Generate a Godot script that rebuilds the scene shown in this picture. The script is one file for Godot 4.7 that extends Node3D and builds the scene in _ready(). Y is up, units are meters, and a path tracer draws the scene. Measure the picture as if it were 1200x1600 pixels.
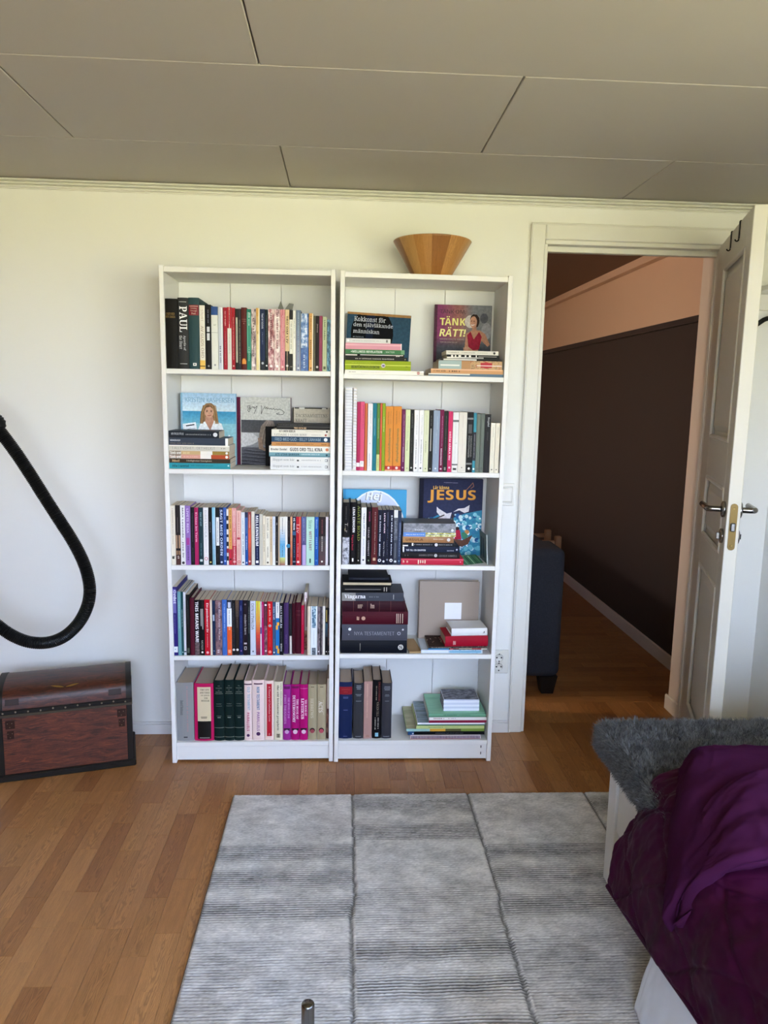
extends Node3D

var mats := {}
var shapes := {}
var fonts := {}
var rng := RandomNumberGenerator.new()
var noise := FastNoiseLite.new()
var grains: Array[ImageTexture] = []

func _ready():
	# ---- camera, sky, exposure
	var cam := Camera3D.new()
	cam.name = "camera"
	add_child(cam)
	cam.fov = 68.54
	cam.near = 0.05
	cam.transform = camera_pose(Vector3(-0.008, 1.37, 2.94), 0.056, 0.151, 0.02)
	cam.current = true
	var sky := ProceduralSkyMaterial.new()
	sky.sky_top_color = Color(0.69, 0.80, 1.0)
	sky.sky_horizon_color = Color(0.90, 0.94, 1.0)
	sky.ground_horizon_color = Color(0.87, 0.85, 0.74)
	sky.ground_bottom_color = Color(0.79, 0.78, 0.60)
	sky.sky_energy_multiplier = 1.0
	sky.ground_energy_multiplier = 1.0
	var env := Environment.new()
	env.background_mode = Environment.BG_SKY
	env.sky = Sky.new()
	env.sky.sky_material = sky
	env.background_energy_multiplier = SKY_POWER
	env.tonemap_mode = Environment.TONE_MAPPER_LINEAR
	env.tonemap_exposure = EXPOSURE
	env.sdfgi_enabled = true
	env.ssao_enabled = true
	env.ssil_enabled = true
	var we := WorldEnvironment.new()
	we.name = "world"
	we.environment = env
	add_child(we)
	# ---- the place
	rng.seed = 7
	noise.seed = 3
	noise.noise_type = FastNoiseLite.TYPE_SIMPLEX_SMOOTH
	noise.frequency = 1.0
	make_grains()
	room()
	ceiling()
	floors()
	doorway()
	hall()
	door_leaf()
	bookcases()
	rug()
	bed()
	chest()
	hose()
	small_things()
	books()
	front_books()
	loose_things()

const SKY_POWER := 7.0
const EXPOSURE := 3.2

func camera_pose(p: Vector3, yaw: float, pitch: float, roll: float) -> Transform3D:
	var fwd := Vector3(sin(yaw) * cos(pitch), -sin(pitch), -cos(yaw) * cos(pitch))
	var right := Vector3(cos(yaw), 0, sin(yaw))
	var up := right.cross(fwd)
	var r := right * cos(roll) + up * sin(roll)
	var u := up * cos(roll) - right * sin(roll)
	return Transform3D(Basis(r, u, -fwd), p)

# ------------------------------------------------------------------ helpers
func paint(hex: String, rough := 0.6, metal := 0.0, spec := 0.35) -> StandardMaterial3D:
	var key := "%s %.2f %.2f %.2f" % [hex, rough, metal, spec]
	if not mats.has(key):
		var m := StandardMaterial3D.new()
		m.albedo_color = Color(hex)
		m.roughness = rough
		m.metallic = metal
		m.metallic_specular = spec
		m.resource_name = "paint_" + hex.trim_prefix("#")
		mats[key] = m
	return mats[key]

func tool() -> SurfaceTool:
	var st := SurfaceTool.new()
	st.begin(Mesh.PRIMITIVE_TRIANGLES)
	st.set_smooth_group(-1)
	return st

func done(st: SurfaceTool) -> ArrayMesh:
	st.generate_normals()
	return st.commit()

func tri(st: SurfaceTool, a: Vector3, b: Vector3, c: Vector3):      # a b c anticlockwise seen from outside
	st.add_vertex(a); st.add_vertex(c); st.add_vertex(b)

func quad(st: SurfaceTool, a: Vector3, b: Vector3, c: Vector3, d: Vector3):
	tri(st, a, b, c); tri(st, a, c, d)

func out_tri(st: SurfaceTool, a: Vector3, b: Vector3, c: Vector3, o: Vector3):
	if (b - a).cross(c - a).dot((a + b + c) / 3.0 - o) > 0.0: tri(st, a, b, c)
	else: tri(st, a, c, b)

func out_quad(st: SurfaceTool, a: Vector3, b: Vector3, c: Vector3, d: Vector3, o: Vector3):
	out_tri(st, a, b, c, o); out_tri(st, a, c, d, o)

func box(st: SurfaceTool, mid: Vector3, size: Vector3, bev := 0.002, turn := Basis.IDENTITY):
	var h := size * 0.5
	bev = minf(bev, minf(h.x, minf(h.y, h.z)) * 0.95)
	if bev <= 0.0:
		bev = 0.0
	for ax in 3:
		var u := (ax + 1) % 3
		var v := (ax + 2) % 3
		for s in [-1.0, 1.0]:
			var q: Array[Vector3] = []
			for k in [[-1, -1], [1, -1], [1, 1], [-1, 1]]:
				var p := Vector3.ZERO
				p[ax] = s * h[ax]
				p[u] = k[0] * (h[u] - bev)
				p[v] = k[1] * (h[v] - bev)
				q.append(mid + turn * p)
			out_quad(st, q[0], q[1], q[2], q[3], mid)
	if bev == 0.0:
		return
	for ax in 3:                                   # edges along ax
		var u := (ax + 1) % 3
		var v := (ax + 2) % 3
		for su in [-1.0, 1.0]:
			for sv in [-1.0, 1.0]:
				var q: Array[Vector3] = []
				for k in [[-1.0, 0], [1.0, 0], [1.0, 1], [-1.0, 1]]:
					var p := Vector3.ZERO
					p[ax] = k[0] * (h[ax] - bev)
					p[u] = su * (h[u] - (bev if k[1] == 1 else 0.0))
					p[v] = sv * (h[v] - (0.0 if k[1] == 1 else bev))
					q.append(mid + turn * p)
				out_quad(st, q[0], q[1], q[2], q[3], mid)
	for sx in [-1.0, 1.0]:
		for sy in [-1.0, 1.0]:
			for sz in [-1.0, 1.0]:
				out_tri(st, mid + turn * Vector3(sx * h.x, sy * (h.y - bev), sz * (h.z - bev)), mid + turn * Vector3(sx * (h.x - bev), sy * h.y, sz * (h.z - bev)), mid + turn * Vector3(sx * (h.x - bev), sy * (h.y - bev), sz * h.z), mid)

func box_mesh(mid: Vector3, size: Vector3, bev := 0.002, turn := Basis.IDENTITY) -> ArrayMesh:
	var st := tool()
	box(st, mid, size, bev, turn)
	return done(st)

func span(a: Vector3, b: Vector3, bev := 0.002) -> ArrayMesh:      # a box from corner to corner
	return box_mesh((a + b) * 0.5, (b - a).abs(), bev)

func lathe(st: SurfaceTool, profile: Array, n := 24, at := Transform3D.IDENTITY, from := 0.0, to := TAU):   # profile of (radius, y) from bottom to top, outside
	for i in n:
		var a0: float = from + (to - from) * i / n
		var a1: float = from + (to - from) * (i + 1) / n
		for j in profile.size() - 1:
			var p: Vector2 = profile[j]
			var q: Vector2 = profile[j + 1]
			var A := at * Vector3(p.x * cos(a0), p.y, p.x * sin(a0))
			var B := at * Vector3(p.x * cos(a1), p.y, p.x * sin(a1))
			var C := at * Vector3(q.x * cos(a1), q.y, q.x * sin(a1))
			var D := at * Vector3(q.x * cos(a0), q.y, q.x * sin(a0))
			if p.x > 1e-6: tri(st, A, C, B)
			if q.x > 1e-6: tri(st, A, D, C)

func smooth_tool() -> SurfaceTool:
	var st := SurfaceTool.new()
	st.begin(Mesh.PRIMITIVE_TRIANGLES)
	st.set_smooth_group(0)
	return st

func tube(st: SurfaceTool, pts: PackedVector3Array, r: float, n := 10, ridge := 0.0):
	var side := Vector3.ZERO
	var prev: Array[Vector3] = []
	for i in pts.size():
		var t := (pts[mini(i + 1, pts.size() - 1)] - pts[maxi(i - 1, 0)]).normalized()
		if side == Vector3.ZERO:
			side = t.cross(Vector3.UP if absf(t.y) < 0.9 else Vector3.RIGHT).normalized()
		side = (side - t * side.dot(t)).normalized()
		var other := t.cross(side)
		var ring: Array[Vector3] = []
		var rr := r + (ridge if i % 2 == 0 else -ridge)
		for k in n:
			var a := TAU * k / n
			ring.append(pts[i] + (side * cos(a) + other * sin(a)) * rr)
		if i > 0:
			for k in n:
				var k2 := (k + 1) % n
				out_quad(st, prev[k], prev[k2], ring[k2], ring[k], (pts[i] + pts[i - 1]) * 0.5)
		if i == 0 or i == pts.size() - 1:
			for k in n:
				out_tri(st, pts[i], ring[k], ring[(k + 1) % n], pts[i] - t * (0.01 if i > 0 else -0.01))
		prev = ring

func obj(called: String, mesh: Mesh, m: Material, parent: Node = null) -> MeshInstance3D:
	var o := MeshInstance3D.new()
	o.name = called
	o.mesh = mesh
	o.material_override = m
	o.cast_shadow = GeometryInstance3D.SHADOW_CASTING_SETTING_ON
	(self if parent == null else parent).add_child(o, true)
	return o

func tag(o: Node, label: String, category: String, group := "", kind := ""):
	o.set_meta("label", label)
	o.set_meta("category", category)
	if group: o.set_meta("group", group)
	if kind: o.set_meta("kind", kind)

func thing(called: String, label: String, category: String, at := Vector3.ZERO, turn := 0.0, group := "") -> Node3D:
	var o := Node3D.new()
	o.name = called
	add_child(o, true)
	o.position = at
	o.rotation.y = turn
	tag(o, label, category, group)
	return o

func setting(called: String, mesh: Mesh, m: Material, label: String) -> MeshInstance3D:
	var o := obj(called, mesh, m)
	tag(o, label, called.get_slice("_", 0), "", "structure")
	return o

func font(style: String) -> Font:
	if not fonts.has(style):
		var f := SystemFont.new()
		f.font_names = PackedStringArray(["Droid Serif" if style.begins_with("serif") else ("Droid Sans Mono" if style.begins_with("mono") else "Droid Sans")])
		f.font_weight = 700 if style.ends_with("bold") else 400
		fonts[style] = f
	return fonts[style]

func text_mesh(s: String, style := "sans") -> TextMesh:
	var key := "text " + style + s
	if not shapes.has(key):
		var t := TextMesh.new()
		t.text = s
		t.font = font(style)
		t.font_size = 20
		t.curve_step = 3.0
		t.pixel_size = 0.01
		t.depth = 0.0
		shapes[key] = t
	return shapes[key]

# lettering whose middle is at `at`, `wide` metres long (0 keeps the letter shape) and `high` metres tall
func letters(parent: Node, s: String, m: Material, at: Vector3, wide: float, high: float, turn := Basis.IDENTITY, style := "sans", called := "lettering") -> MeshInstance3D:
	var t := text_mesh(s, style)
	var bb := t.get_aabb()
	if bb.size.x < 1e-5 or bb.size.y < 1e-5:
		return null
	var sy := high / bb.size.y
	var sx := wide / bb.size.x if wide > 0.0 else sy
	var o := obj(called, t, m, parent)
	var b := turn * Basis.from_scale(Vector3(sx, sy, 1))
	o.transform = Transform3D(b, at - b * (bb.position + bb.size * 0.5))
	return o

func make_grains():
	for k in 5:
		var w := 160
		var h := 768
		var im := Image.create_empty(w, h, false, Image.FORMAT_RGB8)
		var cx: float = [0.35, 0.6, -0.4, 1.5, 0.5][k]
		for y in h:
			for x in w:
				var u := float(x) / w
				var v := float(y) / h
				var wob := noise.get_noise_2d(u * 1.6 + k * 9.0, v * 2.2) * 0.5 + noise.get_noise_2d(u * 5.0 + k * 3.0, v * 6.0) * 0.10
				var ring := sin(((u - cx) * (u - cx) * 18.0 + (v - 0.5) * (1.5 if k < 3 else 0.3) + wob * 2.2) * 16.0)
				var fine := noise.get_noise_2d(u * 60.0 + k, v * 5.0) * 0.5 + noise.get_noise_2d(u * 110.0, v * 18.0 + k) * 0.3
				var t := 0.78 + 0.13 * smoothstep(-1.0, 0.6, ring) + 0.20 * fine + 0.06 * noise.get_noise_2d(u * 3.0, v * 3.0 + k)
				var c := clampf(t, 0.0, 1.0)
				im.set_pixel(x, y, Color(c, c * (0.90 + 0.10 * c), c * (0.80 + 0.20 * c)))
		grains.append(ImageTexture.create_from_image(im))

func grain(k: int, hex: String, rough := 0.45, scale := Vector3.ONE) -> StandardMaterial3D:
	var key := "grain %d %s %.2f" % [k, hex, rough]
	if not mats.has(key):
		var m := StandardMaterial3D.new()
		m.albedo_color = Color(hex)
		m.albedo_texture = grains[k]
		m.roughness = rough
		m.uv1_scale = scale
		m.resource_name = "wood_grain"
		mats[key] = m
	return mats[key]

# a grid of points -> smooth surface; close it with thickness
func catmull(a: Vector3, b: Vector3, c: Vector3, d: Vector3, t: float) -> Vector3:
	return 0.5 * ((2.0 * b) + (c - a) * t + (2.0 * a - 5.0 * b + 4.0 * c - d) * t * t + (3.0 * b - a - 3.0 * c + d) * t * t * t)

func along(row: Array, t: float) -> Vector3:
	var n := row.size() - 1
	var f := clampf(t, 0.0, 1.0) * n
	var i := mini(int(f), n - 1)
	return catmull(row[maxi(i - 1, 0)], row[i], row[i + 1], row[mini(i + 2, n)], f - i)

func sheet(rows: Array, nu: int, nv: int, thick: float, bump: Callable) -> ArrayMesh:
	var top := []
	for j in nv + 1:
		var v := float(j) / nv
		var line := []
		for i in nu + 1:
			var u := float(i) / nu
			var col := []
			for r in rows: col.append(along(r, u))
			line.append(along(col, v))
		top.append(line)
	var nrm := []
	for j in nv + 1:
		var line := []
		for i in nu + 1:
			var du: Vector3 = top[j][mini(i + 1, nu)] - top[j][maxi(i - 1, 0)]
			var dv: Vector3 = top[mini(j + 1, nv)][i] - top[maxi(j - 1, 0)][i]
			var n := dv.cross(du).normalized()
			line.append(n)
		nrm.append(line)
	var st := smooth_tool()
	var up := []
	var low := []
	for j in nv + 1:
		var a := []
		var b := []
		for i in nu + 1:
			var u := float(i) / nu
			var v := float(j) / nv
			var d: float = bump.call(u, v)
			var edge := minf(minf(i, nu - i) / 3.0, minf(j, nv - j) / 3.0)
			var th := thick * sqrt(clampf(edge, 0.02, 1.0))
			a.append(top[j][i] + nrm[j][i] * (d + th * 0.5))
			b.append(top[j][i] + nrm[j][i] * (d - th * 0.5))
		up.append(a)
		low.append(b)
	for j in nv:
		for i in nu:
			quad(st, up[j][i], up[j + 1][i], up[j + 1][i + 1], up[j][i + 1])
			quad(st, low[j][i + 1], low[j + 1][i + 1], low[j + 1][i], low[j][i])
	for i in nu:
		quad(st, up[0][i + 1], low[0][i + 1], low[0][i], up[0][i])
		quad(st, up[nv][i], low[nv][i], low[nv][i + 1], up[nv][i + 1])
	for j in nv:
		quad(st, up[j][0], low[j][0], low[j + 1][0], up[j + 1][0])
		quad(st, up[j + 1][nu], low[j + 1][nu], low[j][nu], up[j][nu])
	return done(st)

# ------------------------------------------------------------------ the room
const XL := -3.40
const XR := 1.72
const ZF := 4.30
const HC := 2.129

func room():
	var white := paint("#ecebe6", 0.75)
	var st := tool()
	box(st, Vector3((XL - 0.2 + 0.735) / 2, 1.2, -0.11), Vector3(0.735 - XL + 0.2, 2.5, 0.22), 0.0)
	box(st, Vector3((0.735 + 1.475) / 2, (1.985 + 2.45) / 2, -0.11), Vector3(0.74, 0.465, 0.22), 0.0)
	box(st, Vector3((1.475 + 1.92) / 2, 1.2, -0.11), Vector3(0.445, 2.5, 0.22), 0.0)
	setting("wall_back", done(st), white, "white painted wall behind the bookcases with a doorway")
	setting("wall_left", span(Vector3(XL - 0.2, -0.05, 0.0), Vector3(XL, 2.45, ZF), 0.0), paint("#7c6c5c", 0.8), "brown papered side wall out of view on the left")
	# right wall with a window beyond the camera
	st = tool()
	box(st, Vector3(XR + 0.1, 1.2, 0.95), Vector3(0.2, 2.5, 1.9), 0.0)
	box(st, Vector3(XR + 0.1, 1.2, 4.15), Vector3(0.2, 2.5, 0.3), 0.0)
	box(st, Vector3(XR + 0.1, 0.40, 2.95), Vector3(0.2, 0.9, 2.1), 0.0)
	box(st, Vector3(XR + 0.1, 2.26, 2.95), Vector3(0.2, 0.38, 2.1), 0.0)
	setting("wall_right", done(st), white, "white painted wall on the right, beside the open door")
	# front wall with a wide window
	st = tool()
	box(st, Vector3((XL - 0.2 - 0.8) / 2, 1.2, ZF + 0.1), Vector3(-0.8 - XL + 0.2, 2.5, 0.2), 0.0)
	box(st, Vector3(1.76, 1.2, ZF + 0.1), Vector3(0.32, 2.5, 0.2), 0.0)
	box(st, Vector3(0.40, 0.35, ZF + 0.1), Vector3(2.4, 0.8, 0.2), 0.0)
	box(st, Vector3(0.40, 2.26, ZF + 0.1), Vector3(2.4, 0.38, 0.2), 0.0)
	setting("wall_front", done(st), white, "white wall with a wide window behind the viewer")
	window_frame("window_1", Transform3D(Basis.IDENTITY, Vector3(0.40, 0, ZF + 0.1)), 2.4, 0.75, 2.07, 3, "wide white window of three sashes behind the viewer")
	window_frame("window_2", Transform3D(Basis(Vector3.UP, PI / 2), Vector3(XR + 0.1, 0, 2.95)), 2.1, 0.85, 2.07, 3, "white three-sash window in the right wall behind the viewer")
	# baseboards
	var wt := paint("#e4e2df", 0.4)
	setting("baseboard_left", base_strip(XL, 0.692, 0.0), wt, "low white baseboard along the wall behind the chest and bookcases")
	setting("baseboard_right", base_strip(1.505, XR, 0.0), wt, "short white baseboard in the corner behind the open door")
	setting("trim_1", span(Vector3(XR - 0.014, 0, 0.014), Vector3(XR, 0.05, 4.3), 0.004), wt, "white baseboard along the right-hand wall")
	# cornice: three rounded ribs under the ceiling
	var cor := setting("trim_2", span(Vector3(XL, HC - 0.036, 0.0), Vector3(XR, HC, 0.006), 0.0), paint("#e2e0d8", 0.5), "white ribbed cornice where wall meets ceiling")
	for k in 3:
		var y := HC - 0.0065 - k * 0.0115
		obj("rib", box_mesh(Vector3((XL + XR) / 2, y, 0.010), Vector3(XR - XL, 0.0072, 0.024), 0.003), paint("#e6e4dc", 0.45), cor)

func base_strip(x0: float, x1: float, z: float) -> ArrayMesh:
	var st := tool()
	box(st, Vector3((x0 + x1) / 2, 0.021, z + 0.0075), Vector3(x1 - x0, 0.042, 0.015), 0.001)
	box(st, Vector3((x0 + x1) / 2, 0.045, z + 0.0055), Vector3(x1 - x0, 0.010, 0.011), 0.003)
	return done(st)

func window_frame(called: String, at: Transform3D, w: float, y0: float, y1: float, n: int, label: String):
	var m := paint("#e9e8e4", 0.4)
	var st := tool()
	for s in [-1.0, 1.0]:
		box(st, Vector3(s * (w / 2 - 0.025), (y0 + y1) / 2, 0), Vector3(0.05, y1 - y0, 0.12), 0.003)
	box(st, Vector3(0, y0 + 0.025, 0), Vector3(w - 0.1, 0.05, 0.12), 0.003)
	box(st, Vector3(0, y1 - 0.025, 0), Vector3(w - 0.1, 0.05, 0.12), 0.003)
	var o := setting(called, done(st), m, label)
	o.transform = at
	var pane := StandardMaterial3D.new()
	pane.transparency = BaseMaterial3D.TRANSPARENCY_ALPHA
	pane.albedo_color = Color(1, 1, 1, 0.04)
	pane.roughness = 0.02
	for k in n:
		var a := -w / 2 + 0.05 + (w - 0.1) * k / n
		var b := -w / 2 + 0.05 + (w - 0.1) * (k + 1) / n
		st = tool()
		for x in [a + 0.02, b - 0.02]:
			box(st, Vector3(x, (y0 + y1) / 2, 0), Vector3(0.04, y1 - y0 - 0.1, 0.05), 0.003)
		for y in [y0 + 0.07, y1 - 0.07]:
			box(st, Vector3((a + b) / 2, y, 0), Vector3(b - a - 0.08, 0.04, 0.05), 0.003)
		var sash := obj("sash", done(st), m, o)
		obj("pane", box_mesh(Vector3((a + b) / 2, (y0 + y1) / 2, 0), Vector3(b - a - 0.08, y1 - y0 - 0.18, 0.004), 0.0), pane, sash)

func ceiling():
	var m := paint("#b9b3ab", 0.7)
	var c := setting("ceiling", span(Vector3(XL - 0.2, HC + 0.012, -0.22), Vector3(XR + 0.2, HC + 0.2, ZF + 0.2), 0.0), paint("#8d877e", 0.8), "pale grey panelled ceiling with staggered joints")
	var z0 := 0.0
	var z1 := 0.470
	var k := 0
	while z0 < ZF - 0.01:
		var x: float = [-0.2135, 0.411][k % 2] - 1.245 * 3
		while x < XR:
			var a := maxf(x, XL)
			var b := minf(x + 1.245, XR)
			if b - a > 0.02:
				obj("ceiling_panel", span(Vector3(a + 0.0016, HC, z0 + 0.0008), Vector3(b - 0.0016, HC + 0.013, minf(z1, ZF) - 0.0008), 0.0022), m, c)
			x += 1.245
		z0 = z1
		z1 += 0.572
		k += 1

func plank_mesh(L: float, W: float, u0: float, v0: float, du: float, dv: float) -> ArrayMesh:   # length along z, top at y=0
	var st := tool()
	var b := 0.0006
	var t := 0.010
	var x := W / 2
	var z := L / 2
	var top := [Vector3(-x + b, 0, -z + b), Vector3(-x + b, 0, z - b), Vector3(x - b, 0, z - b), Vector3(x - b, 0, -z + b)]
	var low := [Vector3(-x, -b, -z), Vector3(-x, -b, z), Vector3(x, -b, z), Vector3(x, -b, -z)]
	var uv := [Vector2(u0, v0), Vector2(u0, v0 + dv), Vector2(u0 + du, v0 + dv), Vector2(u0 + du, v0)]
	for f in [[0, 1, 2], [0, 2, 3]]:
		for i in [f[0], f[2], f[1]]:
			st.set_uv(uv[i]); st.add_vertex(top[i])
	for i in 4:
		var j := (i + 1) % 4
		for p in [[low[i], i], [top[j], j], [low[j], j], [low[i], i], [top[i], i], [top[j], j]]:
			st.set_uv(uv[p[1]]); st.add_vertex(p[0])
		var d := Vector3(0, -t, 0)
		for p in [[low[i] + d, i], [low[j], j], [low[j] + d, j], [low[i] + d, i], [low[i], i], [low[j], j]]:
			st.set_uv(uv[p[1]]); st.add_vertex(p[0])
	return done(st)

func floors():
	var tones := ["#bf854e", "#b47a45", "#c98f56", "#ab713e", "#c18951", "#b87f48"]
	var f := setting("floor", span(Vector3(XL - 0.2, -0.25, -4.6), Vector3(XR + 0.6, -0.010, ZF + 0.2), 0.0), paint("#3a2a1c", 0.9), "oak strip laminate floor in warm honey brown")
	rng.seed = 21
	var shapes_z: Array[ArrayMesh] = []
	var lens := [0.42, 0.34, 0.27, 0.48, 0.22]
	for L in lens:
		for k in 2:
			shapes_z.append(plank_mesh(L - 0.0004, 0.0646, 0.08 * k + 0.05, rng.randf(), 0.85, L * 1.9))
	# strips run from the viewer to the wall; one column after another
	var x := XL
	var far := []
	while x < XR:
		var z := -0.30
		while z < ZF:
			var li := rng.randi() % 5
			if z < -0.29: li = posmod(int(x * 1000.0), 5)
			var L: float = lens[li]
			var mid := Vector3(x + 0.0325, 0, z + L / 2)
			var seen := mid.z < 1.75 and mid.x > -1.55 and mid.z + L / 2 > -0.3 and not (mid.x > -0.33 and mid.z > 0.75) and not (mid.x > 0.72 and mid.z > 1.2) and not (mid.x > 1.5 and mid.z < 0.0) and not (mid.x < 0.7 and mid.z < -0.16) and not (mid.x > -0.58 and mid.x < 0.5 and mid.z < 0.0) and not (mid.x < -0.95 and mid.z < 0.05)
			var inside := mid.x > 0.70 and mid.x < 1.52 or mid.z > 0.0
			if inside or z + L > 0.02:
				var tone: String = tones[rng.randi() % tones.size()]
				var gi := rng.randi() % 5
				var si := li * 2 + rng.randi() % 2
				if seen:
					var o := obj("plank", shapes_z[si], grain(gi, tone, 0.38), f)
					o.position = mid
				else:
					far.append([si, mid])
			z += L
		x += 0.065
	merged_planks("far_planks", shapes_z, far, grain(1, tones[0], 0.38), f, 0.0)
	# the hall: strips across
	far = []
	var z := -0.30
	while z > -4.4:
		var xx := -1.4 - rng.randf() * 0.3
		while xx < 1.95:
			var li := rng.randi() % 5
			var L: float = lens[li]
			var mid := Vector3(xx + L / 2, 0, z - 0.0325)
			var si := li * 2 + rng.randi() % 2
			if mid.x + L / 2 > 0.70 and mid.z > -1.75 and mid.x - L / 2 < 1.74:
				var o := obj("plank", shapes_z[si], grain(rng.randi() % 5, tones[rng.randi() % tones.size()], 0.38), f)
				o.position = mid
				o.rotation.y = PI / 2
			else:
				far.append([si, mid])
			xx += L
		z -= 0.065
	merged_planks("hall_planks", shapes_z, far, grain(0, tones[1], 0.38), f, PI / 2)

func merged_planks(called: String, set_of: Array[ArrayMesh], spots: Array, m: Material, parent: Node, turn: float):
	var st := SurfaceTool.new()
	for s in spots:
		st.append_from(set_of[s[0]], 0, Transform3D(Basis(Vector3.UP, turn), s[1]))
	var o := obj(called, st.commit(), m, parent)
	o.set_meta("kind", "stuff")

func doorway():
	var m := paint("#e4e2da", 0.4)
	# door casing: two uprights and a head, a bead at the inner edge
	var st := tool()
	box(st, Vector3(0.7195, 1.0155, 0.0075), Vector3(0.055, 2.031, 0.015), 0.003)
	var c := setting("door_1", done(st), m, "white door casing and frame round the open doorway")
	obj("casing", span(Vector3(0.748, 1.974, 0.0), Vector3(1.51, 2.031, 0.015), 0.003), m, c)
	obj("casing", span(Vector3(1.455, 0, 0.0), Vector3(1.51, 1.973, 0.0148), 0.003), m, c)
	obj("bead", span(Vector3(0.691, 0, 0.013), Vector3(0.699, 2.033, 0.019), 0.003), m, c)
	obj("bead", span(Vector3(0.691, 2.026, 0.013), Vector3(1.51, 2.034, 0.019), 0.003), m, c)
	st = tool()
	box(st, Vector3(0.7535, 0.98, -0.02), Vector3(0.013, 1.96, 0.05), 0.002)
	box(st, Vector3(0.7505, 0.98, -0.055), Vector3(0.025, 1.96, 0.02), 0.002)
	obj("jamb", done(st), m, c)
	st = tool()
	box(st, Vector3(1.449, 0.98, -0.02), Vector3(0.012, 1.96, 0.05), 0.002)
	box(st, Vector3(1.452, 0.98, -0.05), Vector3(0.022, 1.96, 0.02), 0.002)
	obj("jamb", done(st), m, c)
	st = tool()
	box(st, Vector3(1.10, 1.966, -0.015), Vector3(0.70, 0.016, 0.04), 0.002)
	box(st, Vector3(1.10, 1.952, -0.055), Vector3(0.70, 0.026, 0.03), 0.002)
	obj("head", done(st), m, c)
	var rev := obj("reveal", span(Vector3(1.4735, 0, -0.222), Vector3(1.477, 1.99, -0.052), 0.001), paint("#dcd2c6", 0.6), c)
	obj("reveal_baseboard", span(Vector3(1.461, 0, -0.232), Vector3(1.4735, 0.07, -0.05), 0.004), m, rev)

func hall():
	var dark := paint("#423d3e", 0.55)
	var peach := paint("#e0c6ae", 0.8)
	var w := setting("wall_hall", span(Vector3(XR, -0.05, -4.4), Vector3(XR + 0.2, 2.4, -0.22), 0.0), peach, "hall wall, peach above and dark brown below")
	obj("dark_panel", span(Vector3(XR - 0.012, 0.0, -4.4), Vector3(XR, 1.762, -0.2), 0.001), dark, w)
	obj("dark_rail", span(Vector3(XR - 0.02, 1.764, -4.4), Vector3(XR, 1.797, -0.2), 0.004), dark, w)
	obj("baseboard", span(Vector3(XR - 0.026, 0.0, -4.4), Vector3(XR - 0.012, 0.075, -0.2), 0.004), paint("#ddd3cd", 0.45), w)
	obj("picture_rail", span(Vector3(1.671, 2.146, -4.4), Vector3(XR, 2.19, -0.2), 0.003), peach, w)
	setting("wall_hall_end", span(Vector3(-1.8, -0.05, -4.6), Vector3(XR + 0.2, 2.4, -4.4), 0.0), peach, "far end wall of the hall, seen only as peach paint")
	setting("wall_hall_left", span(Vector3(-1.8, -0.05, -4.4), Vector3(-1.6, 2.4, -0.22), 0.0), peach, "side wall of the hall hidden behind the bookcase wall")
	setting("ceiling_hall", span(Vector3(-1.8, 2.19, -4.6), Vector3(XR + 0.2, 2.4, -0.22), 0.0), paint("#8a7060", 0.8), "dim brown ceiling of the hall")
	# a small wall lamp, hidden from the doorway by the bookcase wall
	var lamp := thing("wall_lamp", "small round wall lamp in the hall beyond the doorway", "lamp", Vector3(-1.2, 1.75, -0.45))
	var st := smooth_tool()
	var prof := []
	for k in 13:
		var a := -PI / 2 + PI * k / 12
		prof.append(Vector2(maxf(0.09 * cos(a), 0.0), 0.09 * sin(a)))
	lathe(st, prof, 24)
	var glow := StandardMaterial3D.new()
	glow.albedo_color = Color("#fff0dc")
	glow.emission_enabled = true
	glow.emission = Color("#ffe6d0")
	glow.emission_energy_multiplier = 2.0
	obj("globe", done(st), glow, lamp)
	obj("bracket", span(Vector3(-0.02, -0.02, 0.08), Vector3(0.02, 0.02, 0.229), 0.004), paint("#8a7a60", 0.3, 1.0), lamp)
	var l := OmniLight3D.new()
	l.name = "wall_lamp_light"
	l.light_color = Color("#ffe6d0")
	l.light_energy = HALL_POWER
	l.omni_range = 12.0
	l.omni_attenuation = 2.0
	l.light_size = 0.09
	l.shadow_enabled = true
	lamp.add_child(l)
	sofa()
	# low wooden stand by the dark wall
	var wood := grain(3, "#c99a72", 0.5)
	var s := thing("wooden_stand", "low pale wooden stand by the dark hall wall, behind the sofa", "stand", Vector3(1.45, 0, -2.6))
	for q in [[-0.21, -0.14], [0.14, -0.14], [-0.21, 0.14], [0.14, 0.14]]:
		obj("leg", box_mesh(Vector3(q[0], 0.19, q[1]), Vector3(0.045, 0.38, 0.045), 0.004), wood, s)
	for z in [-0.14, 0.14]:
		obj("rail", box_mesh(Vector3(-0.035, 0.335, z), Vector3(0.30, 0.03, 0.022), 0.003), wood, s)
	for k in 3:
		obj("slat", box_mesh(Vector3(-0.11 + 0.075 * k, 0.30, 0), Vector3(0.06, 0.012, 0.26), 0.003), wood, s)

const HALL_POWER := 0.42

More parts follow.
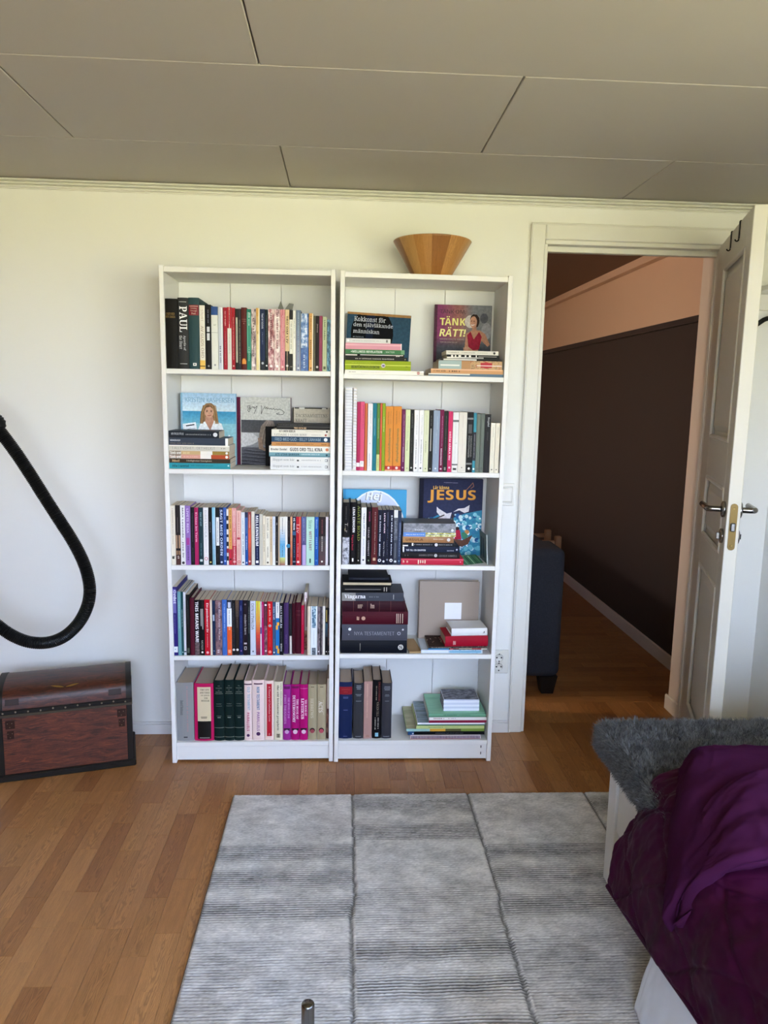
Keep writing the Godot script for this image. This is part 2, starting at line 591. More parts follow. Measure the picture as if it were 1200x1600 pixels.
func rounded_box(size: Vector3, r: float, n := 5) -> ArrayMesh:
	# a box with round edges: a cube sphere pulled apart
	var st := smooth_tool()
	var h := size * 0.5 - Vector3.ONE * r
	var m := n * 2 + 1
	for ax in 3:
		var u := (ax + 1) % 3
		var v := (ax + 2) % 3
		for s in [-1.0, 1.0]:
			var pts := []
			for j in m + 1:
				var line := []
				for i in m + 1:
					var p := Vector3.ZERO
					p[ax] = s
					p[u] = _side(i, n, m)
					p[v] = _side(j, n, m)
					var c := Vector3(signf(p.x) * h.x, signf(p.y) * h.y, signf(p.z) * h.z)
					var d := Vector3.ZERO
					d[ax] = s
					d[u] = tan(p[u] * PI / 4) if absf(p[u]) < 1.0 else p[u]
					d[v] = tan(p[v] * PI / 4) if absf(p[v]) < 1.0 else p[v]
					c[u] = h[u] * (1.0 if i > n else -1.0)
					c[v] = h[v] * (1.0 if j > n else -1.0)
					c[ax] = h[ax] * s
					line.append(c + d.normalized() * r)
				pts.append(line)
			for j in m:
				for i in m:
					out_quad(st, pts[j][i], pts[j][i + 1], pts[j + 1][i + 1], pts[j + 1][i], Vector3.ZERO)
	return done(st)

func _side(i: int, n: int, m: int) -> float:      # -1..0 over the first n+1 points, 0..1 over the rest
	return (float(i) / n - 1.0) if i <= n else float(i - n - 1) / n

func sofa():
	var cloth := StandardMaterial3D.new()
	cloth.albedo_color = Color("#2b2e38")
	cloth.roughness = 0.95
	var im := Image.create_empty(128, 128, false, Image.FORMAT_RGB8)
	rng.seed = 5
	for y in 128:
		for x in 128:
			var t := 0.72 + 0.16 * noise.get_noise_2d(x * 0.9, y * 0.12) + 0.16 * noise.get_noise_2d(x * 0.12 + 50.0, y * 0.9) + rng.randf() * 0.1
			im.set_pixel(x, y, Color(t, t, t))
	cloth.albedo_texture = ImageTexture.create_from_image(im)
	cloth.uv1_triplanar = true
	cloth.uv1_scale = Vector3(4, 4, 4)
	var s := thing("sofa", "dark navy fabric sofa end with black leg beyond the doorway", "sofa", Vector3(0.55, 0, -1.3))
	var a := obj("armrest", rounded_box(Vector3(0.95, 0.615, 0.24), 0.035), cloth, s)
	a.position = Vector3(-0.005, 0.393, 0.80)
	var b := obj("backrest", rounded_box(Vector3(0.24, 0.60, 1.70), 0.04), cloth, s)
	b.position = Vector3(0.345, 0.383, -0.16)
	var c := obj("seat", rounded_box(Vector3(0.70, 0.28, 1.50), 0.04), cloth, s)
	c.position = Vector3(-0.12, 0.23, -0.06)
	var a2 := obj("armrest", rounded_box(Vector3(0.95, 0.615, 0.24), 0.035), cloth, s)
	a2.position = Vector3(-0.005, 0.393, -1.05)
	for q in [[0.42, 0.87], [-0.42, 0.87], [0.42, -1.1], [-0.42, -1.1]]:
		var st := tool()
		var o := Vector3(q[0], 0.0, q[1])
		var lo := 0.028
		var hi := 0.042
		var p := []
		for k in [[-1, -1], [1, -1], [1, 1], [-1, 1]]:
			p.append([o + Vector3(k[0] * lo, 0, k[1] * lo), o + Vector3(k[0] * hi, 0.09, k[1] * hi)])
		for k in 4:
			var k2 := (k + 1) % 4
			out_quad(st, p[k][0], p[k2][0], p[k2][1], p[k][1], o + Vector3(0, 0.045, 0))
		out_quad(st, p[0][0], p[1][0], p[2][0], p[3][0], o + Vector3(0, 0.045, 0))
		out_quad(st, p[0][1], p[1][1], p[2][1], p[3][1], o + Vector3(0, 0.045, 0))
		obj("leg", done(st), paint("#0b0b0c", 0.4), s)

func door_leaf():
	# leaf frame: u from the free edge to the hinge, y up, n out of the face that looks into the doorway
	var free := Vector3(1.212, 0.0, 0.642)
	var hinge := Vector3(1.42, 0.0, 0.02)
	var e := (hinge - free).normalized()
	var n := Vector3(e.z, 0, -e.x)
	var L := (hinge - free).length()
	var d := thing("door", "white panelled door standing open with steel handles", "door", free)
	d.transform.basis = Basis(e, Vector3.UP, -n) if e.cross(Vector3.UP).dot(-n) > 0 else Basis(e, Vector3.UP, n)
	var face := -1.0 if e.cross(Vector3.UP).dot(-n) > 0 else 1.0        # local z of the seen face
	var m := paint("#dbd7cc", 0.4)
	var T := 0.040
	var zc := -face * T / 2
	var y0 := 0.012
	var y1 := 1.963
	var rails := [[y0, 0.185], [0.770, 0.878], [1.105, 1.245], [1.862, y1]]
	var a := 0.085
	var b := L - 0.155
	obj("stile", span(Vector3(0, y0, zc - T / 2), Vector3(a, y1, zc + T / 2), 0.002), m, d)
	obj("stile", span(Vector3(b, y0, zc - T / 2), Vector3(L, y1, zc + T / 2), 0.002), m, d)
	for r in rails:
		obj("rail", span(Vector3(a, r[0], zc - T / 2), Vector3(b, r[1], zc + T / 2), 0.001), m, d)
	for k in 3:
		var lo: float = rails[k][1]
		var hi: float = rails[k + 1][0]
		var p := obj("panel", box_mesh(Vector3((a + b) / 2, (lo + hi) / 2, zc), Vector3(b - a, hi - lo, 0.012), 0.0), m, d)
		# raised field with sloping edges, and a bead round the opening, on both faces
		for s in [-1.0, 1.0]:
			var st := tool()
			var q := []
			for c in [[a + 0.028, lo + 0.028, 0.006], [b - 0.028, lo + 0.028, 0.006], [b - 0.028, hi - 0.028, 0.006], [a + 0.028, hi - 0.028, 0.006]]:
				q.append(Vector3(c[0], c[1], zc + s * c[2]))
			var q2 := []
			for c in [[a + 0.05, lo + 0.05], [b - 0.05, lo + 0.05], [b - 0.05, hi - 0.05], [a + 0.05, hi - 0.05]]:
				q2.append(Vector3(c[0], c[1], zc + s * 0.016))
			var o := Vector3((a + b) / 2, (lo + hi) / 2, zc)
			for i in 4:
				out_quad(st, q[i], q[(i + 1) % 4], q2[(i + 1) % 4], q2[i], o)
			out_quad(st, q2[0], q2[1], q2[2], q2[3], o)
			obj("raised_field", done(st), m, p)
			st = tool()
			var w := 0.016
			box(st, Vector3(a + w / 2, (lo + hi) / 2, zc + s * (T / 2 - 0.003)), Vector3(w, hi - lo, 0.013), 0.005)
			box(st, Vector3(b - w / 2, (lo + hi) / 2, zc + s * (T / 2 - 0.003)), Vector3(w, hi - lo, 0.013), 0.005)
			box(st, Vector3((a + b) / 2, lo + w / 2, zc + s * (T / 2 - 0.003)), Vector3(b - a - 2 * w, w, 0.013), 0.005)
			box(st, Vector3((a + b) / 2, hi - w / 2, zc + s * (T / 2 - 0.003)), Vector3(b - a - 2 * w, w, 0.013), 0.005)
			obj("moulding", done(st), m, p)
	# handles and key plates on both faces, lock plate on the edge
	var steel := paint("#8e8c88", 0.25, 1.0)
	for s in [face, -face]:
		var z0: float = zc + s * T / 2
		var st := smooth_tool()
		var disc := Transform3D(Basis(Vector3.RIGHT, PI / 2 * s), Vector3(0.046, 1.035, z0))
		lathe(st, [Vector2(0, 0), Vector2(0.026, 0), Vector2(0.026, 0.008), Vector2(0.022, 0.010), Vector2(0, 0.010)], 24, disc)
		var h := obj("handle", done(st), steel, d)
		st = smooth_tool()
		var pts := PackedVector3Array()
		for t in [0.0, 0.25, 0.5, 0.75]: pts.append(Vector3(0.046, 1.035, z0 + s * (0.008 + 0.036 * t)))
		for t in 5:
			var an: float = t / 4.0 * PI / 2
			pts.append(Vector3(0.046 + 0.014 * (1 - cos(an)), 1.035, z0 + s * (0.038 + 0.014 * sin(an))))
		pts.append(Vector3(0.11, 1.035, z0 + s * 0.052))
		pts.append(Vector3(0.168, 1.035, z0 + s * 0.052))
		tube(st, pts, 0.0095, 14)
		obj("lever", done(st), steel, h)
		st = smooth_tool()
		disc.origin.y = 0.948
		lathe(st, [Vector2(0, 0), Vector2(0.024, 0), Vector2(0.024, 0.007), Vector2(0.020, 0.009), Vector2(0, 0.009)], 24, disc)
		var kp := obj("key_plate", done(st), steel, d)
		obj("key_knob" if s == face else "key_slot", box_mesh(Vector3(0.046, 0.948, z0 + s * 0.014), Vector3(0.007, 0.022, 0.012) if s == face else Vector3(0.004, 0.018, 0.003), 0.002), steel if s == face else paint("#151515"), kp)
	var st2 := tool()
	rounded_plate(st2, Vector3(-0.0012, 0.985, zc), 0.022, 0.150, 0.0025)
	var lock := obj("lock_plate", done(st2), paint("#6f5c36", 0.4, 0.7), d)
	obj("latch", box_mesh(Vector3(-0.005, 0.985, zc), Vector3(0.010, 0.028, 0.015), 0.003), paint("#77787a", 0.3, 1.0), lock)
	for y in [0.925, 1.045]:
		obj("screw", box_mesh(Vector3(-0.003, y, zc), Vector3(0.002, 0.007, 0.007), 0.001), paint("#8a7444", 0.4, 0.8), lock)
	# over-the-door hooks
	var black := paint("#17130f", 0.45)
	for k in 2:
		var u: float = [0.385, 0.222][k]
		var hk := thing("door_hook", ["black strap hook over the door top, nearer the hinges", "black strap hook over the door top, nearer the free edge"][k], "hook", d.transform * Vector3(u, y1, zc), 0.0, "over-door hooks")
		hk.transform.basis = d.transform.basis
		obj("strap", span(Vector3(-0.009, 0.0005, -T / 2 - 0.003), Vector3(0.009, 0.0025, T / 2 + 0.003), 0.0005), black, hk)
		obj("strap", span(Vector3(-0.009, -0.055, face * (T / 2 + 0.0005)), Vector3(0.009, 0.0025, face * (T / 2 + 0.003)), 0.0005), black, hk)
		obj("strap", span(Vector3(-0.009, -0.055, -face * (T / 2 + 0.0005)), Vector3(0.009, 0.0025, -face * (T / 2 + 0.003)), 0.0005), black, hk)
		st2 = smooth_tool()
		var pp := PackedVector3Array()
		for t in 9:
			var an := PI * t / 8
			pp.append(Vector3(0, -0.056 - 0.006 * sin(an), face * (T / 2 + 0.007 - 0.0055 * cos(an))))
		tube(st2, pp, 0.0022, 8)
		obj("hook", done(st2), black, hk)

func rounded_plate(st: SurfaceTool, mid: Vector3, w: float, h: float, t: float):    # in the y-z plane, rounded ends
	var pts := []
	for k in 17:
		var a := PI * k / 16
		pts.append(Vector2(w / 2 * cos(a), h / 2 - w / 2 + w / 2 * sin(a)))
	for k in 17:
		var a := PI + PI * k / 16
		pts.append(Vector2(w / 2 * cos(a), -h / 2 + w / 2 + w / 2 * sin(a)))
	for k in pts.size():
		var p: Vector2 = pts[k]
		var q: Vector2 = pts[(k + 1) % pts.size()]
		for s in [-0.5, 0.5]:
			out_tri(st, mid + Vector3(s * t, 0, 0), mid + Vector3(s * t, p.y, p.x), mid + Vector3(s * t, q.y, q.x), mid)
		out_quad(st, mid + Vector3(-t / 2, p.y, p.x), mid + Vector3(-t / 2, q.y, q.x), mid + Vector3(t / 2, q.y, q.x), mid + Vector3(t / 2, p.y, p.x), mid)

# ------------------------------------------------------------------ furniture
const DF := 0.26           # front of both bookcases

func bookcase(called: String, label: String, at: Vector3, tilt: float, shelf: Array, scuffed: bool):
	var m := paint("#e8e6e1", 0.45)
	var bm := paint("#e2e1de", 0.6)
	var c := thing(called, label, "bookcase", at)
	c.rotation.z = tilt
	var W := 0.60
	var H := 1.80
	var D := 0.24
	var t := 0.016
	obj("side_panel", span(Vector3(0, 0, -D), Vector3(t, H, 0), 0.0012), m, c)
	obj("side_panel", span(Vector3(W - t, 0, -D), Vector3(W, H, 0), 0.0012), m, c)
	obj("top_board", span(Vector3(t, H - 0.004 - 0.018, -D), Vector3(W - t, H - 0.004, -0.0015), 0.0012), m, c)
	for k in shelf.size():
		var y: float = shelf[k]
		obj("bottom_shelf" if k == shelf.size() - 1 else "shelf", span(Vector3(t, y - 0.017, -D + 0.004), Vector3(W - t, y, -0.002), 0.0012), m, c)
	obj("plinth", span(Vector3(t, 0.008, -0.022), Vector3(W - t, shelf[-1] - 0.018, -0.010), 0.001), m, c)
	if scuffed:
		for y in [0.056, 0.030]:
			obj("cam_slot", span(Vector3(0.561, y - 0.005, -0.0105), Vector3(0.564, y + 0.005, -0.0085), 0.0004), paint("#3a3836"), c)
	for k in 3:
		var a := t + (W - 2 * t) * k / 3.0
		var b := t + (W - 2 * t) * (k + 1) / 3.0
		obj("back_board", span(Vector3(a + 0.0006, 0.02, -D), Vector3(b - 0.0006, H - 0.022, -D + 0.004), 0.0012), bm, c)
	return c

func rug():
	var x0 := -0.372
	var x1 := 1.70
	var z0 := 0.514
	var z1 := 2.35
	var seams := [0.038, 0.440, 0.852, 1.26]
	var pitch := 0.0091
	var dx := 0.0055
	var nx := int((x1 - x0) / dx)
	var nr := int((z1 - z0) / pitch)
	var V := PackedVector3Array()
	var C := PackedColorArray()
	var idx := PackedInt32Array()
	var per := 4
	var rows := nr * per + 1
	rng.seed = 11
	# per column: where the strongly ribbed blocks lie (z), the rest is smooth and mottled
	var ribbed := [[[0.80, 1.16, 0.845, 0.130]], [[0.50, 0.80, 0.585, 0.165], [1.215, 1.75, 1.255, 0.125]], [[0.81, 1.16, 0.85, 0.125]], [[0.50, 0.80, 0.60, 0.17], [1.215, 1.75, 1.26, 0.13]], [[0.80, 1.16, 0.85, 0.13]]]
	for j in rows:
		var z := z0 + pitch * j / per
		var rib := j / per
		var ph := j % per
		for i in nx + 1:
			var x := x0 + (x1 - x0) * i / nx
			var col := 0
			for s in seams:
				if x > s: col += 1
			var big := noise.get_noise_2d(x * 5.0 + col * 17.0, z * 7.0 + col * 5.0)
			var str := 0.06
			for r in ribbed[col]:
				if z > r[0] and z < r[1]:
					var ins := smoothstep(0.0, 0.012, minf(z - r[0], r[1] - z))
					var beat := 0.5 + 0.5 * cos((z - r[2]) * TAU / r[3])
					str = maxf(str, ins * (0.12 + 0.95 * pow(beat, 0.7)) * (0.85 + 0.55 * noise.get_noise_2d(x * 4.0 + 40.0, rib * 1.7)))
			if col % 2 == 0 and z > 1.22 or col % 2 == 1 and z > 1.02 and z < 1.215:
				str = maxf(str, 0.36 + 0.60 * noise.get_noise_2d(x * 12.0 + 7.0, rib * 2.3))
			str = clampf(str + 0.16 * noise.get_noise_2d(x * 26.0, rib * 3.1 + col), 0.03, 1.0)
			var wav := 0.0016 * noise.get_noise_2d(x * 6.0, z * 5.0 + col * 3.0) * (1.0 + 1.5 * smoothstep(1.2, 1.3, z) * (col % 2))
			var grainy := rng.randf_range(-1.0, 1.0)
			var hgt := 0.013 + 0.0006 * grainy + 0.001 * big
			var lum := 0.61 + 0.19 * big + 0.16 * noise.get_noise_2d(x * 14.0, z * 20.0 + col) + 0.11 * grainy
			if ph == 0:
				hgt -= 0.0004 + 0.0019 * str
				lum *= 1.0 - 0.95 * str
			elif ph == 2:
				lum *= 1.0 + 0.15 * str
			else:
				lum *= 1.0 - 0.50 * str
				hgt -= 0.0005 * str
			lum = maxf(lum, 0.012)
			var tint := noise.get_noise_2d(x * 2.5 + 9.0, z * 2.2)
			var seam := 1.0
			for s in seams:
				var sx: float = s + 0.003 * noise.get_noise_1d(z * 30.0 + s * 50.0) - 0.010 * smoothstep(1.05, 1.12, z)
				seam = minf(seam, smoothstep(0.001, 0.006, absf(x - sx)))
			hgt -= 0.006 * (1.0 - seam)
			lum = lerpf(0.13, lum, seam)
			var rim := minf(minf(x - x0, x1 - x), minf(z - z0, z1 - z))
			if rim < 0.004: hgt *= 0.25
			V.append(Vector3(x, maxf(hgt, 0.002), z + wav))
			C.append(Color(lum * (1.0 + 0.03 * tint), lum * (0.955 - 0.01 * tint), lum * (0.90 - 0.04 * tint)))
	var n := nx + 1
	for j in rows - 1:
		for i in nx:
			var a := j * n + i
			idx.append_array(PackedInt32Array([a, a + 1, a + n, a + 1, a + n + 1, a + n]))
	var arr := []
	arr.resize(Mesh.ARRAY_MAX)
	arr[Mesh.ARRAY_VERTEX] = V
	arr[Mesh.ARRAY_COLOR] = C
	arr[Mesh.ARRAY_INDEX] = idx
	var am := ArrayMesh.new()
	am.add_surface_from_arrays(Mesh.PRIMITIVE_TRIANGLES, arr)
	var st := SurfaceTool.new()
	st.create_from(am, 0)
	st.generate_normals()
	var m := StandardMaterial3D.new()
	m.vertex_color_use_as_albedo = true
	m.roughness = 1.0
	m.metallic_specular = 0.1
	var o := thing("rug", "large grey ribbed wool rug with carved seams on the floor", "rug", Vector3.ZERO)
	obj("pile", st.commit(), m, o)
	st = tool()
	box(st, Vector3((x0 + x1) / 2, 0.003, (z0 + z1) / 2), Vector3(x1 - x0, 0.006, z1 - z0), 0.001)
	obj("backing", done(st), paint("#6b6662", 0.9), o)

func bed():
	# low white bench with a shaggy grey throw
	var white := paint("#dcd9d2", 0.45)
	var b := thing("bench", "low white wooden bench with framed end, under the grey shaggy throw", "bench", Vector3(0.757, 0, 0.985))
	obj("corner_post", span(Vector3(0, 0.012, 0), Vector3(0.028, 0.415, 0.055), 0.003), white, b)
	obj("corner_post", span(Vector3(0, 0.012, 0.38), Vector3(0.028, 0.415, 0.43), 0.003), white, b)
	obj("end_panel", span(Vector3(0.008, 0.185, 0.055), Vector3(0.022, 0.40, 0.38), 0.002), white, b)
	obj("bottom_rail", span(Vector3(0.014, 0.02, 0.055), Vector3(0.026, 0.180, 0.38), 0.002), paint("#cbc6bb", 0.5), b)
	obj("front_panel", span(Vector3(0.028, 0.02, 0.008), Vector3(0.95, 0.40, 0.024), 0.002), white, b)
	obj("seat_board", span(Vector3(-0.004, 0.415, -0.006), Vector3(0.955, 0.435, 0.44), 0.003), white, b)
	throw()
	# the bed itself
	var bd := thing("bed", "bed with white sheet skirt under the purple coverlet", "bed", Vector3.ZERO)
	var ms := obj("mattress", rounded_box(Vector3(0.92, 0.26, 1.24), 0.05), paint("#d9d8d8", 0.9), bd)
	ms.position = Vector3(1.19, 0.335, 2.10)
	obj("base", box_mesh(Vector3(1.19, 0.12, 2.10), Vector3(0.92, 0.17, 1.22), 0.01), paint("#b9b7b4", 0.8), bd)
	var skirt := [
		[Vector3(0.672, 0.014, 1.452), Vector3(0.688, 0.10, 1.458), Vector3(0.705, 0.20, 1.468), Vector3(0.716, 0.33, 1.475)],
		[Vector3(0.664, 0.014, 1.470), Vector3(0.680, 0.10, 1.472), Vector3(0.698, 0.20, 1.482), Vector3(0.712, 0.33, 1.485)],
		[Vector3(0.662, 0.014, 1.56), Vector3(0.676, 0.10, 1.56), Vector3(0.690, 0.20, 1.56), Vector3(0.706, 0.33, 1.56)],
		[Vector3(0.668, 0.014, 1.70), Vector3(0.680, 0.10, 1.70), Vector3(0.688, 0.20, 1.70), Vector3(0.706, 0.33, 1.70)],
		[Vector3(0.660, 0.014, 1.9), Vector3(0.672, 0.10, 1.9), Vector3(0.684, 0.20, 1.9), Vector3(0.706, 0.33, 1.9)],
		[Vector3(0.664, 0.014, 2.7), Vector3(0.676, 0.10, 2.7), Vector3(0.688, 0.20, 2.7), Vector3(0.706, 0.33, 2.7)]]
	var fold := func(u, v): return 0.003 * noise.get_noise_2d(u * 2.0, v * 12.0)
	obj("sheet_skirt", sheet(skirt, 16, 60, 0.003, fold), paint("#e6e7ec", 0.9), bd)
	# quilted coverlet
	var plum := StandardMaterial3D.new()
	plum.albedo_color = Color("#360926")
	plum.roughness = 0.55
	plum.metallic_specular = 0.22
	var rows := [
		[Vector3(0.648, 0.205, 1.300), Vector3(0.668, 0.27, 1.283), Vector3(0.700, 0.345, 1.280), Vector3(0.732, 0.425, 1.295), Vector3(0.790, 0.492, 1.285), Vector3(1.1, 0.515, 1.25), Vector3(1.69, 0.515, 1.25)],
		[Vector3(0.652, 0.212, 1.42), Vector3(0.664, 0.29, 1.415), Vector3(0.680, 0.37, 1.41), Vector3(0.712, 0.445, 1.41), Vector3(0.790, 0.490, 1.41), Vector3(1.1, 0.505, 1.41), Vector3(1.69, 0.505, 1.41)],
		[Vector3(0.655, 0.232, 1.60), Vector3(0.662, 0.31, 1.60), Vector3(0.675, 0.39, 1.60), Vector3(0.706, 0.455, 1.60), Vector3(0.790, 0.490, 1.60), Vector3(1.1, 0.500, 1.60), Vector3(1.69, 0.5, 1.60)],
		[Vector3(0.658, 0.252, 1.78), Vector3(0.664, 0.325, 1.78), Vector3(0.676, 0.40, 1.78), Vector3(0.706, 0.460, 1.78), Vector3(0.790, 0.490, 1.78), Vector3(1.1, 0.500, 1.78), Vector3(1.69, 0.5, 1.78)],
		[Vector3(0.658, 0.265, 2.1), Vector3(0.664, 0.335, 2.1), Vector3(0.676, 0.40, 2.1), Vector3(0.706, 0.460, 2.1), Vector3(0.790, 0.490, 2.1), Vector3(1.1, 0.500, 2.1), Vector3(1.69, 0.5, 2.1)],
		[Vector3(0.658, 0.27, 2.7), Vector3(0.664, 0.335, 2.7), Vector3(0.676, 0.40, 2.7), Vector3(0.706, 0.460, 2.7), Vector3(0.790, 0.490, 2.7), Vector3(1.1, 0.500, 2.7), Vector3(1.69, 0.5, 2.7)]]
	var quilt := func(u, v):
		var a := absf(fposmod((u * 1.05 + v * 1.45) * 2.3, 1.0) - 0.5) * 2.0
		var c := absf(fposmod((u * 1.05 - v * 1.45) * 2.3 + 0.35, 1.0) - 0.5) * 2.0
		var seam := minf(smoothstep(0.0, 0.10, 1.0 - a), smoothstep(0.0, 0.10, 1.0 - c))
		return -0.005 * (1.0 - seam) + 0.014 * noise.get_noise_2d(u * 2.5, v * 5.0) + 0.005 * noise.get_noise_2d(u * 2.0 + v * 7.0, v * 12.0 - u * 3.0)
	var cov := obj("coverlet", sheet(rows, 96, 170, 0.016, quilt), plum)
	tag(cov, "dark plum quilted coverlet draped over the bed and bench edge", "coverlet")
	# piped hem
	var hem := PackedVector3Array()
	for k in 81:
		var col := []
		for r in rows: col.append(r[0])
		hem.append(along(col, k / 80.0))
	var st := smooth_tool()
	tube(st, hem, 0.0065, 8)
	obj("hem", done(st), plum, cov)
	# folded fleece blanket
	var fleece := StandardMaterial3D.new()
	fleece.albedo_color = Color("#3b1632")
	fleece.roughness = 1.0
	fleece.rim_enabled = true
	fleece.rim = 0.12
	fleece.rim_tint = 1.0
	fleece.metallic_specular = 0.1
	var bl := thing("blanket", "soft purple fleece blanket folded on the bed corner", "blanket", Vector3.ZERO)
	var low := [
		[Vector3(0.800, 0.515, 1.335), Vector3(0.835, 0.552, 1.315), Vector3(0.90, 0.560, 1.305), Vector3(1.05, 0.560, 1.310), Vector3(1.5, 0.56, 1.32)],
		[Vector3(0.762, 0.490, 1.40), Vector3(0.800, 0.550, 1.390), Vector3(0.88, 0.566, 1.390), Vector3(1.05, 0.566, 1.40), Vector3(1.5, 0.566, 1.40)],
		[Vector3(0.712, 0.445, 1.49), Vector3(0.750, 0.530, 1.48), Vector3(0.84, 0.558, 1.48), Vector3(1.02, 0.560, 1.50), Vector3(1.5, 0.56, 1.50)],
		[Vector3(0.666, 0.375, 1.585), Vector3(0.694, 0.470, 1.585), Vector3(0.78, 0.540, 1.59), Vector3(0.98, 0.550, 1.61), Vector3(1.5, 0.55, 1.61)],
		[Vector3(0.648, 0.335, 1.625), Vector3(0.676, 0.440, 1.645), Vector3(0.74, 0.515, 1.69), Vector3(0.90, 0.535, 1.71), Vector3(1.5, 0.535, 1.72)]]
	var soft := func(u, v): return 0.006 * noise.get_noise_2d(u * 3.0 + 4.0, v * 3.0) + 0.003 * noise.get_noise_2d(u * 11.0, v * 9.0)
	obj("folded_layer", sheet(low, 60, 60, 0.034, soft), fleece, bl)
	var flap := [
		[Vector3(0.690, 0.440, 1.595), Vector3(0.760, 0.545, 1.530), Vector3(0.86, 0.598, 1.495), Vector3(0.98, 0.602, 1.49), Vector3(1.5, 0.60, 1.49)],
		[Vector3(0.672, 0.405, 1.622), Vector3(0.730, 0.515, 1.590), Vector3(0.83, 0.590, 1.56), Vector3(0.97, 0.598, 1.56), Vector3(1.5, 0.60, 1.56)],
		[Vector3(0.656, 0.365, 1.645), Vector3(0.705, 0.490, 1.645), Vector3(0.79, 0.568, 1.64), Vector3(0.94, 0.585, 1.65), Vector3(1.5, 0.59, 1.65)],
		[Vector3(0.648, 0.362, 1.640), Vector3(0.692, 0.480, 1.672), Vector3(0.76, 0.540, 1.705), Vector3(0.90, 0.565, 1.715), Vector3(1.5, 0.57, 1.725)]]
	obj("top_fold", sheet(flap, 60, 40, 0.028, soft), fleece, bl)

func throw():
	var grey := StandardMaterial3D.new()
	grey.albedo_color = Color.WHITE
	grey.vertex_color_use_as_albedo = true
	grey.roughness = 0.9
	grey.metallic_specular = 0.2
	var t := thing("shaggy_throw", "shaggy dark grey fleece throw spread over the white bench", "throw", Vector3.ZERO)
	var skin := rounded_box(Vector3(0.98, 0.060, 0.50), 0.025)
	var base := obj("backing", skin, paint("#45484b", 0.95), t)
	base.position = Vector3(1.225, 0.425, 1.195)
	# one lock of pile: a few bent blades
	var st := SurfaceTool.new()
	st.begin(Mesh.PRIMITIVE_TRIANGLES)
	rng.seed = 31
	for k in 6:
		var a := rng.randf() * TAU
		var dir := Vector3(cos(a), 0, sin(a))
		var sd := Vector3(-sin(a), 0, cos(a)) * 0.0011
		var root := dir * rng.randf() * 0.004
		var mid := root + Vector3(0, 0.013, 0) + dir * 0.005
		var tip := mid + Vector3(0, 0.008, 0) + dir * (0.006 + rng.randf() * 0.008)
		for p in [root - sd, mid + sd * 0.8, root + sd, root - sd, mid - sd * 0.8, mid + sd * 0.8, mid - sd * 0.8, tip, mid + sd * 0.8]:
			st.set_normal(Vector3.UP)
			st.add_vertex(p)
	st.generate_normals()
	var mm := MultiMesh.new()
	mm.transform_format = MultiMesh.TRANSFORM_3D
	mm.use_colors = true
	mm.mesh = st.commit()
	mm.mesh.surface_set_material(0, grey)
	var n := 42000
	mm.instance_count = n
	for i in n:
		# top, the left end and the two long sides, by area
		var pick := rng.randf()
		var p := Vector3.ZERO
		var up := Vector3.UP
		if pick < 0.74:
			p = Vector3(rng.randf_range(0.742, 1.70), 0.454, rng.randf_range(0.952, 1.44))
		elif pick < 0.78:
			var q := rng.randf()
			p = Vector3(0.741, 0.449, rng.randf_range(0.955, 1.44)) if q < 0.35 else Vector3(rng.randf_range(0.745, 1.70), 0.449, 0.951)
			up = Vector3(-1, 1, 0).normalized() if q < 0.35 else Vector3(0, 1, -1).normalized()
		elif pick < 0.88:
			p = Vector3(0.737, rng.randf_range(0.400, 0.448), rng.randf_range(0.955, 1.44))
			up = Vector3(-1, 0.15, 0).normalized()
		else:
			p = Vector3(rng.randf_range(0.745, 1.70), rng.randf_range(0.400, 0.448), 0.948)
			up = Vector3(0, 0.15, -1).normalized()
		var cl := noise.get_noise_3d(p.x * 26.0, p.y * 26.0, p.z * 26.0)
		var flow := Vector3(noise.get_noise_2d(p.x * 14.0, p.z * 14.0), 0.0, noise.get_noise_2d(p.x * 14.0 + 30.0, p.z * 14.0))
		var y := (up + flow * 1.1 + Vector3(rng.randf_range(-0.45, 0.45), rng.randf_range(-0.5, 0.1), rng.randf_range(-0.45, 0.45))).normalized()
		var x := y.cross(Vector3(rng.randf() - 0.5, rng.randf() - 0.5, rng.randf() - 0.5)).normalized()
		var s := rng.randf_range(0.75, 1.25) * (1.0 + 0.25 * cl)
		mm.set_instance_transform(i, Transform3D(Basis(x * s, y * s, x.cross(y) * s), p))
		var v := 0.115 + 0.05 * cl + rng.randf_range(-0.05, 0.09)
		mm.set_instance_color(i, Color(v, v * 0.985, v * 0.97))
	var o := MultiMeshInstance3D.new()
	o.name = "pile"
	o.multimesh = mm
	o.set_meta("kind", "stuff")
	t.add_child(o, true)

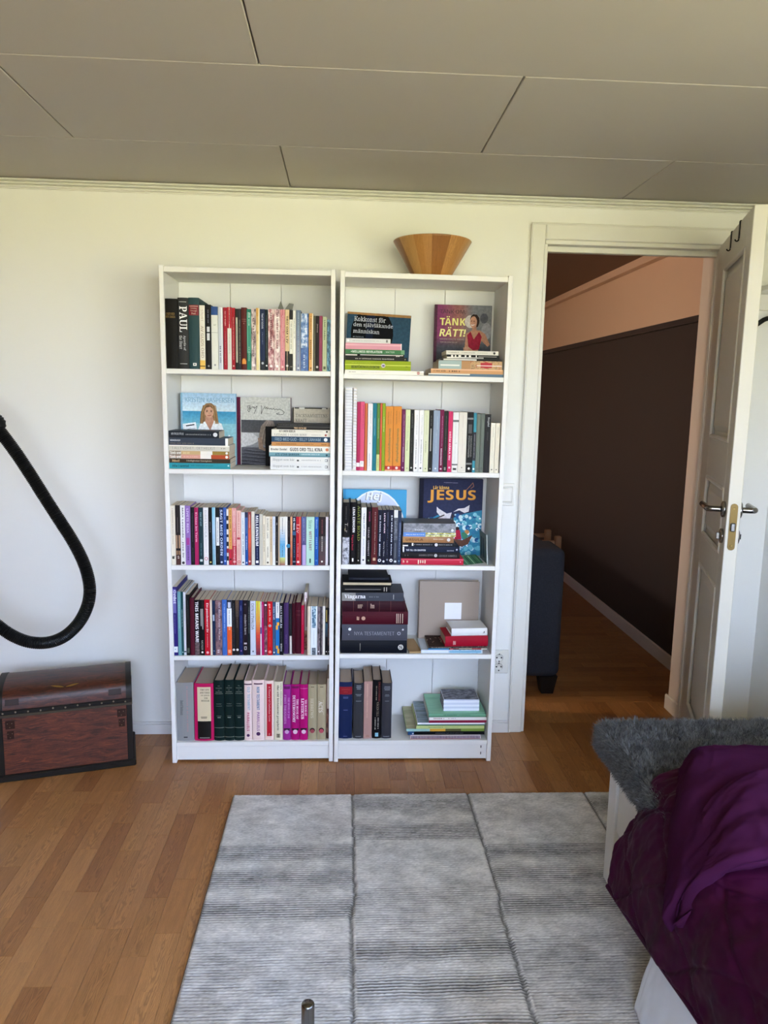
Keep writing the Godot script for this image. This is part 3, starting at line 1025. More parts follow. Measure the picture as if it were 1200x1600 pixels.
func chest():
	var e := Vector3(0.961, 0, -0.276)
	var L := 0.445
	var c := thing("wooden_chest", "old red-brown wooden chest with domed lid and dark iron edges", "chest", Vector3(-0.776, 0, 0.268))
	c.transform.basis = Basis(e, Vector3.UP, e.cross(Vector3.UP))
	var D := 0.235
	var wood := chest_wood()
	var iron := paint("#17130f", 0.5)
	var worn := paint("#3d362c", 0.55)
	# body: x from -L to 0, z from -D to 0
	var body := obj("body", uv_box(Vector3(-L, 0.022, -D), Vector3(0, 0.240, 0)), wood, c)
	obj("plinth", span(Vector3(-L - 0.012, 0, -D - 0.006), Vector3(0.012, 0.024, 0.012), 0.004), iron, c)
	for x in [-L, 0.0]:
		obj("corner_strap", span(Vector3(x - (0.003 if x < 0 else 0.017), 0.022, -0.014), Vector3(x + (0.017 if x < 0 else 0.003), 0.240, 0.003), 0.0015), iron, c)
		obj("side_strap", span(Vector3(x - 0.003, 0.022, -D), Vector3(x + 0.003, 0.240, -D + 0.02), 0.0015), iron, c)
	obj("seam_band", span(Vector3(-L - 0.004, 0.236, -D - 0.002), Vector3(0.004, 0.246, 0.005), 0.002), worn, c)
	obj("seam_band", span(Vector3(-L - 0.004, 0.247, -D - 0.002), Vector3(0.004, 0.262, 0.005), 0.002), iron, c)
	rng.seed = 3
	for k in 11:
		var st := smooth_tool()
		lathe(st, [Vector2(0.0035, 0), Vector2(0.003, 0.0015), Vector2(0, 0.0022)], 8, Transform3D(Basis(Vector3.RIGHT, PI / 2), Vector3(-L + 0.02 + k * 0.0405, 0.2535 + rng.randf_range(-0.003, 0.003), 0.005)))
		obj("nail", done(st), paint("#8f8672", 0.35, 0.8), c)
	# domed lid: an arch from front to back, extruded along x
	var arch := []
	for k in 17:
		var a := PI * k / 16
		arch.append(Vector2(-D / 2 + D / 2 * signf(cos(a)) * pow(absf(cos(a)), 0.72), 0.258 + 0.082 * pow(sin(a), 0.62)))
	var dull: StandardMaterial3D = wood.duplicate()
	dull.albedo_color = Color("#cfc4bf")
	var lid := obj("lid", arch_mesh(arch, -L, 0.0, 0.0), dull, c)
	for r in [[-L - 0.003, -L + 0.020], [-0.017, 0.003]]:
		obj("lid_strap", arch_mesh(arch, r[0], r[1], 0.0025), iron, lid)
	# painted sprigs on the lid
	for s in [-1.0, 1.0]:
		var st := tool()
		var o := Vector3(-L * 0.50, 0.3235, -0.0135)
		var prev := []
		for k in 7:
			var t := k / 6.0
			var mid := Vector3(s * (0.004 + 0.044 * t), 0.0055 * t, -0.0095 * t)
			var wd := 0.0023 * sin(PI * clampf(t * 0.9 + 0.08, 0, 1))
			var now := [o + mid + Vector3(0, wd, -wd * 1.2), o + mid - Vector3(0, wd, -wd * 1.2)]
			if k > 0: quad(st, prev[0], prev[1], now[1], now[0])
			prev = now
		obj("painted_leaf", done(st), paint("#85642c", 0.6), lid)
	# iron lock fittings on the front, dull
	for x in [-0.030, -L + 0.045]:
		for y in [0.208, 0.170]:
			var f := obj("fitting", box_mesh(Vector3(x - 0.004, y, 0.001), Vector3(0.030 if y > 0.2 else 0.022, 0.030, 0.003), 0.001), paint("#2e170e", 0.5), c)
			for q in [[-0.008, 0.006], [0.006, 0.006], [-0.001, -0.008]]:
				obj("rivet", box_mesh(Vector3(x - 0.004 + q[0], y + q[1], 0.003), Vector3(0.003, 0.003, 0.002), 0.001), paint("#7e6a50", 0.4, 0.6), f)
	for x in [-0.055, -L + 0.05]:
		obj("lid_fitting", box_mesh(Vector3(x, 0.289, -0.004), Vector3(0.045, 0.022, 0.004), 0.001, Basis(Vector3.RIGHT, -0.25)), paint("#2a1810", 0.5), lid)

func chest_wood() -> StandardMaterial3D:
	var im := Image.create_empty(512, 256, false, Image.FORMAT_RGB8)
	for y in 256:
		for x in 512:
			var u := x / 512.0
			var v := y / 256.0
			var w := noise.get_noise_2d(u * 4.0, v * 9.0) * 0.25
			var f := noise.get_noise_2d(u * 2.6, v * 26.0 + w * 7.0) * 0.75 + noise.get_noise_2d(u * 6.0, v * 80.0 + w * 9.0) * 0.8
			var t := clampf(0.55 + 0.55 * f, 0.0, 1.0)
			im.set_pixel(x, y, Color("#1d0a05").lerp(Color("#7c3b20"), t))
	var m := StandardMaterial3D.new()
	m.albedo_texture = ImageTexture.create_from_image(im)
	m.roughness = 0.42
	return m

func uv_box(a: Vector3, b: Vector3) -> ArrayMesh:
	var st := tool()
	var mid := (a + b) / 2
	for ax in 3:
		var u := 0 if ax != 0 else 2
		var v := 1 if ax != 1 else 2
		for s in [0, 1]:
			var q := []
			for k in [[0, 0], [1, 0], [1, 1], [0, 1]]:
				var p := Vector3.ZERO
				p[ax] = a[ax] if s == 0 else b[ax]
				p[u] = a[u] if k[0] == 0 else b[u]
				p[v] = a[v] if k[1] == 0 else b[v]
				q.append([p, Vector2(p[u] * 2.0, -p[v] * 3.0)])
			for f in [[0, 1, 2], [0, 2, 3]]:
				var A: Vector3 = q[f[0]][0]
				var B: Vector3 = q[f[1]][0]
				var C: Vector3 = q[f[2]][0]
				var good := (B - A).cross(C - A).dot((A + B + C) / 3 - mid) > 0
				for i in ([f[0], f[2], f[1]] if good else f):
					st.set_uv(q[i][1]); st.add_vertex(q[i][0])
	return done(st)

func arch_mesh(arch: Array, x0: float, x1: float, grow: float) -> ArrayMesh:
	var st := smooth_tool()
	var c := Vector2(-0.1175, 0.258)
	var pts := []
	for p in arch: pts.append(c + (p - c) * (1.0 + grow * 9.0))
	var len := 0.0
	for k in pts.size() - 1:
		var p: Vector2 = pts[k]
		var q: Vector2 = pts[k + 1]
		var l2 := len + p.distance_to(q)
		var A := Vector3(x0, p.y, p.x)
		var B := Vector3(x1, p.y, p.x)
		var C := Vector3(x1, q.y, q.x)
		var D := Vector3(x0, q.y, q.x)
		for v in [[A, x0, len], [C, x1, l2], [B, x1, len], [A, x0, len], [D, x0, l2], [C, x1, l2]]:
			st.set_uv(Vector2(v[1] * 2.0 + 0.3, v[2] * 3.0 + 0.1)); st.add_vertex(v[0])
		len = l2
	st.set_smooth_group(1)
	for x in [x0, x1]:
		for k in pts.size() - 1:
			st.set_uv(Vector2(pts[k].x * 2, pts[k].y * 3))
			out_tri(st, Vector3(x, c.y, c.x), Vector3(x, pts[k].y, pts[k].x), Vector3(x, pts[k + 1].y, pts[k + 1].x), Vector3((x0 + x1) / 2, c.y + 0.02, c.x))
	return done(st)

func hose():
	var way := PackedVector3Array([Vector3(-2.2, 1.62, 0.3), Vector3(-1.75, 1.56, 0.32), Vector3(-1.2214, 1.3026, 0.33), Vector3(-1.1655, 1.234, 0.33), Vector3(-1.1152, 1.1615, 0.33), Vector3(-1.0672, 1.0816, 0.33), Vector3(-1.019, 0.9963, 0.33), Vector3(-0.9726, 0.9168, 0.33), Vector3(-0.9334, 0.847, 0.33), Vector3(-0.905, 0.781, 0.33), Vector3(-0.89, 0.72, 0.33), Vector3(-0.8887, 0.6677, 0.33), Vector3(-0.9017, 0.6168, 0.33), Vector3(-0.9308, 0.5643, 0.33), Vector3(-0.9728, 0.5216, 0.33), Vector3(-1.0208, 0.4974, 0.33), Vector3(-1.0707, 0.4909, 0.33), Vector3(-1.1225, 0.5001, 0.33), Vector3(-1.179, 0.5302, 0.33), Vector3(-1.2459, 0.5896, 0.33), Vector3(-1.3234, 0.6732, 0.33), Vector3(-1.75, 0.95, 0.33), Vector3(-2.2, 1, 0.33)])
	var cv := Curve3D.new()
	for i in way.size():
		var t: Vector3 = (way[mini(i + 1, way.size() - 1)] - way[maxi(i - 1, 0)]) * 0.1667
		cv.add_point(way[i], -t, t)
	cv.bake_interval = 0.0031
	var st := smooth_tool()
	st.set_smooth_group(-1)
	var line := PackedVector3Array()
	var total := cv.get_baked_length()
	var count := int(total / 0.0030)
	for k in count + 1:
		line.append(cv.sample_baked(total * k / count, true))
	tube(st, line, 0.0205, 18, 0.0014)
	var h := thing("vacuum_hose", "black ribbed hose hanging in a loop above the wooden chest", "hose", Vector3.ZERO)
	obj("ribbed_tube", done(st), paint("#121212", 0.35), h)
	for k in [0, way.size() - 1]:
		st = smooth_tool()
		tube(st, PackedVector3Array([way[k], way[k] + (way[k] - way[1 if k == 0 else k - 1]).normalized() * 0.09]), 0.026, 16)
		obj("end_cuff", done(st), paint("#1c1c1c", 0.3), h)

func small_things():
	# light switch
	var pl := paint("#e9e7e1", 0.3)
	var s := thing("light_switch", "square white rocker switch on the wall by the door casing", "switch", Vector3(0.632, 0.999, 0.0))
	obj("plate", rounded_box(Vector3(0.084, 0.090, 0.010), 0.004, 3), pl, s).position = Vector3(0, 0, 0.005)
	obj("rim", box_mesh(Vector3(0, -0.001, 0.010), Vector3(0.070, 0.068, 0.004), 0.0018), paint("#d8d5cd", 0.35), s)
	obj("rocker", rounded_box(Vector3(0.060, 0.054, 0.009), 0.0035, 3), pl, s).position = Vector3(0, 0, 0.0135)
	# double socket
	var k := thing("wall_socket", "double white wall socket low on the wall beside the bookcase", "socket", Vector3(0.641, 0.306, 0.0))
	obj("plate", rounded_box(Vector3(0.082, 0.100, 0.012), 0.005, 3), paint("#dfddd4", 0.3), k).position = Vector3(0, 0, 0.006)
	for y in [-0.0195, 0.0195]:
		var st := smooth_tool()
		lathe(st, [Vector2(0, 0.002), Vector2(0.0165, 0.002), Vector2(0.0165, 0.0045), Vector2(0.0195, 0.0045), Vector2(0.0195, 0.0)], 28, Transform3D(Basis(Vector3.RIGHT, PI / 2), Vector3(0, y, 0.0118)))
		var well := obj("socket_well", done(st), paint("#e6e4dc", 0.3), k)
		for x in [-0.0095, 0.0095]:
			st = smooth_tool()
			lathe(st, [Vector2(0.0032, 0.0), Vector2(0.0032, 0.0006), Vector2(0, 0.0006)], 12, Transform3D(Basis(Vector3.RIGHT, PI / 2), Vector3(x, y, 0.0139)))
			obj("pin_hole", done(st), paint("#2b2a28", 0.6), well)
		for dy in [-0.0155, 0.0155]:
			obj("earth_clip", box_mesh(Vector3(0, y + dy, 0.0155), Vector3(0.005, 0.006, 0.003), 0.001), paint("#4a4844", 0.3, 0.6), well)
	# wooden bowl made of staves
	var b := thing("wooden_bowl", "conical wooden bowl of glued staves on the right bookcase top", "bowl", Vector3(0.303, 1.7972, 0.145))
	var tones := ["#d19a5c", "#bb8145", "#dcaa6a", "#a8713a", "#cb9354", "#e0b47c"]
	rng.seed = 17
	for i in 26:
		var a0 := TAU * i / 26
		var a1 := TAU * (i + 1) / 26
		var st := smooth_tool()
		lathe(st, [Vector2(0.0665, 0.0), Vector2(0.1375, 0.122), Vector2(0.1400, 0.1265), Vector2(0.1375, 0.1285), Vector2(0.1345, 0.1285), Vector2(0.132, 0.124), Vector2(0.0615, 0.008)], 3, Transform3D.IDENTITY, a0, a1)
		var st_uv := done(st)
		var m := grain(rng.randi() % 5, tones[rng.randi() % tones.size()], 0.35)
		m = m.duplicate()
		m.uv1_triplanar = true
		m.uv1_scale = Vector3(9, 2.2, 9)
		mats["bowl %d" % i] = m
		obj("stave", st_uv, m, b)
	var st3 := smooth_tool()
	lathe(st3, [Vector2(0, 0), Vector2(0.066, 0), Vector2(0.066, 0.009), Vector2(0, 0.009)], 36)
	obj("foot", done(st3), paint("#8a5a2b", 0.4), b)
	# steel tube standing on the rug
	var tb := thing("steel_tube", "short upright polished steel tube standing on the rug", "tube", Vector3(-0.062, 0.013, 1.675))
	st3 = smooth_tool()
	lathe(st3, [Vector2(0.0125, 0.0), Vector2(0.0125, 0.222), Vector2(0.0118, 0.2255), Vector2(0.0100, 0.2270), Vector2(0.0, 0.2270)], 32)
	obj("shaft", done(st3), paint("#7d7b78", 0.22, 1.0), tb)
	st3 = smooth_tool()
	lathe(st3, [Vector2(0, 0), Vector2(0.05, 0), Vector2(0.05, 0.005), Vector2(0.014, 0.012), Vector2(0.0126, 0.012)], 32)
	obj("foot_plate", done(st3), paint("#6d6b68", 0.3, 1.0), tb)
	# small wall shelf with a hanger in the corner behind the door
	var sh := thing("wall_shelf", "narrow white wall shelf in the corner behind the open door", "shelf", Vector3(1.63, 1.735, 0.0))
	obj("board", span(Vector3(-0.07, 0.06, 0.001), Vector3(0.088, 0.078, 0.18), 0.002), pl, sh)
	obj("back_rail", span(Vector3(-0.07, 0.0, 0.001), Vector3(0.088, 0.06, 0.018), 0.002), pl, sh)
	var hg := thing("clothes_hanger", "black clothes hanger under the shelf behind the door", "hanger", Vector3(1.63, 1.70, 0.09))
	var pp := PackedVector3Array([Vector3(-0.10, -0.045, 0), Vector3(-0.05, -0.01, 0), Vector3(0, 0.01, 0), Vector3(0.05, -0.01, 0), Vector3(0.08, -0.04, 0)])
	st3 = smooth_tool()
	tube(st3, pp, 0.009, 10)
	obj("shoulder_bar", done(st3), paint("#101114", 0.5), hg)
	st3 = smooth_tool()
	var hook := PackedVector3Array()
	for t in 9:
		var a := -PI / 2 + PI * 1.3 * t / 8
		hook.append(Vector3(0.014 * cos(a), 0.034 + 0.014 * sin(a), 0))
	tube(st3, hook, 0.002, 8)
	obj("hook", done(st3), paint("#101114", 0.4, 0.5), hg)

func bookcases():
	bookcase("bookcase", "tall white open bookcase full of books, the one nearer the wooden chest", Vector3(-0.633, 0, DF), 0.0041, [1.4547, 1.1067, 0.7583, 0.4179, 0.0807], false)
	bookcase("bookcase", "tall white open bookcase full of books, the one beside the doorway", Vector3(-0.0296, 0, DF), -0.003, [1.4508, 1.1098, 0.7655, 0.4258, 0.0847], true)

# ------------------------------------------------------------------ books
# prints on a spine, parts split by ; and fields by | , s and e run from 0 at the head to 1 at the foot:
# T|words|colour|s|e|height in widths|offset|face   H|words|colour|s|height in widths|width|offset|face
# R|colour|s|e|x0|x1   D|colour|s|e|height|offset   X|colour|s|e|x0|x1|lines   E|colour|s|width|offset
# M|three colours|s|e   G|colour|colour|s|e
func spine_z(x: float, w: float, bulge: float) -> float:
	var t := x / (w * 0.5)
	return -bulge * t * t

func strip(st: SurfaceTool, w: float, bulge: float, x0: float, x1: float, y0: float, y1: float, lift: float):
	var n := 6 if bulge > 0.0005 and x1 - x0 > w * 0.3 else 1
	for i in n:
		var a := x0 + (x1 - x0) * i / n
		var b := x0 + (x1 - x0) * (i + 1) / n
		var za := spine_z(a, w, bulge) + lift
		var zb := spine_z(b, w, bulge) + lift
		for p in [[a, y0, za], [b, y1, zb], [b, y0, zb], [a, y0, za], [a, y1, za], [b, y1, zb]]:
			st.set_uv(Vector2(clampf((p[0] + w / 2) / w, 0, 1), clampf((y1 - p[1]) / maxf(y1 - y0, 1e-5), 0, 1)))
			st.add_vertex(Vector3(p[0], p[1], p[2]))

func mottle(cols: String) -> StandardMaterial3D:
	var key := "mottle " + cols
	if not mats.has(key):
		var c := cols.split(",")
		var im := Image.create_empty(32, 192, false, Image.FORMAT_RGB8)
		var o := float(mats.size()) * 13.7
		for y in 192:
			for x in 32:
				var t := 0.5 + 0.55 * noise.get_noise_2d(x * 0.035 + o, y * 0.03) + 0.22 * noise.get_noise_2d(x * 0.12 + o, y * 0.08 + 40.0)
				t = clampf(t, 0.0, 0.999) * (c.size() - 1)
				im.set_pixel(x, y, Color(c[int(t)]).lerp(Color(c[int(t) + 1]), t - int(t)))
		var m := StandardMaterial3D.new()
		m.albedo_texture = ImageTexture.create_from_image(im)
		m.roughness = 0.5
		mats[key] = m
	return mats[key]

func make_book(label: String, group: String, kind: String, w: float, h: float, d: float, hex: String, prints: String, page := "#d6c9b4") -> Node3D:
	var o := thing("book", label, "book", Vector3.ZERO, 0.0, group)
	var hard := kind == "h"
	var t := minf(0.0026 if hard else 0.0006, w * 0.25)
	var over := 0.0035 if hard else 0.0
	var bulge := minf(0.0045, w * 0.13) if hard else minf(0.0006, w * 0.03)
	var m := paint(hex, 0.55 if hard else 0.45, 0.0, 0.22)
	var st := tool()
	var n := 6 if hard else 2
	for i in n:
		var a := -w / 2 + w * i / n
		var b := -w / 2 + w * (i + 1) / n
		var za := spine_z(a, w, bulge)
		var zb := spine_z(b, w, bulge)
		quad(st, Vector3(a, 0, za), Vector3(b, 0, zb), Vector3(b, h, zb), Vector3(a, h, za))
		quad(st, Vector3(a, h, za), Vector3(b, h, zb), Vector3(b, h, zb - t), Vector3(a, h, za - t))
		quad(st, Vector3(a, 0, za - t), Vector3(b, 0, zb - t), Vector3(b, 0, zb), Vector3(a, 0, za))
		quad(st, Vector3(a, h, za - t), Vector3(b, h, zb - t), Vector3(b, 0, zb - t), Vector3(a, 0, za - t))
	for s in [-1.0, 1.0]:
		box(st, Vector3(s * (w / 2 - t / 2), h / 2, -(d + bulge) / 2), Vector3(t, h, d - bulge), 0.0004 if hard else 0.0)
	obj("cover", done(st), m, o)
	obj("pages", span(Vector3(-w / 2 + t, over, -d + over), Vector3(w / 2 - t, h - maxf(over, 0.0004), -bulge - t), 0.0), paint(page, 0.85), o)
	if kind == "b":
		st = tool()
		var rings := int(h / 0.0105)
		for i in rings:
			box(st, Vector3(0, 0.004 + (h - 0.008) * (i + 0.5) / rings, 0.001), Vector3(w * 0.94, (h - 0.008) / rings * 0.72, 0.009), 0.0022)
		obj("comb_binding", done(st), paint("#e6e6ea", 0.35), o)
	if prints:
		spine_prints(o, prints, w, h, bulge)
	return o

func spine_prints(o: Node3D, prints: String, w: float, h: float, bulge: float):
	var down := Basis(Vector3.BACK, -PI / 2)
	var lift := 0.0003
	for item in prints.split(";"):
		var f := item.split("|")
		var k := f[0].strip_edges()
		lift += 0.00006
		match k:
			"T":
				var s := float(f[3])
				var e := float(f[4])
				letters(o, f[1], paint(f[2], 0.5), Vector3((float(f[6]) if f.size() > 6 else 0.0) * w, h * (1.0 - (s + e) / 2), lift + 0.0003), h * (e - s), w * float(f[5]), down, f[7] if f.size() > 7 else "sans", "title_lettering")
			"H":
				letters(o, f[1], paint(f[2], 0.5), Vector3((float(f[6]) if f.size() > 6 else 0.0) * w, h * (1.0 - float(f[3])), lift + 0.0003), w * float(f[5]), w * float(f[4]), Basis.IDENTITY, f[7] if f.size() > 7 else "sans", "title_lettering")
			"R", "M", "G":
				var st := tool()
				var i := 2 if k != "G" else 3
				var x0 := float(f[i + 2]) if f.size() > i + 2 else -0.5
				var x1 := float(f[i + 3]) if f.size() > i + 3 else 0.5
				if k == "G":
					st.set_smooth_group(0)
					var ca := Color(f[1]).srgb_to_linear()
					var cb := Color(f[2]).srgb_to_linear()
					for j in 6:
						var s0 := float(f[3]) + (float(f[4]) - float(f[3])) * j / 6.0
						var s1 := float(f[3]) + (float(f[4]) - float(f[3])) * (j + 1) / 6.0
						st.set_color(ca.lerp(cb, (j + 0.5) / 6.0))
						strip(st, w, bulge, x0 * w, x1 * w, h * (1 - s1), h * (1 - s0), lift)
					if not mats.has("blend"):
						var gm := StandardMaterial3D.new()
						gm.vertex_color_use_as_albedo = true
						gm.roughness = 0.45
						mats["blend"] = gm
					obj("spine_picture", done(st), mats["blend"], o)
				else:
					strip(st, w, bulge, x0 * w, x1 * w, h * (1 - float(f[3])), h * (1 - float(f[2])), lift)
					obj("spine_band" if k == "R" else "spine_picture", done(st), paint(f[1], 0.5) if k == "R" else mottle(f[1]), o)
			"D":
				var st := tool()
				var y := h * (1 - float(f[2]))
				var end := h * (1 - float(f[3]))
				var hh := w * float(f[4]) / 2
				var off := (float(f[5]) if f.size() > 5 else 0.0) * w
				var th := hh * 0.34                      # a letter is two or three strokes across the line
				while y - hh * 1.2 > end:
					var b2 := hh * (1.0 if rng.randf() < 0.35 else 0.68)
					var strokes := 2 if rng.randf() < 0.75 else 3
					for q in strokes:
						var yy := y - hh * 0.52 * q
						strip(st, w, bulge, off - hh * 0.68, off + (b2 if q == 0 else hh * 0.6), yy - th, yy, lift)
					if rng.randf() < 0.7:
						var xx := off + (hh * 0.42 if rng.randf() < 0.6 else -hh * 0.5)
						strip(st, w, bulge, xx - th * 0.4, xx + th * 0.4, y - hh * 0.52 * (strokes - 1), y, lift)
					y -= hh * (0.52 * strokes + 0.45) + (hh * 0.9 if rng.randf() < 0.18 else 0.0)
				obj("spine_lettering", done(st), paint(f[1], 0.5), o)
			"X":
				var st := tool()
				var n := int(f[6])
				for i in n:
					var y0 := h * (1 - (float(f[2]) + (float(f[3]) - float(f[2])) * (i + 0.25) / n))
					var y1 := h * (1 - (float(f[2]) + (float(f[3]) - float(f[2])) * (i + 0.75) / n))
					var g := rng.randf_range(0.0, 0.22)
					strip(st, w, bulge, lerpf(float(f[4]), float(f[5]), g) * w, lerpf(float(f[5]), float(f[4]), g) * w, y1, y0, lift)
				obj("spine_lettering", done(st), paint(f[1], 0.5), o)
			"E":
				var st := tool()
				var r := w * float(f[3]) / 2
				var c := Vector3((float(f[4]) if f.size() > 4 else 0.0) * w, h * (1 - float(f[2])), lift)
				for i in 16:
					var a := TAU * i / 16
					var b := TAU * (i + 1) / 16
					tri(st, c, c + Vector3(cos(a), sin(a), 0) * r, c + Vector3(cos(b), sin(b), 0) * r)
				obj("publisher_mark", done(st), paint(f[1], 0.5), o)

# upright: x of the middle of the spine, y of the shelf, z of the spine
func up(x: float, y: float, z: float, w: float, h: float, d: float, kind: String, hex: String, prints: String, label: String, group: String, page := "#d6c9b4", lean := 0.0):
	var b := make_book(label, group, kind, w, h, d, hex, prints, page)
	b.position = Vector3(x, y, z)
	b.rotation.z = lean
	return b

# lying with the spine to the front: x of the foot (right end), y of the underside
func lie(x: float, y: float, z: float, w: float, h: float, d: float, kind: String, hex: String, prints: String, label: String, group: String, page := "#d6c9b4", turn := 0.0):
	var b := make_book(label, group, kind, w, h, d, hex, prints, page)
	b.transform = Transform3D(Basis(Vector3.UP, turn) * Basis(Vector3.BACK, PI / 2), Vector3(x, y + w / 2, z))
	return b

func books():
	rng.seed = 99
	up(-0.6053, 1.4551, 0.252, 0.0455, 0.2358, 0.19, "h", "#191715", "H|OXFORD|#a8894c|.215|.16|.62|0|serif;H|STUDIES|#a8894c|.258|.15|.7|0|serif", "thick black hardback with small gold title, first from left, top shelf, left bookcase", "books on the top shelf of the left bookcase", "#d6c9b4")
	up(-0.5636, 1.4553, 0.252, 0.035, 0.2399, 0.2, "h", "#343434", "T|PAUL|#f2f2f2|.12|.48|.72|.05|serif_bold;T|Apostle of|#d8d8d8|.53|.74|.28|.12|serif;T|the Heart|#d8d8d8|.53|.72|.28|-.22|serif;R|#c8c8c8|.055|.062|-.35|.35;R|#c8c8c8|.925|.932|-.35|.35", "charcoal hardback with tall white title, second from left, top shelf, left bookcase", "books on the top shelf of the left bookcase", "#d6c9b4")
	up(-0.5267, 1.4555, 0.252, 0.0364, 0.2407, 0.2, "h", "#31494c", "R|#7c1f2c|.10|.245|-.46|.46;R|#d8b9a8|.115|.123|-.4|.4;H|Thinking|#d9c4b4|.15|.16|.6|0|serif;H|Through|#d9c4b4|.185|.16|.62|0|serif;H|Paul|#d9c4b4|.22|.16|.4|0|serif;R|#e8e8e4|.915|.955|-.12|.2;E|#31494c|.935|.14|.04", "thick dark teal hardback with red label, third from left, top shelf, left bookcase", "books on the top shelf of the left bookcase", "#d6c9b4")
	up(-0.4981, 1.4556, 0.252, 0.0182, 0.2156, 0.13, "p", "#e4dfd2", "T|STORT|#b59a86|.07|.25|.42|0|sans;T|AV GUDS ORD|#8b7464|.32|.82|.5|0|sans;R|#e7bd5d|.86|1;R|#6a4a20|.945|.96", "cream paperback with yellow foot, fourth from left, top shelf, left bookcase", "books on the top shelf of the left bookcase", "#d6c9b4")
	up(-0.4777, 1.4557, 0.252, 0.0193, 0.2184, 0.13, "p", "#1b1a1c", "R|#d8d8dc|.34|.42|-.25|.25;R|#d8d8dc|.44|.55|-.25|.25;D|#7e7e8c|.08|.3|.3|0;E|#9a9a98|.95|.34", "black paperback with white title block, fifth from left, top shelf, left bookcase", "books on the top shelf of the left bookcase", "#d6c9b4")
	up(-0.4557, 1.4558, 0.252, 0.0224, 0.2124, 0.13, "p", "#dfdfd8", "R|#2d4d86|0|.135;D|#b4b4ac|.28|.33|.5|0;R|#8f8f8c|.41|.415;E|#8f9090|.93|.3", "white paperback with blue head, sixth from left, top shelf, left bookcase", "books on the top shelf of the left bookcase", "#d6c9b4")
	up(-0.4352, 1.4558, 0.252, 0.0158, 0.2097, 0.13, "p", "#c9cdd6", "R|#e8e8ea|0|1|.2|.5;D|#2c3550|.62|.93|.4|-.1;R|#9b5a68|0|1|.44|.5", "thin pale blue paperback with dark lettering, seventh from left, top shelf, left bookcase", "books on the top shelf of the left bookcase", "#d6c9b4")
	up(-0.4193, 1.4559, 0.252, 0.0123, 0.21, 0.13, "p", "#9f2332", "D|#e3b3b3|.06|.30|.45|0;D|#c87f84|.38|.93|.3|0", "thin red paperback with pink title, eighth from left, top shelf, left bookcase", "books on the top shelf of the left bookcase", "#d6c9b4")
	up(-0.4053, 1.456, 0.252, 0.0138, 0.2114, 0.13, "p", "#ddd6cd", "R|#b5172b|0|.335;D|#7d1a26|.05|.27|.4|0;D|#b7aca2|.42|.75|.3|0", "white paperback with bright red head, ninth from left, top shelf, left bookcase", "books on the top shelf of the left bookcase", "#d6c9b4")
	up(-0.3917, 1.456, 0.252, 0.0114, 0.2096, 0.13, "p", "#a2222e", "D|#d8b0a8|.15|.85|.3|0;E|#d8b0a8|.94|.5", "red paperback right beside a white one, tenth from left, top shelf, left bookcase", "books on the top shelf of the left bookcase", "#d6c9b4")
	up(-0.3799, 1.4561, 0.252, 0.0099, 0.2066, 0.13, "p", "#272524", "R|#b9b4a0|.14|.88|-.3|.3;D|#6b675a|.25|.7|.3|0", "thin black paperback with pale label, eleventh from left, top shelf, left bookcase", "books on the top shelf of the left bookcase", "#d6c9b4")
	up(-0.3699, 1.4561, 0.252, 0.0085, 0.2068, 0.13, "p", "#393338", "D|#9d947a|.18|.9|.45|0", "very thin dark grey paperback, twelfth from left, top shelf, left bookcase", "books on the top shelf of the left bookcase", "#d6c9b4")
	up(-0.3556, 1.4562, 0.252, 0.0183, 0.2114, 0.13, "h", "#5b2b28", "R|#a5746a|.185|.191|-.4|.4;R|#a5746a|.215|.221|-.4|.4;E|#a5746a|.255|.2;R|#d48a3a|.85|.905|-.38|.38;E|#d48a3a|.84|.6", "maroon brown hardback with orange emblem, thirteenth from left, top shelf, left bookcase", "books on the top shelf of the left bookcase", "#d6c9b4")
	up(-0.3381, 1.4562, 0.252, 0.0143, 0.2064, 0.13, "p", "#2a7561", "R|#4f9a82|.06|.72;T|JESUS|#d5e8dc|.05|.14|.5|0|sans_bold;D|#d5e8dc|.17|.28|.34|0;D|#a9cdbf|.62|.86|.4|0", "green paperback with pale mint title, fourteenth from left, top shelf, left bookcase", "books on the top shelf of the left bookcase", "#d6c9b4")
	up(-0.3221, 1.4563, 0.252, 0.0156, 0.2079, 0.13, "p", "#c9b8b4", "M|#2c2220,#8a7373,#d8c8c4,#f0e8e4|0|1;D|#3a1f24|.15|.8|.5|0;E|#f0e6e6|.92|.6", "mottled grey brown photo-spined paperback, fifteenth from left, top shelf, left bookcase", "books on the top shelf of the left bookcase", "#d6c9b4")
	up(-0.3073, 1.4564, 0.252, 0.0121, 0.2107, 0.13, "p", "#e6d49a", "G|#c58f2f|#e9d7a0|0|.8|-.5|.2;R|#efe7cf|0|1|.2|.5;D|#7a5a22|.38|.43|.4|-.1", "cream paperback with mustard head, sixteenth from left, top shelf, left bookcase", "books on the top shelf of the left bookcase", "#d6c9b4")
	up(-0.2915, 1.4564, 0.252, 0.0166, 0.2074, 0.13, "p", "#26304d", "T|Vad är kärlek|#d7dcea|.07|.32|.36|0|serif;D|#7f8bb4|.38|.58|.24|0;R|#1c2028|.84|1;E|#b8bcc0|.885|.5", "navy paperback with italic white title, seventeenth from left, top shelf, left bookcase", "books on the top shelf of the left bookcase", "#d6c9b4")
	up(-0.2778, 1.4565, 0.252, 0.0095, 0.2067, 0.13, "p", "#1f2a2c", "D|#5a6a68|.1|.8|.35|0;E|#d9d9d6|.925|.62", "thin dark green-black paperback, eighteenth from left, top shelf, left bookcase", "books on the top shelf of the left bookcase", "#d6c9b4")
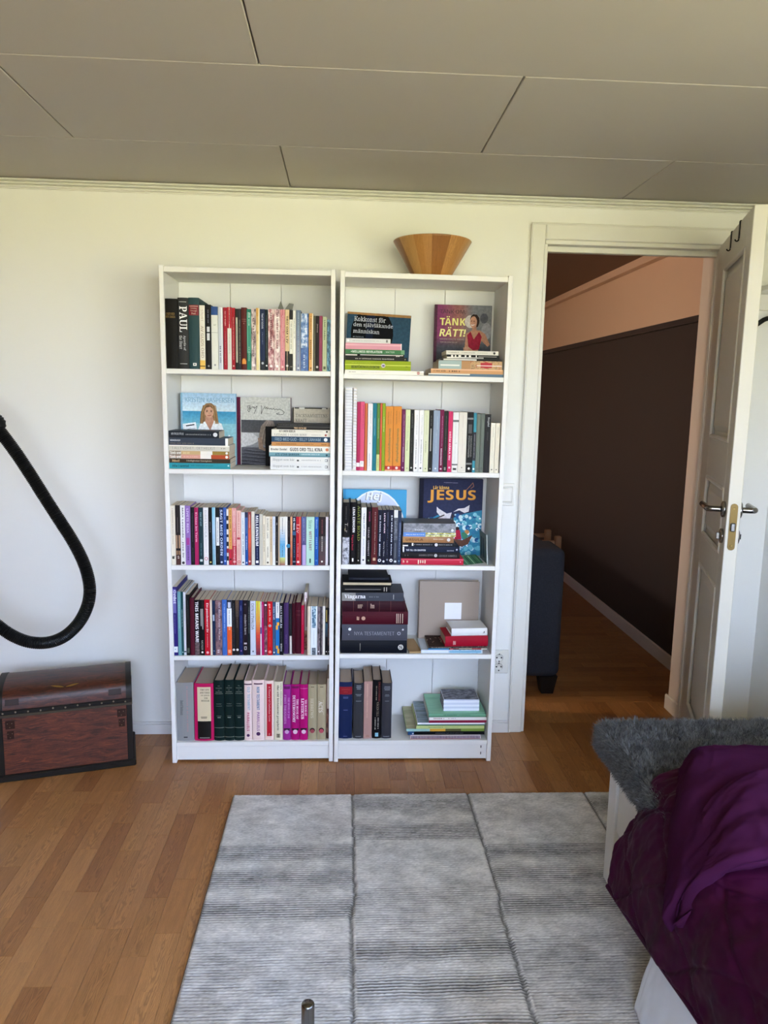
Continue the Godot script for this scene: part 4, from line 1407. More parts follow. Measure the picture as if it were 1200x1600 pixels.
	up(-0.2621, 1.4565, 0.252, 0.0199, 0.2081, 0.13, "p", "#b78f8c", "M|#4a1c24,#a05a60,#e2c8c4,#f2e6e2|0|1;D|#4a1020|.06|.68|.42|0;E|#f0e6e6|.93|.5", "first mottled crimson and pink picture-spined paperback, nineteenth from left, top shelf, left bookcase", "books on the top shelf of the left bookcase", "#d6c9b4")
	up(-0.2413, 1.4566, 0.252, 0.0199, 0.2079, 0.13, "p", "#cdb4ae", "M|#3c2226,#c89a9a,#f0e2dc,#ecdcd8|0|1;D|#5a1c2a|.08|.66|.38|.05;E|#f4ecec|.93|.5", "second mottled crimson and white picture-spined paperback, twentieth from left, top shelf, left bookcase", "books on the top shelf of the left bookcase", "#d6c9b4")
	up(-0.2223, 1.4567, 0.252, 0.0157, 0.2074, 0.13, "p", "#c2707c", "M|#a83a4c,#cd7d86,#d98f92,#c26a78|0|1;D|#eac3c4|.1|.85|.24|0;E|#e9c9c6|.94|.5", "rose pink paperback with red patch, twenty-first from left, top shelf, left bookcase", "books on the top shelf of the left bookcase", "#d6c9b4")
	up(-0.2065, 1.4568, 0.252, 0.0139, 0.2076, 0.13, "p", "#d9bd92", "R|#191512|.68|1;T|TRO OM LIV|#4b3923|.10|.55|.46|0|sans_bold;D|#6a6258|.76|.9|.2|0;E|#d8d4cc|.92|.56", "beige paperback with black foot, twenty-second from left, top shelf, left bookcase", "books on the top shelf of the left bookcase", "#d6c9b4")
	up(-0.1928, 1.4568, 0.252, 0.0115, 0.2064, 0.13, "p", "#e8e4d6", "R|#17130f|0|.155;R|#17130f|.72|1;D|#4b443a|.19|.66|.42|0;R|#b9b5aa|.93|.936|-.4|.4", "cream-white paperback with black ends, twenty-third from left, top shelf, left bookcase", "books on the top shelf of the left bookcase", "#d6c9b4")
	up(-0.1816, 1.4569, 0.252, 0.0093, 0.2044, 0.13, "p", "#e9e6dc", "D|#4f5660|.13|.46|.36|0;R|#c9c5b8|.93|.936", "slim plain white paperback, twenty-fourth from left, top shelf, left bookcase", "books on the top shelf of the left bookcase", "#d6c9b4")
	up(-0.1679, 1.4569, 0.252, 0.0157, 0.2065, 0.13, "p", "#6a7b94", "G|#4f6479|#8f8ea3|0|1;D|#a9bccb|.04|.9|.3|0;E|#cfd4dc|.955|.46", "slate blue paperback with faint title, twenty-fifth from left, top shelf, left bookcase", "books on the top shelf of the left bookcase", "#d6c9b4")
	up(-0.1461, 1.457, 0.252, 0.0256, 0.1959, 0.13, "p", "#7089b5", "M|#2d4a80,#5d7fb4,#cfd9ea,#f2f4f8|.0|.72;M|#27407a,#4668a2,#7f9cc8|.6|1;R|#3b5ea0|0|1|.34|.46;D|#d8e2f2|.72|.97|.3|-.05", "wide blue and white misty picture spine, twenty-sixth from left, top shelf, left bookcase", "books on the top shelf of the left bookcase", "#d6c9b4")
	up(-0.1244, 1.4571, 0.252, 0.0153, 0.1971, 0.13, "p", "#dba765", "R|#f3ead6|0|1|.3|.5;R|#3a2c22|0|1|-.5|-.4;D|#6a4320|.05|.34|.36|-.05;D|#5b3a1d|.46|.82|.5|-.05;E|#7d5a24|.95|.4", "orange-tan paperback with dark title, twenty-seventh from left, top shelf, left bookcase", "books on the top shelf of the left bookcase", "#d6c9b4")
	up(-0.1123, 1.4572, 0.252, 0.0071, 0.1887, 0.13, "p", "#4a4838", "R|#8e8a6c|0|1|.1|.3", "very thin olive paperback, twenty-eighth from left, top shelf, left bookcase", "books on the top shelf of the left bookcase", "#d6c9b4")
	up(-0.1021, 1.4572, 0.252, 0.0118, 0.1889, 0.13, "p", "#2a2220", "T|Jesus|#c8bdb4|.14|.30|.42|0|sans;E|#c9c3bc|.925|.66", "dark brown paperback with white round mark, twenty-ninth from left, top shelf, left bookcase", "books on the top shelf of the left bookcase", "#d6c9b4")
	up(-0.0901, 1.4573, 0.252, 0.0107, 0.1892, 0.13, "p", "#8f4259", "D|#b9778a|.4|.5|.2|0", "plain dusty rose paperback, thirtieth from left, top shelf, left bookcase", "books on the top shelf of the left bookcase", "#d6c9b4")
	up(-0.0765, 1.4573, 0.252, 0.0142, 0.1856, 0.13, "p", "#b9c09a", "T|Livet i Anden|#55593c|.06|.42|.46|0|sans_bold;D|#8b9070|.46|.76|.24|0;R|#4c5139|.91|.965|-.28|.28", "pale sage green paperback, thirty-first from left, top shelf, left bookcase", "books on the top shelf of the left bookcase", "#d6c9b4")
	up(-0.0615, 1.4574, 0.252, 0.0138, 0.1768, 0.13, "p", "#34647a", "M|#0d1d28,#1f4558,#7ab0c2,#163040|0|1", "short paperback with blue leaf pattern, thirty-second from left, top shelf, left bookcase", "books on the top shelf of the left bookcase", "#d6c9b4")
	lie(-0.4077, 1.1075, 0.25, 0.02, 0.2142, 0.14, "p", "#2f8f9c", "T|Alla i samtal|#0f3a44|.05|.32|.42|0|sans_bold;D|#17606c|.36|.74|.26|.05;E|#bfe0e2|.97|.3|.1", "teal paperback with black lettering, bottom of left stack, second shelf, left bookcase", "books stacked on the second shelf of the left bookcase", "#d6c9b4")
	lie(-0.4075, 1.1277, 0.25, 0.015, 0.214, 0.14, "p", "#3d3226", "T|Bibel!|#d9b98c|.05|.17|.52|0|serif_bold;T|Uthållighetens Hemligheter|#cfc4b2|.28|.70|.5|0|serif", "dark brown paperback with cream lettering, sixth down in left stack, second shelf, left bookcase", "books stacked on the second shelf of the left bookcase", "#d6c9b4")
	lie(-0.4114, 1.1429, 0.25, 0.0143, 0.2098, 0.14, "p", "#c98f72", "R|#8d7a6c|0|.2;R|#d59a88|.2|.52;R|#efe9df|.52|.7;R|#b2471d|.7|1;T|Tänk om!|#f4f1ea|.01|.2|.8|0|sans_bold;D|#e8c3b4|.24|.5|.3|0;E|#e8e4da|.96|.7", "multicoloured paperback in pink and rust, fifth down in left stack, second shelf, left bookcase", "books stacked on the second shelf of the left bookcase", "#d6c9b4")
	lie(-0.4112, 1.1574, 0.25, 0.0127, 0.2096, 0.14, "p", "#b9a487", "R|#8d7d6a|0|.2;R|#c8a878|.2|.52;R|#efe9df|.52|.72;R|#9a7c35|.72|1;T|Tänk om!|#f4f1ea|.01|.2|.8|0|sans_bold;T|tänk rätt!|#f0e2b0|.23|.34|.6|0|sans;E|#e8e4da|.96|.7", "multicoloured paperback in tan and olive, fourth down in left stack, second shelf, left bookcase", "books stacked on the second shelf of the left bookcase", "#d6c9b4")
	lie(-0.4097, 1.1703, 0.25, 0.0201, 0.2108, 0.14, "p", "#cfcabc", "T|I ALLT VISHET . DET HELIGT|#8c8a86|.05|.76|.46|0|sans;D|#6f6a62|.86|.94|.3|0;R|#efeade|0|1|.3|.5", "cream paperback with grey capital title, third down in left stack, second shelf, left bookcase", "books stacked on the second shelf of the left bookcase", "#d6c9b4")
	lie(-0.4148, 1.1907, 0.25, 0.0256, 0.2076, 0.13, "p", "#39414e", "R|#f0efe9|.955|1;T|MÄNNISKA BLIV|#d7dade|.03|.2|.26|.18|sans_bold;D|#7b7468|.03|.44|.2|-.26", "slate paperback with white right end, second down in left stack, second shelf, left bookcase", "books stacked on the second shelf of the left bookcase", "#d6c9b4")
	lie(-0.4456, 1.2165, 0.25, 0.0242, 0.1762, 0.12, "p", "#22262e", "T|VEM TRODDE PÅ OSS|#c5c8cc|.05|.30|.38|.1|sans;D|#8b8f92|.34|.86|.26|-.02;E|#d9dbe0|.925|.62", "navy-black paperback with small white title, top of left stack, second shelf, left bookcase", "books stacked on the second shelf of the left bookcase", "#d6c9b4")
	lie(-0.0527, 1.109, 0.248, 0.0227, 0.2136, 0.13, "p", "#dededc", "T|Hoppet som bär|#7d7d7d|.04|.40|.44|0|serif;R|#3c3c3c|.44|.475|-.18|.06;D|#a2a2a2|.52|.85|.24|0;R|#6a6a6a|.91|.955|-.2|.2;R|#dededc|.915|.94|-.12|.12", "lower white paperback with script title, bottom of right stack, second shelf, left bookcase", "books stacked on the second shelf of the left bookcase", "#d6c9b4")
	lie(-0.0529, 1.1319, 0.248, 0.0229, 0.2133, 0.13, "p", "#e2e1dd", "T|Hoppet som bär|#7d7d7d|.04|.40|.44|0|serif;R|#3c3c3c|.44|.475|-.18|.06;D|#a2a2a2|.52|.85|.24|0;R|#6a6a6a|.91|.955|-.2|.2;R|#e2e1dd|.915|.94|-.12|.12", "upper white paperback with script title, ninth down in right stack, second shelf, left bookcase", "books stacked on the second shelf of the left bookcase", "#d6c9b4")
	lie(-0.0531, 1.155, 0.248, 0.0151, 0.2176, 0.13, "p", "#79a3ad", "R|#5b8792|0|1|-.5|-.2;T|ATS UTAN BARRIER:|#1f4450|.1|.5|.5|.05|sans_bold;D|#d3e4e6|.53|.84|.3|.1;E|#2b4e58|.94|.5", "light blue paperback with dark capitals, eighth down in right stack, second shelf, left bookcase", "books stacked on the second shelf of the left bookcase", "#d6c9b4")
	lie(-0.0532, 1.1702, 0.248, 0.0226, 0.2174, 0.13, "p", "#ece8de", "T|Broder Daniel|#33302d|.03|.29|.36|0|sans_bold;T|GUDS ORD TILL KINA|#262423|.34|.87|.52|0|sans_bold;E|#cf7c52|.945|.5", "white paperback with heavy black title, seventh down in right stack, second shelf, left bookcase", "books stacked on the second shelf of the left bookcase", "#d6c9b4")
	lie(-0.0534, 1.193, 0.248, 0.0142, 0.2086, 0.13, "p", "#c58d55", "D|#7c4f26|.08|.44|.4|0;D|#8a5a30|.56|.72|.3|0;D|#6e4420|.85|.95|.4|0", "orange-tan paperback with brown lettering, sixth down in right stack, second shelf, left bookcase", "books stacked on the second shelf of the left bookcase", "#d6c9b4")
	lie(-0.0536, 1.2074, 0.248, 0.0195, 0.2084, 0.13, "p", "#2d4860", "T|FRED MED GUD - BILLY GRAHAM|#9fb6c8|.06|.83|.56|0|sans;E|#e4eaf0|.92|.66", "dark blue paperback with pale title, fifth down in right stack, second shelf, left bookcase", "books stacked on the second shelf of the left bookcase", "#d6c9b4")
	lie(-0.0537, 1.2271, 0.248, 0.0127, 0.2082, 0.13, "p", "#e3ded2", "T|LEDARE I GUDS RIKE|#6c6862|.05|.6|.56|0|serif;D|#97918a|.68|.86|.3|0;E|#a4564a|.92|.6", "ivory paperback with spaced grey capitals, fourth down in right stack, second shelf, left bookcase", "books stacked on the second shelf of the left bookcase", "#d6c9b4")
	lie(-0.0538, 1.2401, 0.248, 0.0113, 0.208, 0.13, "p", "#e6e0d2", "T|EST OMEN BIBELN|#2b2925|.13|.4|.7|0|sans_bold;D|#8f897c|.58|.87|.25|0;E|#33312d|.94|.6", "thin ivory paperback with bold black title, third down in right stack, second shelf, left bookcase", "books stacked on the second shelf of the left bookcase", "#d6c9b4")
	lie(-0.054, 1.2516, 0.245, 0.0107, 0.1901, 0.12, "p", "#282523", "R|#3b3834|0|1|.2|.5;T|TRO OCH BE|#d8b48a|.32|.55|.6|0|sans_bold", "thin black paperback with tan title, second down in right stack, second shelf, left bookcase", "books stacked on the second shelf of the left bookcase", "#d6c9b4")
	lie(-0.0542, 1.2625, 0.24, 0.0096, 0.1903, 0.12, "p", "#2c2b2b", "D|#7a746c|.03|.5|.3|0", "thin charcoal paperback, top of right stack, second shelf, left bookcase", "books stacked on the second shelf of the left bookcase", "#d6c9b4")
	up(-0.6139, 0.7586, 0.252, 0.0177, 0.2167, 0.115, "p", "#ddd3c0", "D|#a69a88|.05|.66|.3|0;D|#3b3a30|.85|.92|.7|0;E|#3b3a30|.88|.5", "cream paperback with plant drawing, first from left, third shelf, left bookcase", "books on the third shelf of the left bookcase", "#d6c9b4")
	up(-0.5959, 0.7587, 0.252, 0.0159, 0.2176, 0.115, "p", "#2a2424", "R|#a6856a|.50|.72;R|#8f6c50|.76|.83;R|#4b2e2a|.84|1;R|#5a5552|.2|.45|-.1|.02;D|#d8d0c8|.85|.9|.5|0", "dark paperback with tan picture strip, second from left, third shelf, left bookcase", "books on the third shelf of the left bookcase", "#d6c9b4")
	up(-0.5786, 0.7588, 0.252, 0.0163, 0.217, 0.115, "p", "#e8e6e4", "T|MAX Levande . Jesu liv|#3c3a3e|.04|.88|.42|0|sans_bold;E|#37353a|.965|.62", "white paperback with bold dark title, third from left, third shelf, left bookcase", "books on the third shelf of the left bookcase", "#d6c9b4")
	up(-0.5606, 0.7589, 0.252, 0.018, 0.216, 0.115, "p", "#9470b4", "T|LIVETS RESA|#d9c8e6|.05|.46|.4|0|sans_bold;R|#a43c8c|.54|.66|-.3|.3;D|#3b2458|.68|.94|.4|0", "purple paperback with pale title, fourth from left, third shelf, left bookcase", "books on the third shelf of the left bookcase", "#d6c9b4")
	up(-0.5443, 0.7589, 0.252, 0.0132, 0.2111, 0.115, "p", "#1a191c", "D|#4a4a52|.1|.6|.2|0;D|#3c4a44|.7|.95|.4|0", "plain black paperback beside purple one, fifth from left, third shelf, left bookcase", "books on the third shelf of the left bookcase", "#d6c9b4")
	up(-0.5301, 0.759, 0.252, 0.0134, 0.2096, 0.115, "p", "#a8265c", "T|Kvinna lev Varm|#f0b8cc|.08|.60|.5|0|serif_bold", "magenta paperback with pink title, sixth from left, third shelf, left bookcase", "books on the third shelf of the left bookcase", "#d6c9b4")
	up(-0.5144, 0.7591, 0.252, 0.0155, 0.2097, 0.115, "p", "#20363e", "T|FINNS DET HOPP|#8fb4bc|.08|.32|.4|0|sans;D|#5a7e88|.62|.86|.3|0;R|#c9d4d4|.90|.94|-.3|.3", "dark teal paperback, seventh from left, third shelf, left bookcase", "books on the third shelf of the left bookcase", "#d6c9b4")
	up(-0.4968, 0.7591, 0.252, 0.0173, 0.2103, 0.115, "p", "#e6e3e2", "T|BIBELSKOLA|#a8a6a6|.05|.52|.44|0|sans;D|#9a9898|.55|.8|.2|0;E|#c25a5a|.89|.72;E|#e6e3e2|.89|.5", "white paperback with faint grey capitals, eighth from left, third shelf, left bookcase", "books on the third shelf of the left bookcase", "#d6c9b4")
	up(-0.4811, 0.7592, 0.252, 0.0121, 0.2104, 0.115, "p", "#161719", "D|#8f9296|.25|.45|.3|0;D|#55595c|.66|.8|.2|0;E|#d8cf7c|.95|.5", "black paperback with yellow mark, ninth from left, third shelf, left bookcase", "books on the third shelf of the left bookcase", "#d6c9b4")
	up(-0.4687, 0.7592, 0.252, 0.0112, 0.211, 0.115, "p", "#86bfd4", "G|#7fc4d4|#a9c4e4|0|.45;G|#9fbfe0|#6aa0a8|.45|1;R|#c4dce8|0|1|.3|.5", "light sky blue paperback, tenth from left, third shelf, left bookcase", "books on the third shelf of the left bookcase", "#d6c9b4")
	up(-0.4555, 0.7593, 0.252, 0.0144, 0.2106, 0.115, "p", "#19191b", "R|#ecebea|.17|.66|-.32|.42;D|#4b4b4d|.24|.6|.3|.05;D|#4c4c4e|.8|.95|.2|0", "black paperback with white shield shape, eleventh from left, third shelf, left bookcase", "books on the third shelf of the left bookcase", "#d6c9b4")
	up(-0.4416, 0.7594, 0.252, 0.0123, 0.2108, 0.115, "p", "#233052", "T|SAGT MED ORDEN|#c9d4e8|.04|.83|.66|0|sans_bold;E|#c9d4e8|.95|.6", "navy paperback with large pale letters, twelfth from left, third shelf, left bookcase", "books on the third shelf of the left bookcase", "#d6c9b4")
	up(-0.4292, 0.7594, 0.252, 0.0109, 0.2109, 0.115, "p", "#35559a", "D|#9fb6e0|.08|.22|.4|0;D|#7896d0|.38|.86|.4|0;E|#9fb6e0|.93|.6", "royal blue paperback, thirteenth from left, third shelf, left bookcase", "books on the third shelf of the left bookcase", "#d6c9b4")
	up(-0.4196, 0.7594, 0.252, 0.0068, 0.2051, 0.115, "p", "#e0d8d0", "R|#1a1518|.12|.2;R|#1a1518|.26|.36;R|#1a1518|.45|.5;R|#1a1518|.58|.66;R|#8a2634|.7|.78;R|#1a1518|.84|.92", "thin black and white checked paperback, fourteenth from left, third shelf, left bookcase", "books on the third shelf of the left bookcase", "#d6c9b4")
	up(-0.4098, 0.7595, 0.252, 0.0112, 0.2092, 0.115, "p", "#dca45a", "R|#b82438|.72|1;D|#4c2c1a|.04|.36|.5|0;E|#2a1a14|.40|.3;D|#b4481c|.42|.72|.5|0;E|#2a1216|.90|.6", "orange paperback with dark red foot, fifteenth from left, third shelf, left bookcase", "books on the third shelf of the left bookcase", "#d6c9b4")
	up(-0.3959, 0.7595, 0.252, 0.0151, 0.2093, 0.115, "p", "#d99490", "G|#e0a49c|#c84050|0|.8;R|#b92c40|.66|1;D|#f0d4cc|.05|.35|.3|0;T|bibeln i vardag|#f0c8c4|.42|.9|.5|0|serif;E|#e8b0a8|.94|.6", "salmon pink paperback with crimson foot, sixteenth from left, third shelf, left bookcase", "books on the third shelf of the left bookcase", "#d6c9b4")
	up(-0.3796, 0.7596, 0.252, 0.0156, 0.2001, 0.115, "p", "#e4b4a8", "D|#c06a64|.04|.5|.36|0;R|#b83c48|.49|.53|-.4|.3;D|#c07068|.62|.9|.3|0;E|#c04850|.94|.66;E|#e4b4a8|.94|.4", "light peach paperback with red streak, seventeenth from left, third shelf, left bookcase", "books on the third shelf of the left bookcase", "#d6c9b4")
	up(-0.3645, 0.7597, 0.252, 0.0126, 0.194, 0.115, "p", "#e0e2e4", "D|#7c8894|.12|.38|.4|0;D|#44505c|.41|.8|.46|0;E|#33404c|.95|.5", "white paperback with slate lettering, eighteenth from left, third shelf, left bookcase", "books on the third shelf of the left bookcase", "#d6c9b4")
	up(-0.3522, 0.7597, 0.252, 0.0101, 0.1941, 0.115, "p", "#1f4f96", "R|#16264a|0|.1;R|#3c5f98|.1|.4;D|#c8d8ec|.45|.72|.4|0;R|#dfe6ee|.94|.97|-.2|.2", "bright blue paperback with dark head, nineteenth from left, third shelf, left bookcase", "books on the third shelf of the left bookcase", "#d6c9b4")
	up(-0.3411, 0.7598, 0.252, 0.0108, 0.1953, 0.115, "p", "#b83a2a", "G|#7c1c20|#d8552c|0|.5;G|#d8552c|#8c1c1c|.5|1;D|#f0c8b0|.05|.3|.3|0;E|#e8c0b0|.93|.6", "red-orange flame paperback, twentieth from left, third shelf, left bookcase", "books on the third shelf of the left bookcase", "#d6c9b4")
	up(-0.3286, 0.7598, 0.252, 0.0117, 0.1966, 0.115, "p", "#d6cfc0", "D|#a79d8c|.1|.8|.3|0", "slim cream paperback, twenty-first from left, third shelf, left bookcase", "books on the third shelf of the left bookcase", "#d6c9b4")
	up(-0.3142, 0.7599, 0.252, 0.0151, 0.1874, 0.115, "p", "#1d2444", "T|MILLENNIUM|#eef0f4|.03|.62|.62|0|sans_bold;D|#8a92b4|.66|.88|.24|0;R|#eef0f4|.91|.96|-.3|.3", "navy paperback with big white capitals, twenty-second from left, third shelf, left bookcase", "books on the third shelf of the left bookcase", "#d6c9b4")
	up(-0.3003, 0.7599, 0.252, 0.0112, 0.1875, 0.115, "p", "#c9c3b4", "D|#a69f8e|.2|.9|.24|0", "grey-cream paperback, twenty-third from left, third shelf, left bookcase", "books on the third shelf of the left bookcase", "#d6c9b4")
	up(-0.2892, 0.76, 0.252, 0.0094, 0.1829, 0.115, "p", "#e2d6bc", "D|#6a6258|.18|.74|.42|0", "thin cream paperback with grey title, twenty-fourth from left, third shelf, left bookcase", "books on the third shelf of the left bookcase", "#d6c9b4")
	up(-0.2762, 0.76, 0.252, 0.0152, 0.1795, 0.115, "p", "#e8e0cc", "T|BLOMMOR . Lewis|#4c4438|.04|.45|.42|0|sans;D|#5b5346|.62|.86|.36|0;E|#4c4438|.945|.46", "ivory paperback with black title, twenty-fifth from left, third shelf, left bookcase", "books on the third shelf of the left bookcase", "#d6c9b4")
	up(-0.2637, 0.7601, 0.252, 0.0082, 0.1796, 0.115, "p", "#d8bf9c", "D|#6b5030|.06|.74|.5|0", "thin tan paperback with lettering, twenty-sixth from left, third shelf, left bookcase", "books on the third shelf of the left bookcase", "#d6c9b4")
	up(-0.2539, 0.7601, 0.252, 0.0099, 0.1797, 0.115, "p", "#d8dee4", "G|#cdd8e8|#e8e6dc|0|1;D|#7f90a8|.06|.6|.34|0", "bluish white thin paperback, twenty-seventh from left, third shelf, left bookcase", "books on the third shelf of the left bookcase", "#d6c9b4")
	up(-0.2436, 0.7602, 0.252, 0.0092, 0.1797, 0.115, "p", "#232021", "D|#a8a29a|.13|.2|.6|0;D|#5a554f|.32|.85|.36|0;E|#8c8880|.93|.6", "thin black paperback, twenty-eighth from left, third shelf, left bookcase", "books on the third shelf of the left bookcase", "#d6c9b4")
	up(-0.2358, 0.7602, 0.252, 0.005, 0.1786, 0.115, "p", "#bda990", "", "very thin tan booklet, twenty-ninth from left, third shelf, left bookcase", "books on the third shelf of the left bookcase", "#d6c9b4")
	up(-0.2231, 0.7603, 0.252, 0.0187, 0.1787, 0.115, "p", "#e6e2d6", "G|#e8e4da|#5ba4cc|.2|.55;G|#4e9cca|#7ab8d0|.55|.84;G|#c8d878|#9a4a4c|.84|1;D|#2b3440|.03|.36|.3|0;D|#22465c|.6|.82|.3|0", "white paperback fading to sea blue, thirtieth from left, third shelf, left bookcase", "books on the third shelf of the left bookcase", "#d6c9b4")
	up(-0.2094, 0.7603, 0.252, 0.0073, 0.1788, 0.115, "p", "#ece8de", "", "thin white booklet beside the sea-blue spine, thirty-first from left, third shelf, left bookcase", "books on the third shelf of the left bookcase", "#d6c9b4")
	up(-0.2001, 0.7603, 0.252, 0.0097, 0.1789, 0.115, "p", "#191316", "E|#2e7ea4|.6|1.5|-.2;D|#8a8286|.08|.42|.2|0", "black paperback with blue half disc, thirty-second from left, third shelf, left bookcase", "books on the third shelf of the left bookcase", "#d6c9b4")
	up(-0.1911, 0.7604, 0.252, 0.0069, 0.179, 0.115, "p", "#c4562e", "G|#e0a070|#b23c20|0|1", "thin burnt orange paperback, thirty-third from left, third shelf, left bookcase", "books on the third shelf of the left bookcase", "#d6c9b4")
	up(-0.1809, 0.7604, 0.252, 0.012, 0.179, 0.115, "p", "#141c30", "T|PÅ TRON|#e6eaf0|.03|.27|.55|0|sans_bold;R|#2c5a80|.30|.38;D|#6b86a4|.44|.85|.3|0;R|#6c7c8c|.91|.94|-.4|.4", "black and blue paperback with white title, thirty-fourth from left, third shelf, left bookcase", "books on the third shelf of the left bookcase", "#d6c9b4")
	up(-0.1648, 0.7605, 0.252, 0.0187, 0.1792, 0.115, "p", "#b3202e", "G|#e05a34|#c02c2c|0|1|.1|.5;R|#7a1424|0|1|.38|.5;T|Liv|#f0c4c0|.15|.34|.5|-.15|serif;D|#e0a0a0|.55|.85|.3|-.15;E|#f0d0c8|.93|.5|-.1", "bright red paperback with flame picture, thirty-fifth from left, third shelf, left bookcase", "books on the third shelf of the left bookcase", "#d6c9b4")
	up(-0.1466, 0.7606, 0.252, 0.0157, 0.1793, 0.115, "p", "#4b4a7c", "G|#41548c|#5a4a7c|0|.55;R|#b6a2cc|.58|1|-.3|.5;D|#a8b0d4|.03|.5|.24|0", "violet blue paperback with lilac foot, thirty-sixth from left, third shelf, left bookcase", "books on the third shelf of the left bookcase", "#d6c9b4")
	up(-0.1229, 0.7607, 0.252, 0.0292, 0.1788, 0.115, "p", "#b2d6c4", "T|Stora|#3c6456|.07|.24|.42|0|serif;T|MITT I LIVET|#8a3c54|.30|.69|.3|0|sans_bold;R|#2f4a42|.86|.95|-.1|.08", "thick mint green paperback, thirty-seventh from left, third shelf, left bookcase", "books on the third shelf of the left bookcase", "#d6c9b4")
	up(-0.1004, 0.7608, 0.252, 0.0139, 0.1789, 0.115, "p", "#2457a4", "T|Mannens|#a8c4ea|.05|.24|.4|0|serif;D|#7ea4dc|.42|.7|.5|0;E|#4f80c4|.9|.5", "medium blue paperback, thirty-eighth from left, third shelf, left bookcase", "books on the third shelf of the left bookcase", "#d6c9b4")
	up(-0.0803, 0.7608, 0.252, 0.0244, 0.1791, 0.115, "p", "#2a2022", "G|#231f20|#4a1c26|.4|1;D|#7c3a40|.06|.35|.24|0;D|#c9bdb4|.4|.72|.18|0;E|#e0d8d0|.92|.26", "black paperback with maroon foot, thirty-ninth from left, third shelf, left bookcase", "books on the third shelf of the left bookcase", "#d6c9b4")
	up(-0.0627, 0.7609, 0.252, 0.0088, 0.1792, 0.115, "p", "#e2dcde", "R|#d8c4d0|0|1|.1|.4", "thin white-pink paperback, fortieth from left, third shelf, left bookcase", "books on the third shelf of the left bookcase", "#d6c9b4")
	up(-0.0526, 0.761, 0.252, 0.0095, 0.1683, 0.115, "p", "#151824", "D|#5c6274|.2|.6|.3|0", "short navy black paperback, forty-first from left, third shelf, left bookcase", "books on the third shelf of the left bookcase", "#d6c9b4")
	up(-0.614, 0.4183, 0.252, 0.0192, 0.2585, 0.19, "p", "#2b2168", "R|#6a64a4|.03|.38|-.42|.3;T|Ordet|#e8e8f2|.05|.24|.5|.1|serif_bold;D|#8f8ac0|.4|.68|.16|0;R|#e6e8ec|.87|.955|-.46|.46;E|#5b6a86|.91|.2", "tall indigo paperback with white label, first from left, fourth shelf, left bookcase", "books on the fourth shelf of the left bookcase", "#d6c9b4")
	up(-0.5976, 0.4184, 0.252, 0.0115, 0.2411, 0.18, "p", "#6fa0a6", "D|#a9cfd2|.15|.58|.3|0;D|#4f8088|.62|.95|.2|0", "tall light teal paperback, second from left, fourth shelf, left bookcase", "books on the fourth shelf of the left bookcase", "#d6c9b4")
	up(-0.5873, 0.4184, 0.252, 0.0076, 0.2411, 0.18, "p", "#1f4a4c", "D|#8fb4b4|.28|.56|.5|0;E|#a9cfd0|.95|.5", "thin dark teal paperback, third from left, fourth shelf, left bookcase", "books on the fourth shelf of the left bookcase", "#d6c9b4")
	up(-0.5785, 0.4184, 0.252, 0.0081, 0.2388, 0.18, "p", "#d2d4da", "D|#8b90a4|.15|.45|.3|0;R|#23303a|.93|.95", "thin white paperback beside dark teal, fourth from left, fourth shelf, left bookcase", "books on the fourth shelf of the left bookcase", "#d6c9b4")
	up(-0.5671, 0.4185, 0.252, 0.0127, 0.2302, 0.17, "p", "#1b1a1a", "D|#4c4a4a|.1|.5|.3|0;R|#4f5a50|.88|.96|-.3|.3", "tall black paperback, fifth from left, fourth shelf, left bookcase", "books on the fourth shelf of the left bookcase", "#d6c9b4")
	up(-0.5517, 0.4186, 0.252, 0.016, 0.2185, 0.15, "h", "#4f1626", "R|#3b0f1c|.012|.02", "burgundy cloth hardback, sixth from left, fourth shelf, left bookcase", "books on the fourth shelf of the left bookcase", "#d6c9b4")
	up(-0.5343, 0.4186, 0.252, 0.0169, 0.2101, 0.135, "p", "#161214", "T|THIS MEANS WAR!|#f0eeee|.03|.76|.66|0|sans_bold;M|#1a1416,#5c4a4a,#8a7070|.77|1", "black paperback with huge white title, seventh from left, fourth shelf, left bookcase", "books on the fourth shelf of the left bookcase", "#d6c9b4")
	up(-0.5163, 0.4187, 0.252, 0.0169, 0.2101, 0.135, "p", "#151315", "R|#b8b4b0|.16|.47|-.25|-.08;R|#b8b4b0|.16|.53|.08|.25;T|MOSER|#b8b4b0|.73|.90|.36|0|sans;E|#e8e4e0|.945|.44", "black paperback with two thin white lines, eighth from left, fourth shelf, left bookcase", "books on the fourth shelf of the left bookcase", "#d6c9b4")
	up(-0.4972, 0.4188, 0.252, 0.0193, 0.2113, 0.135, "p", "#b81326", "T|Ett passionerat liv|#f4dede|.06|.59|.5|0|serif_bold;D|#e0a0a4|.62|.86|.22|0;E|#e6b4b4|.95|.5", "bright red paperback with white title, ninth from left, fourth shelf, left bookcase", "books on the fourth shelf of the left bookcase", "#d6c9b4")
	up(-0.483, 0.4188, 0.252, 0.0072, 0.2101, 0.135, "p", "#d6c8b2", "R|#e4d8c4|0|1|-.2|.1", "thin cream paperback beside red one, tenth from left, fourth shelf, left bookcase", "books on the fourth shelf of the left bookcase", "#d6c9b4")
	up(-0.4736, 0.4189, 0.252, 0.0102, 0.2078, 0.135, "p", "#1e2c48", "R|#a8bcd4|.26|.37|-.3|.3;E|#5d7290|.92|.5", "thin navy paperback with label, eleventh from left, fourth shelf, left bookcase", "books on the fourth shelf of the left bookcase", "#d6c9b4")
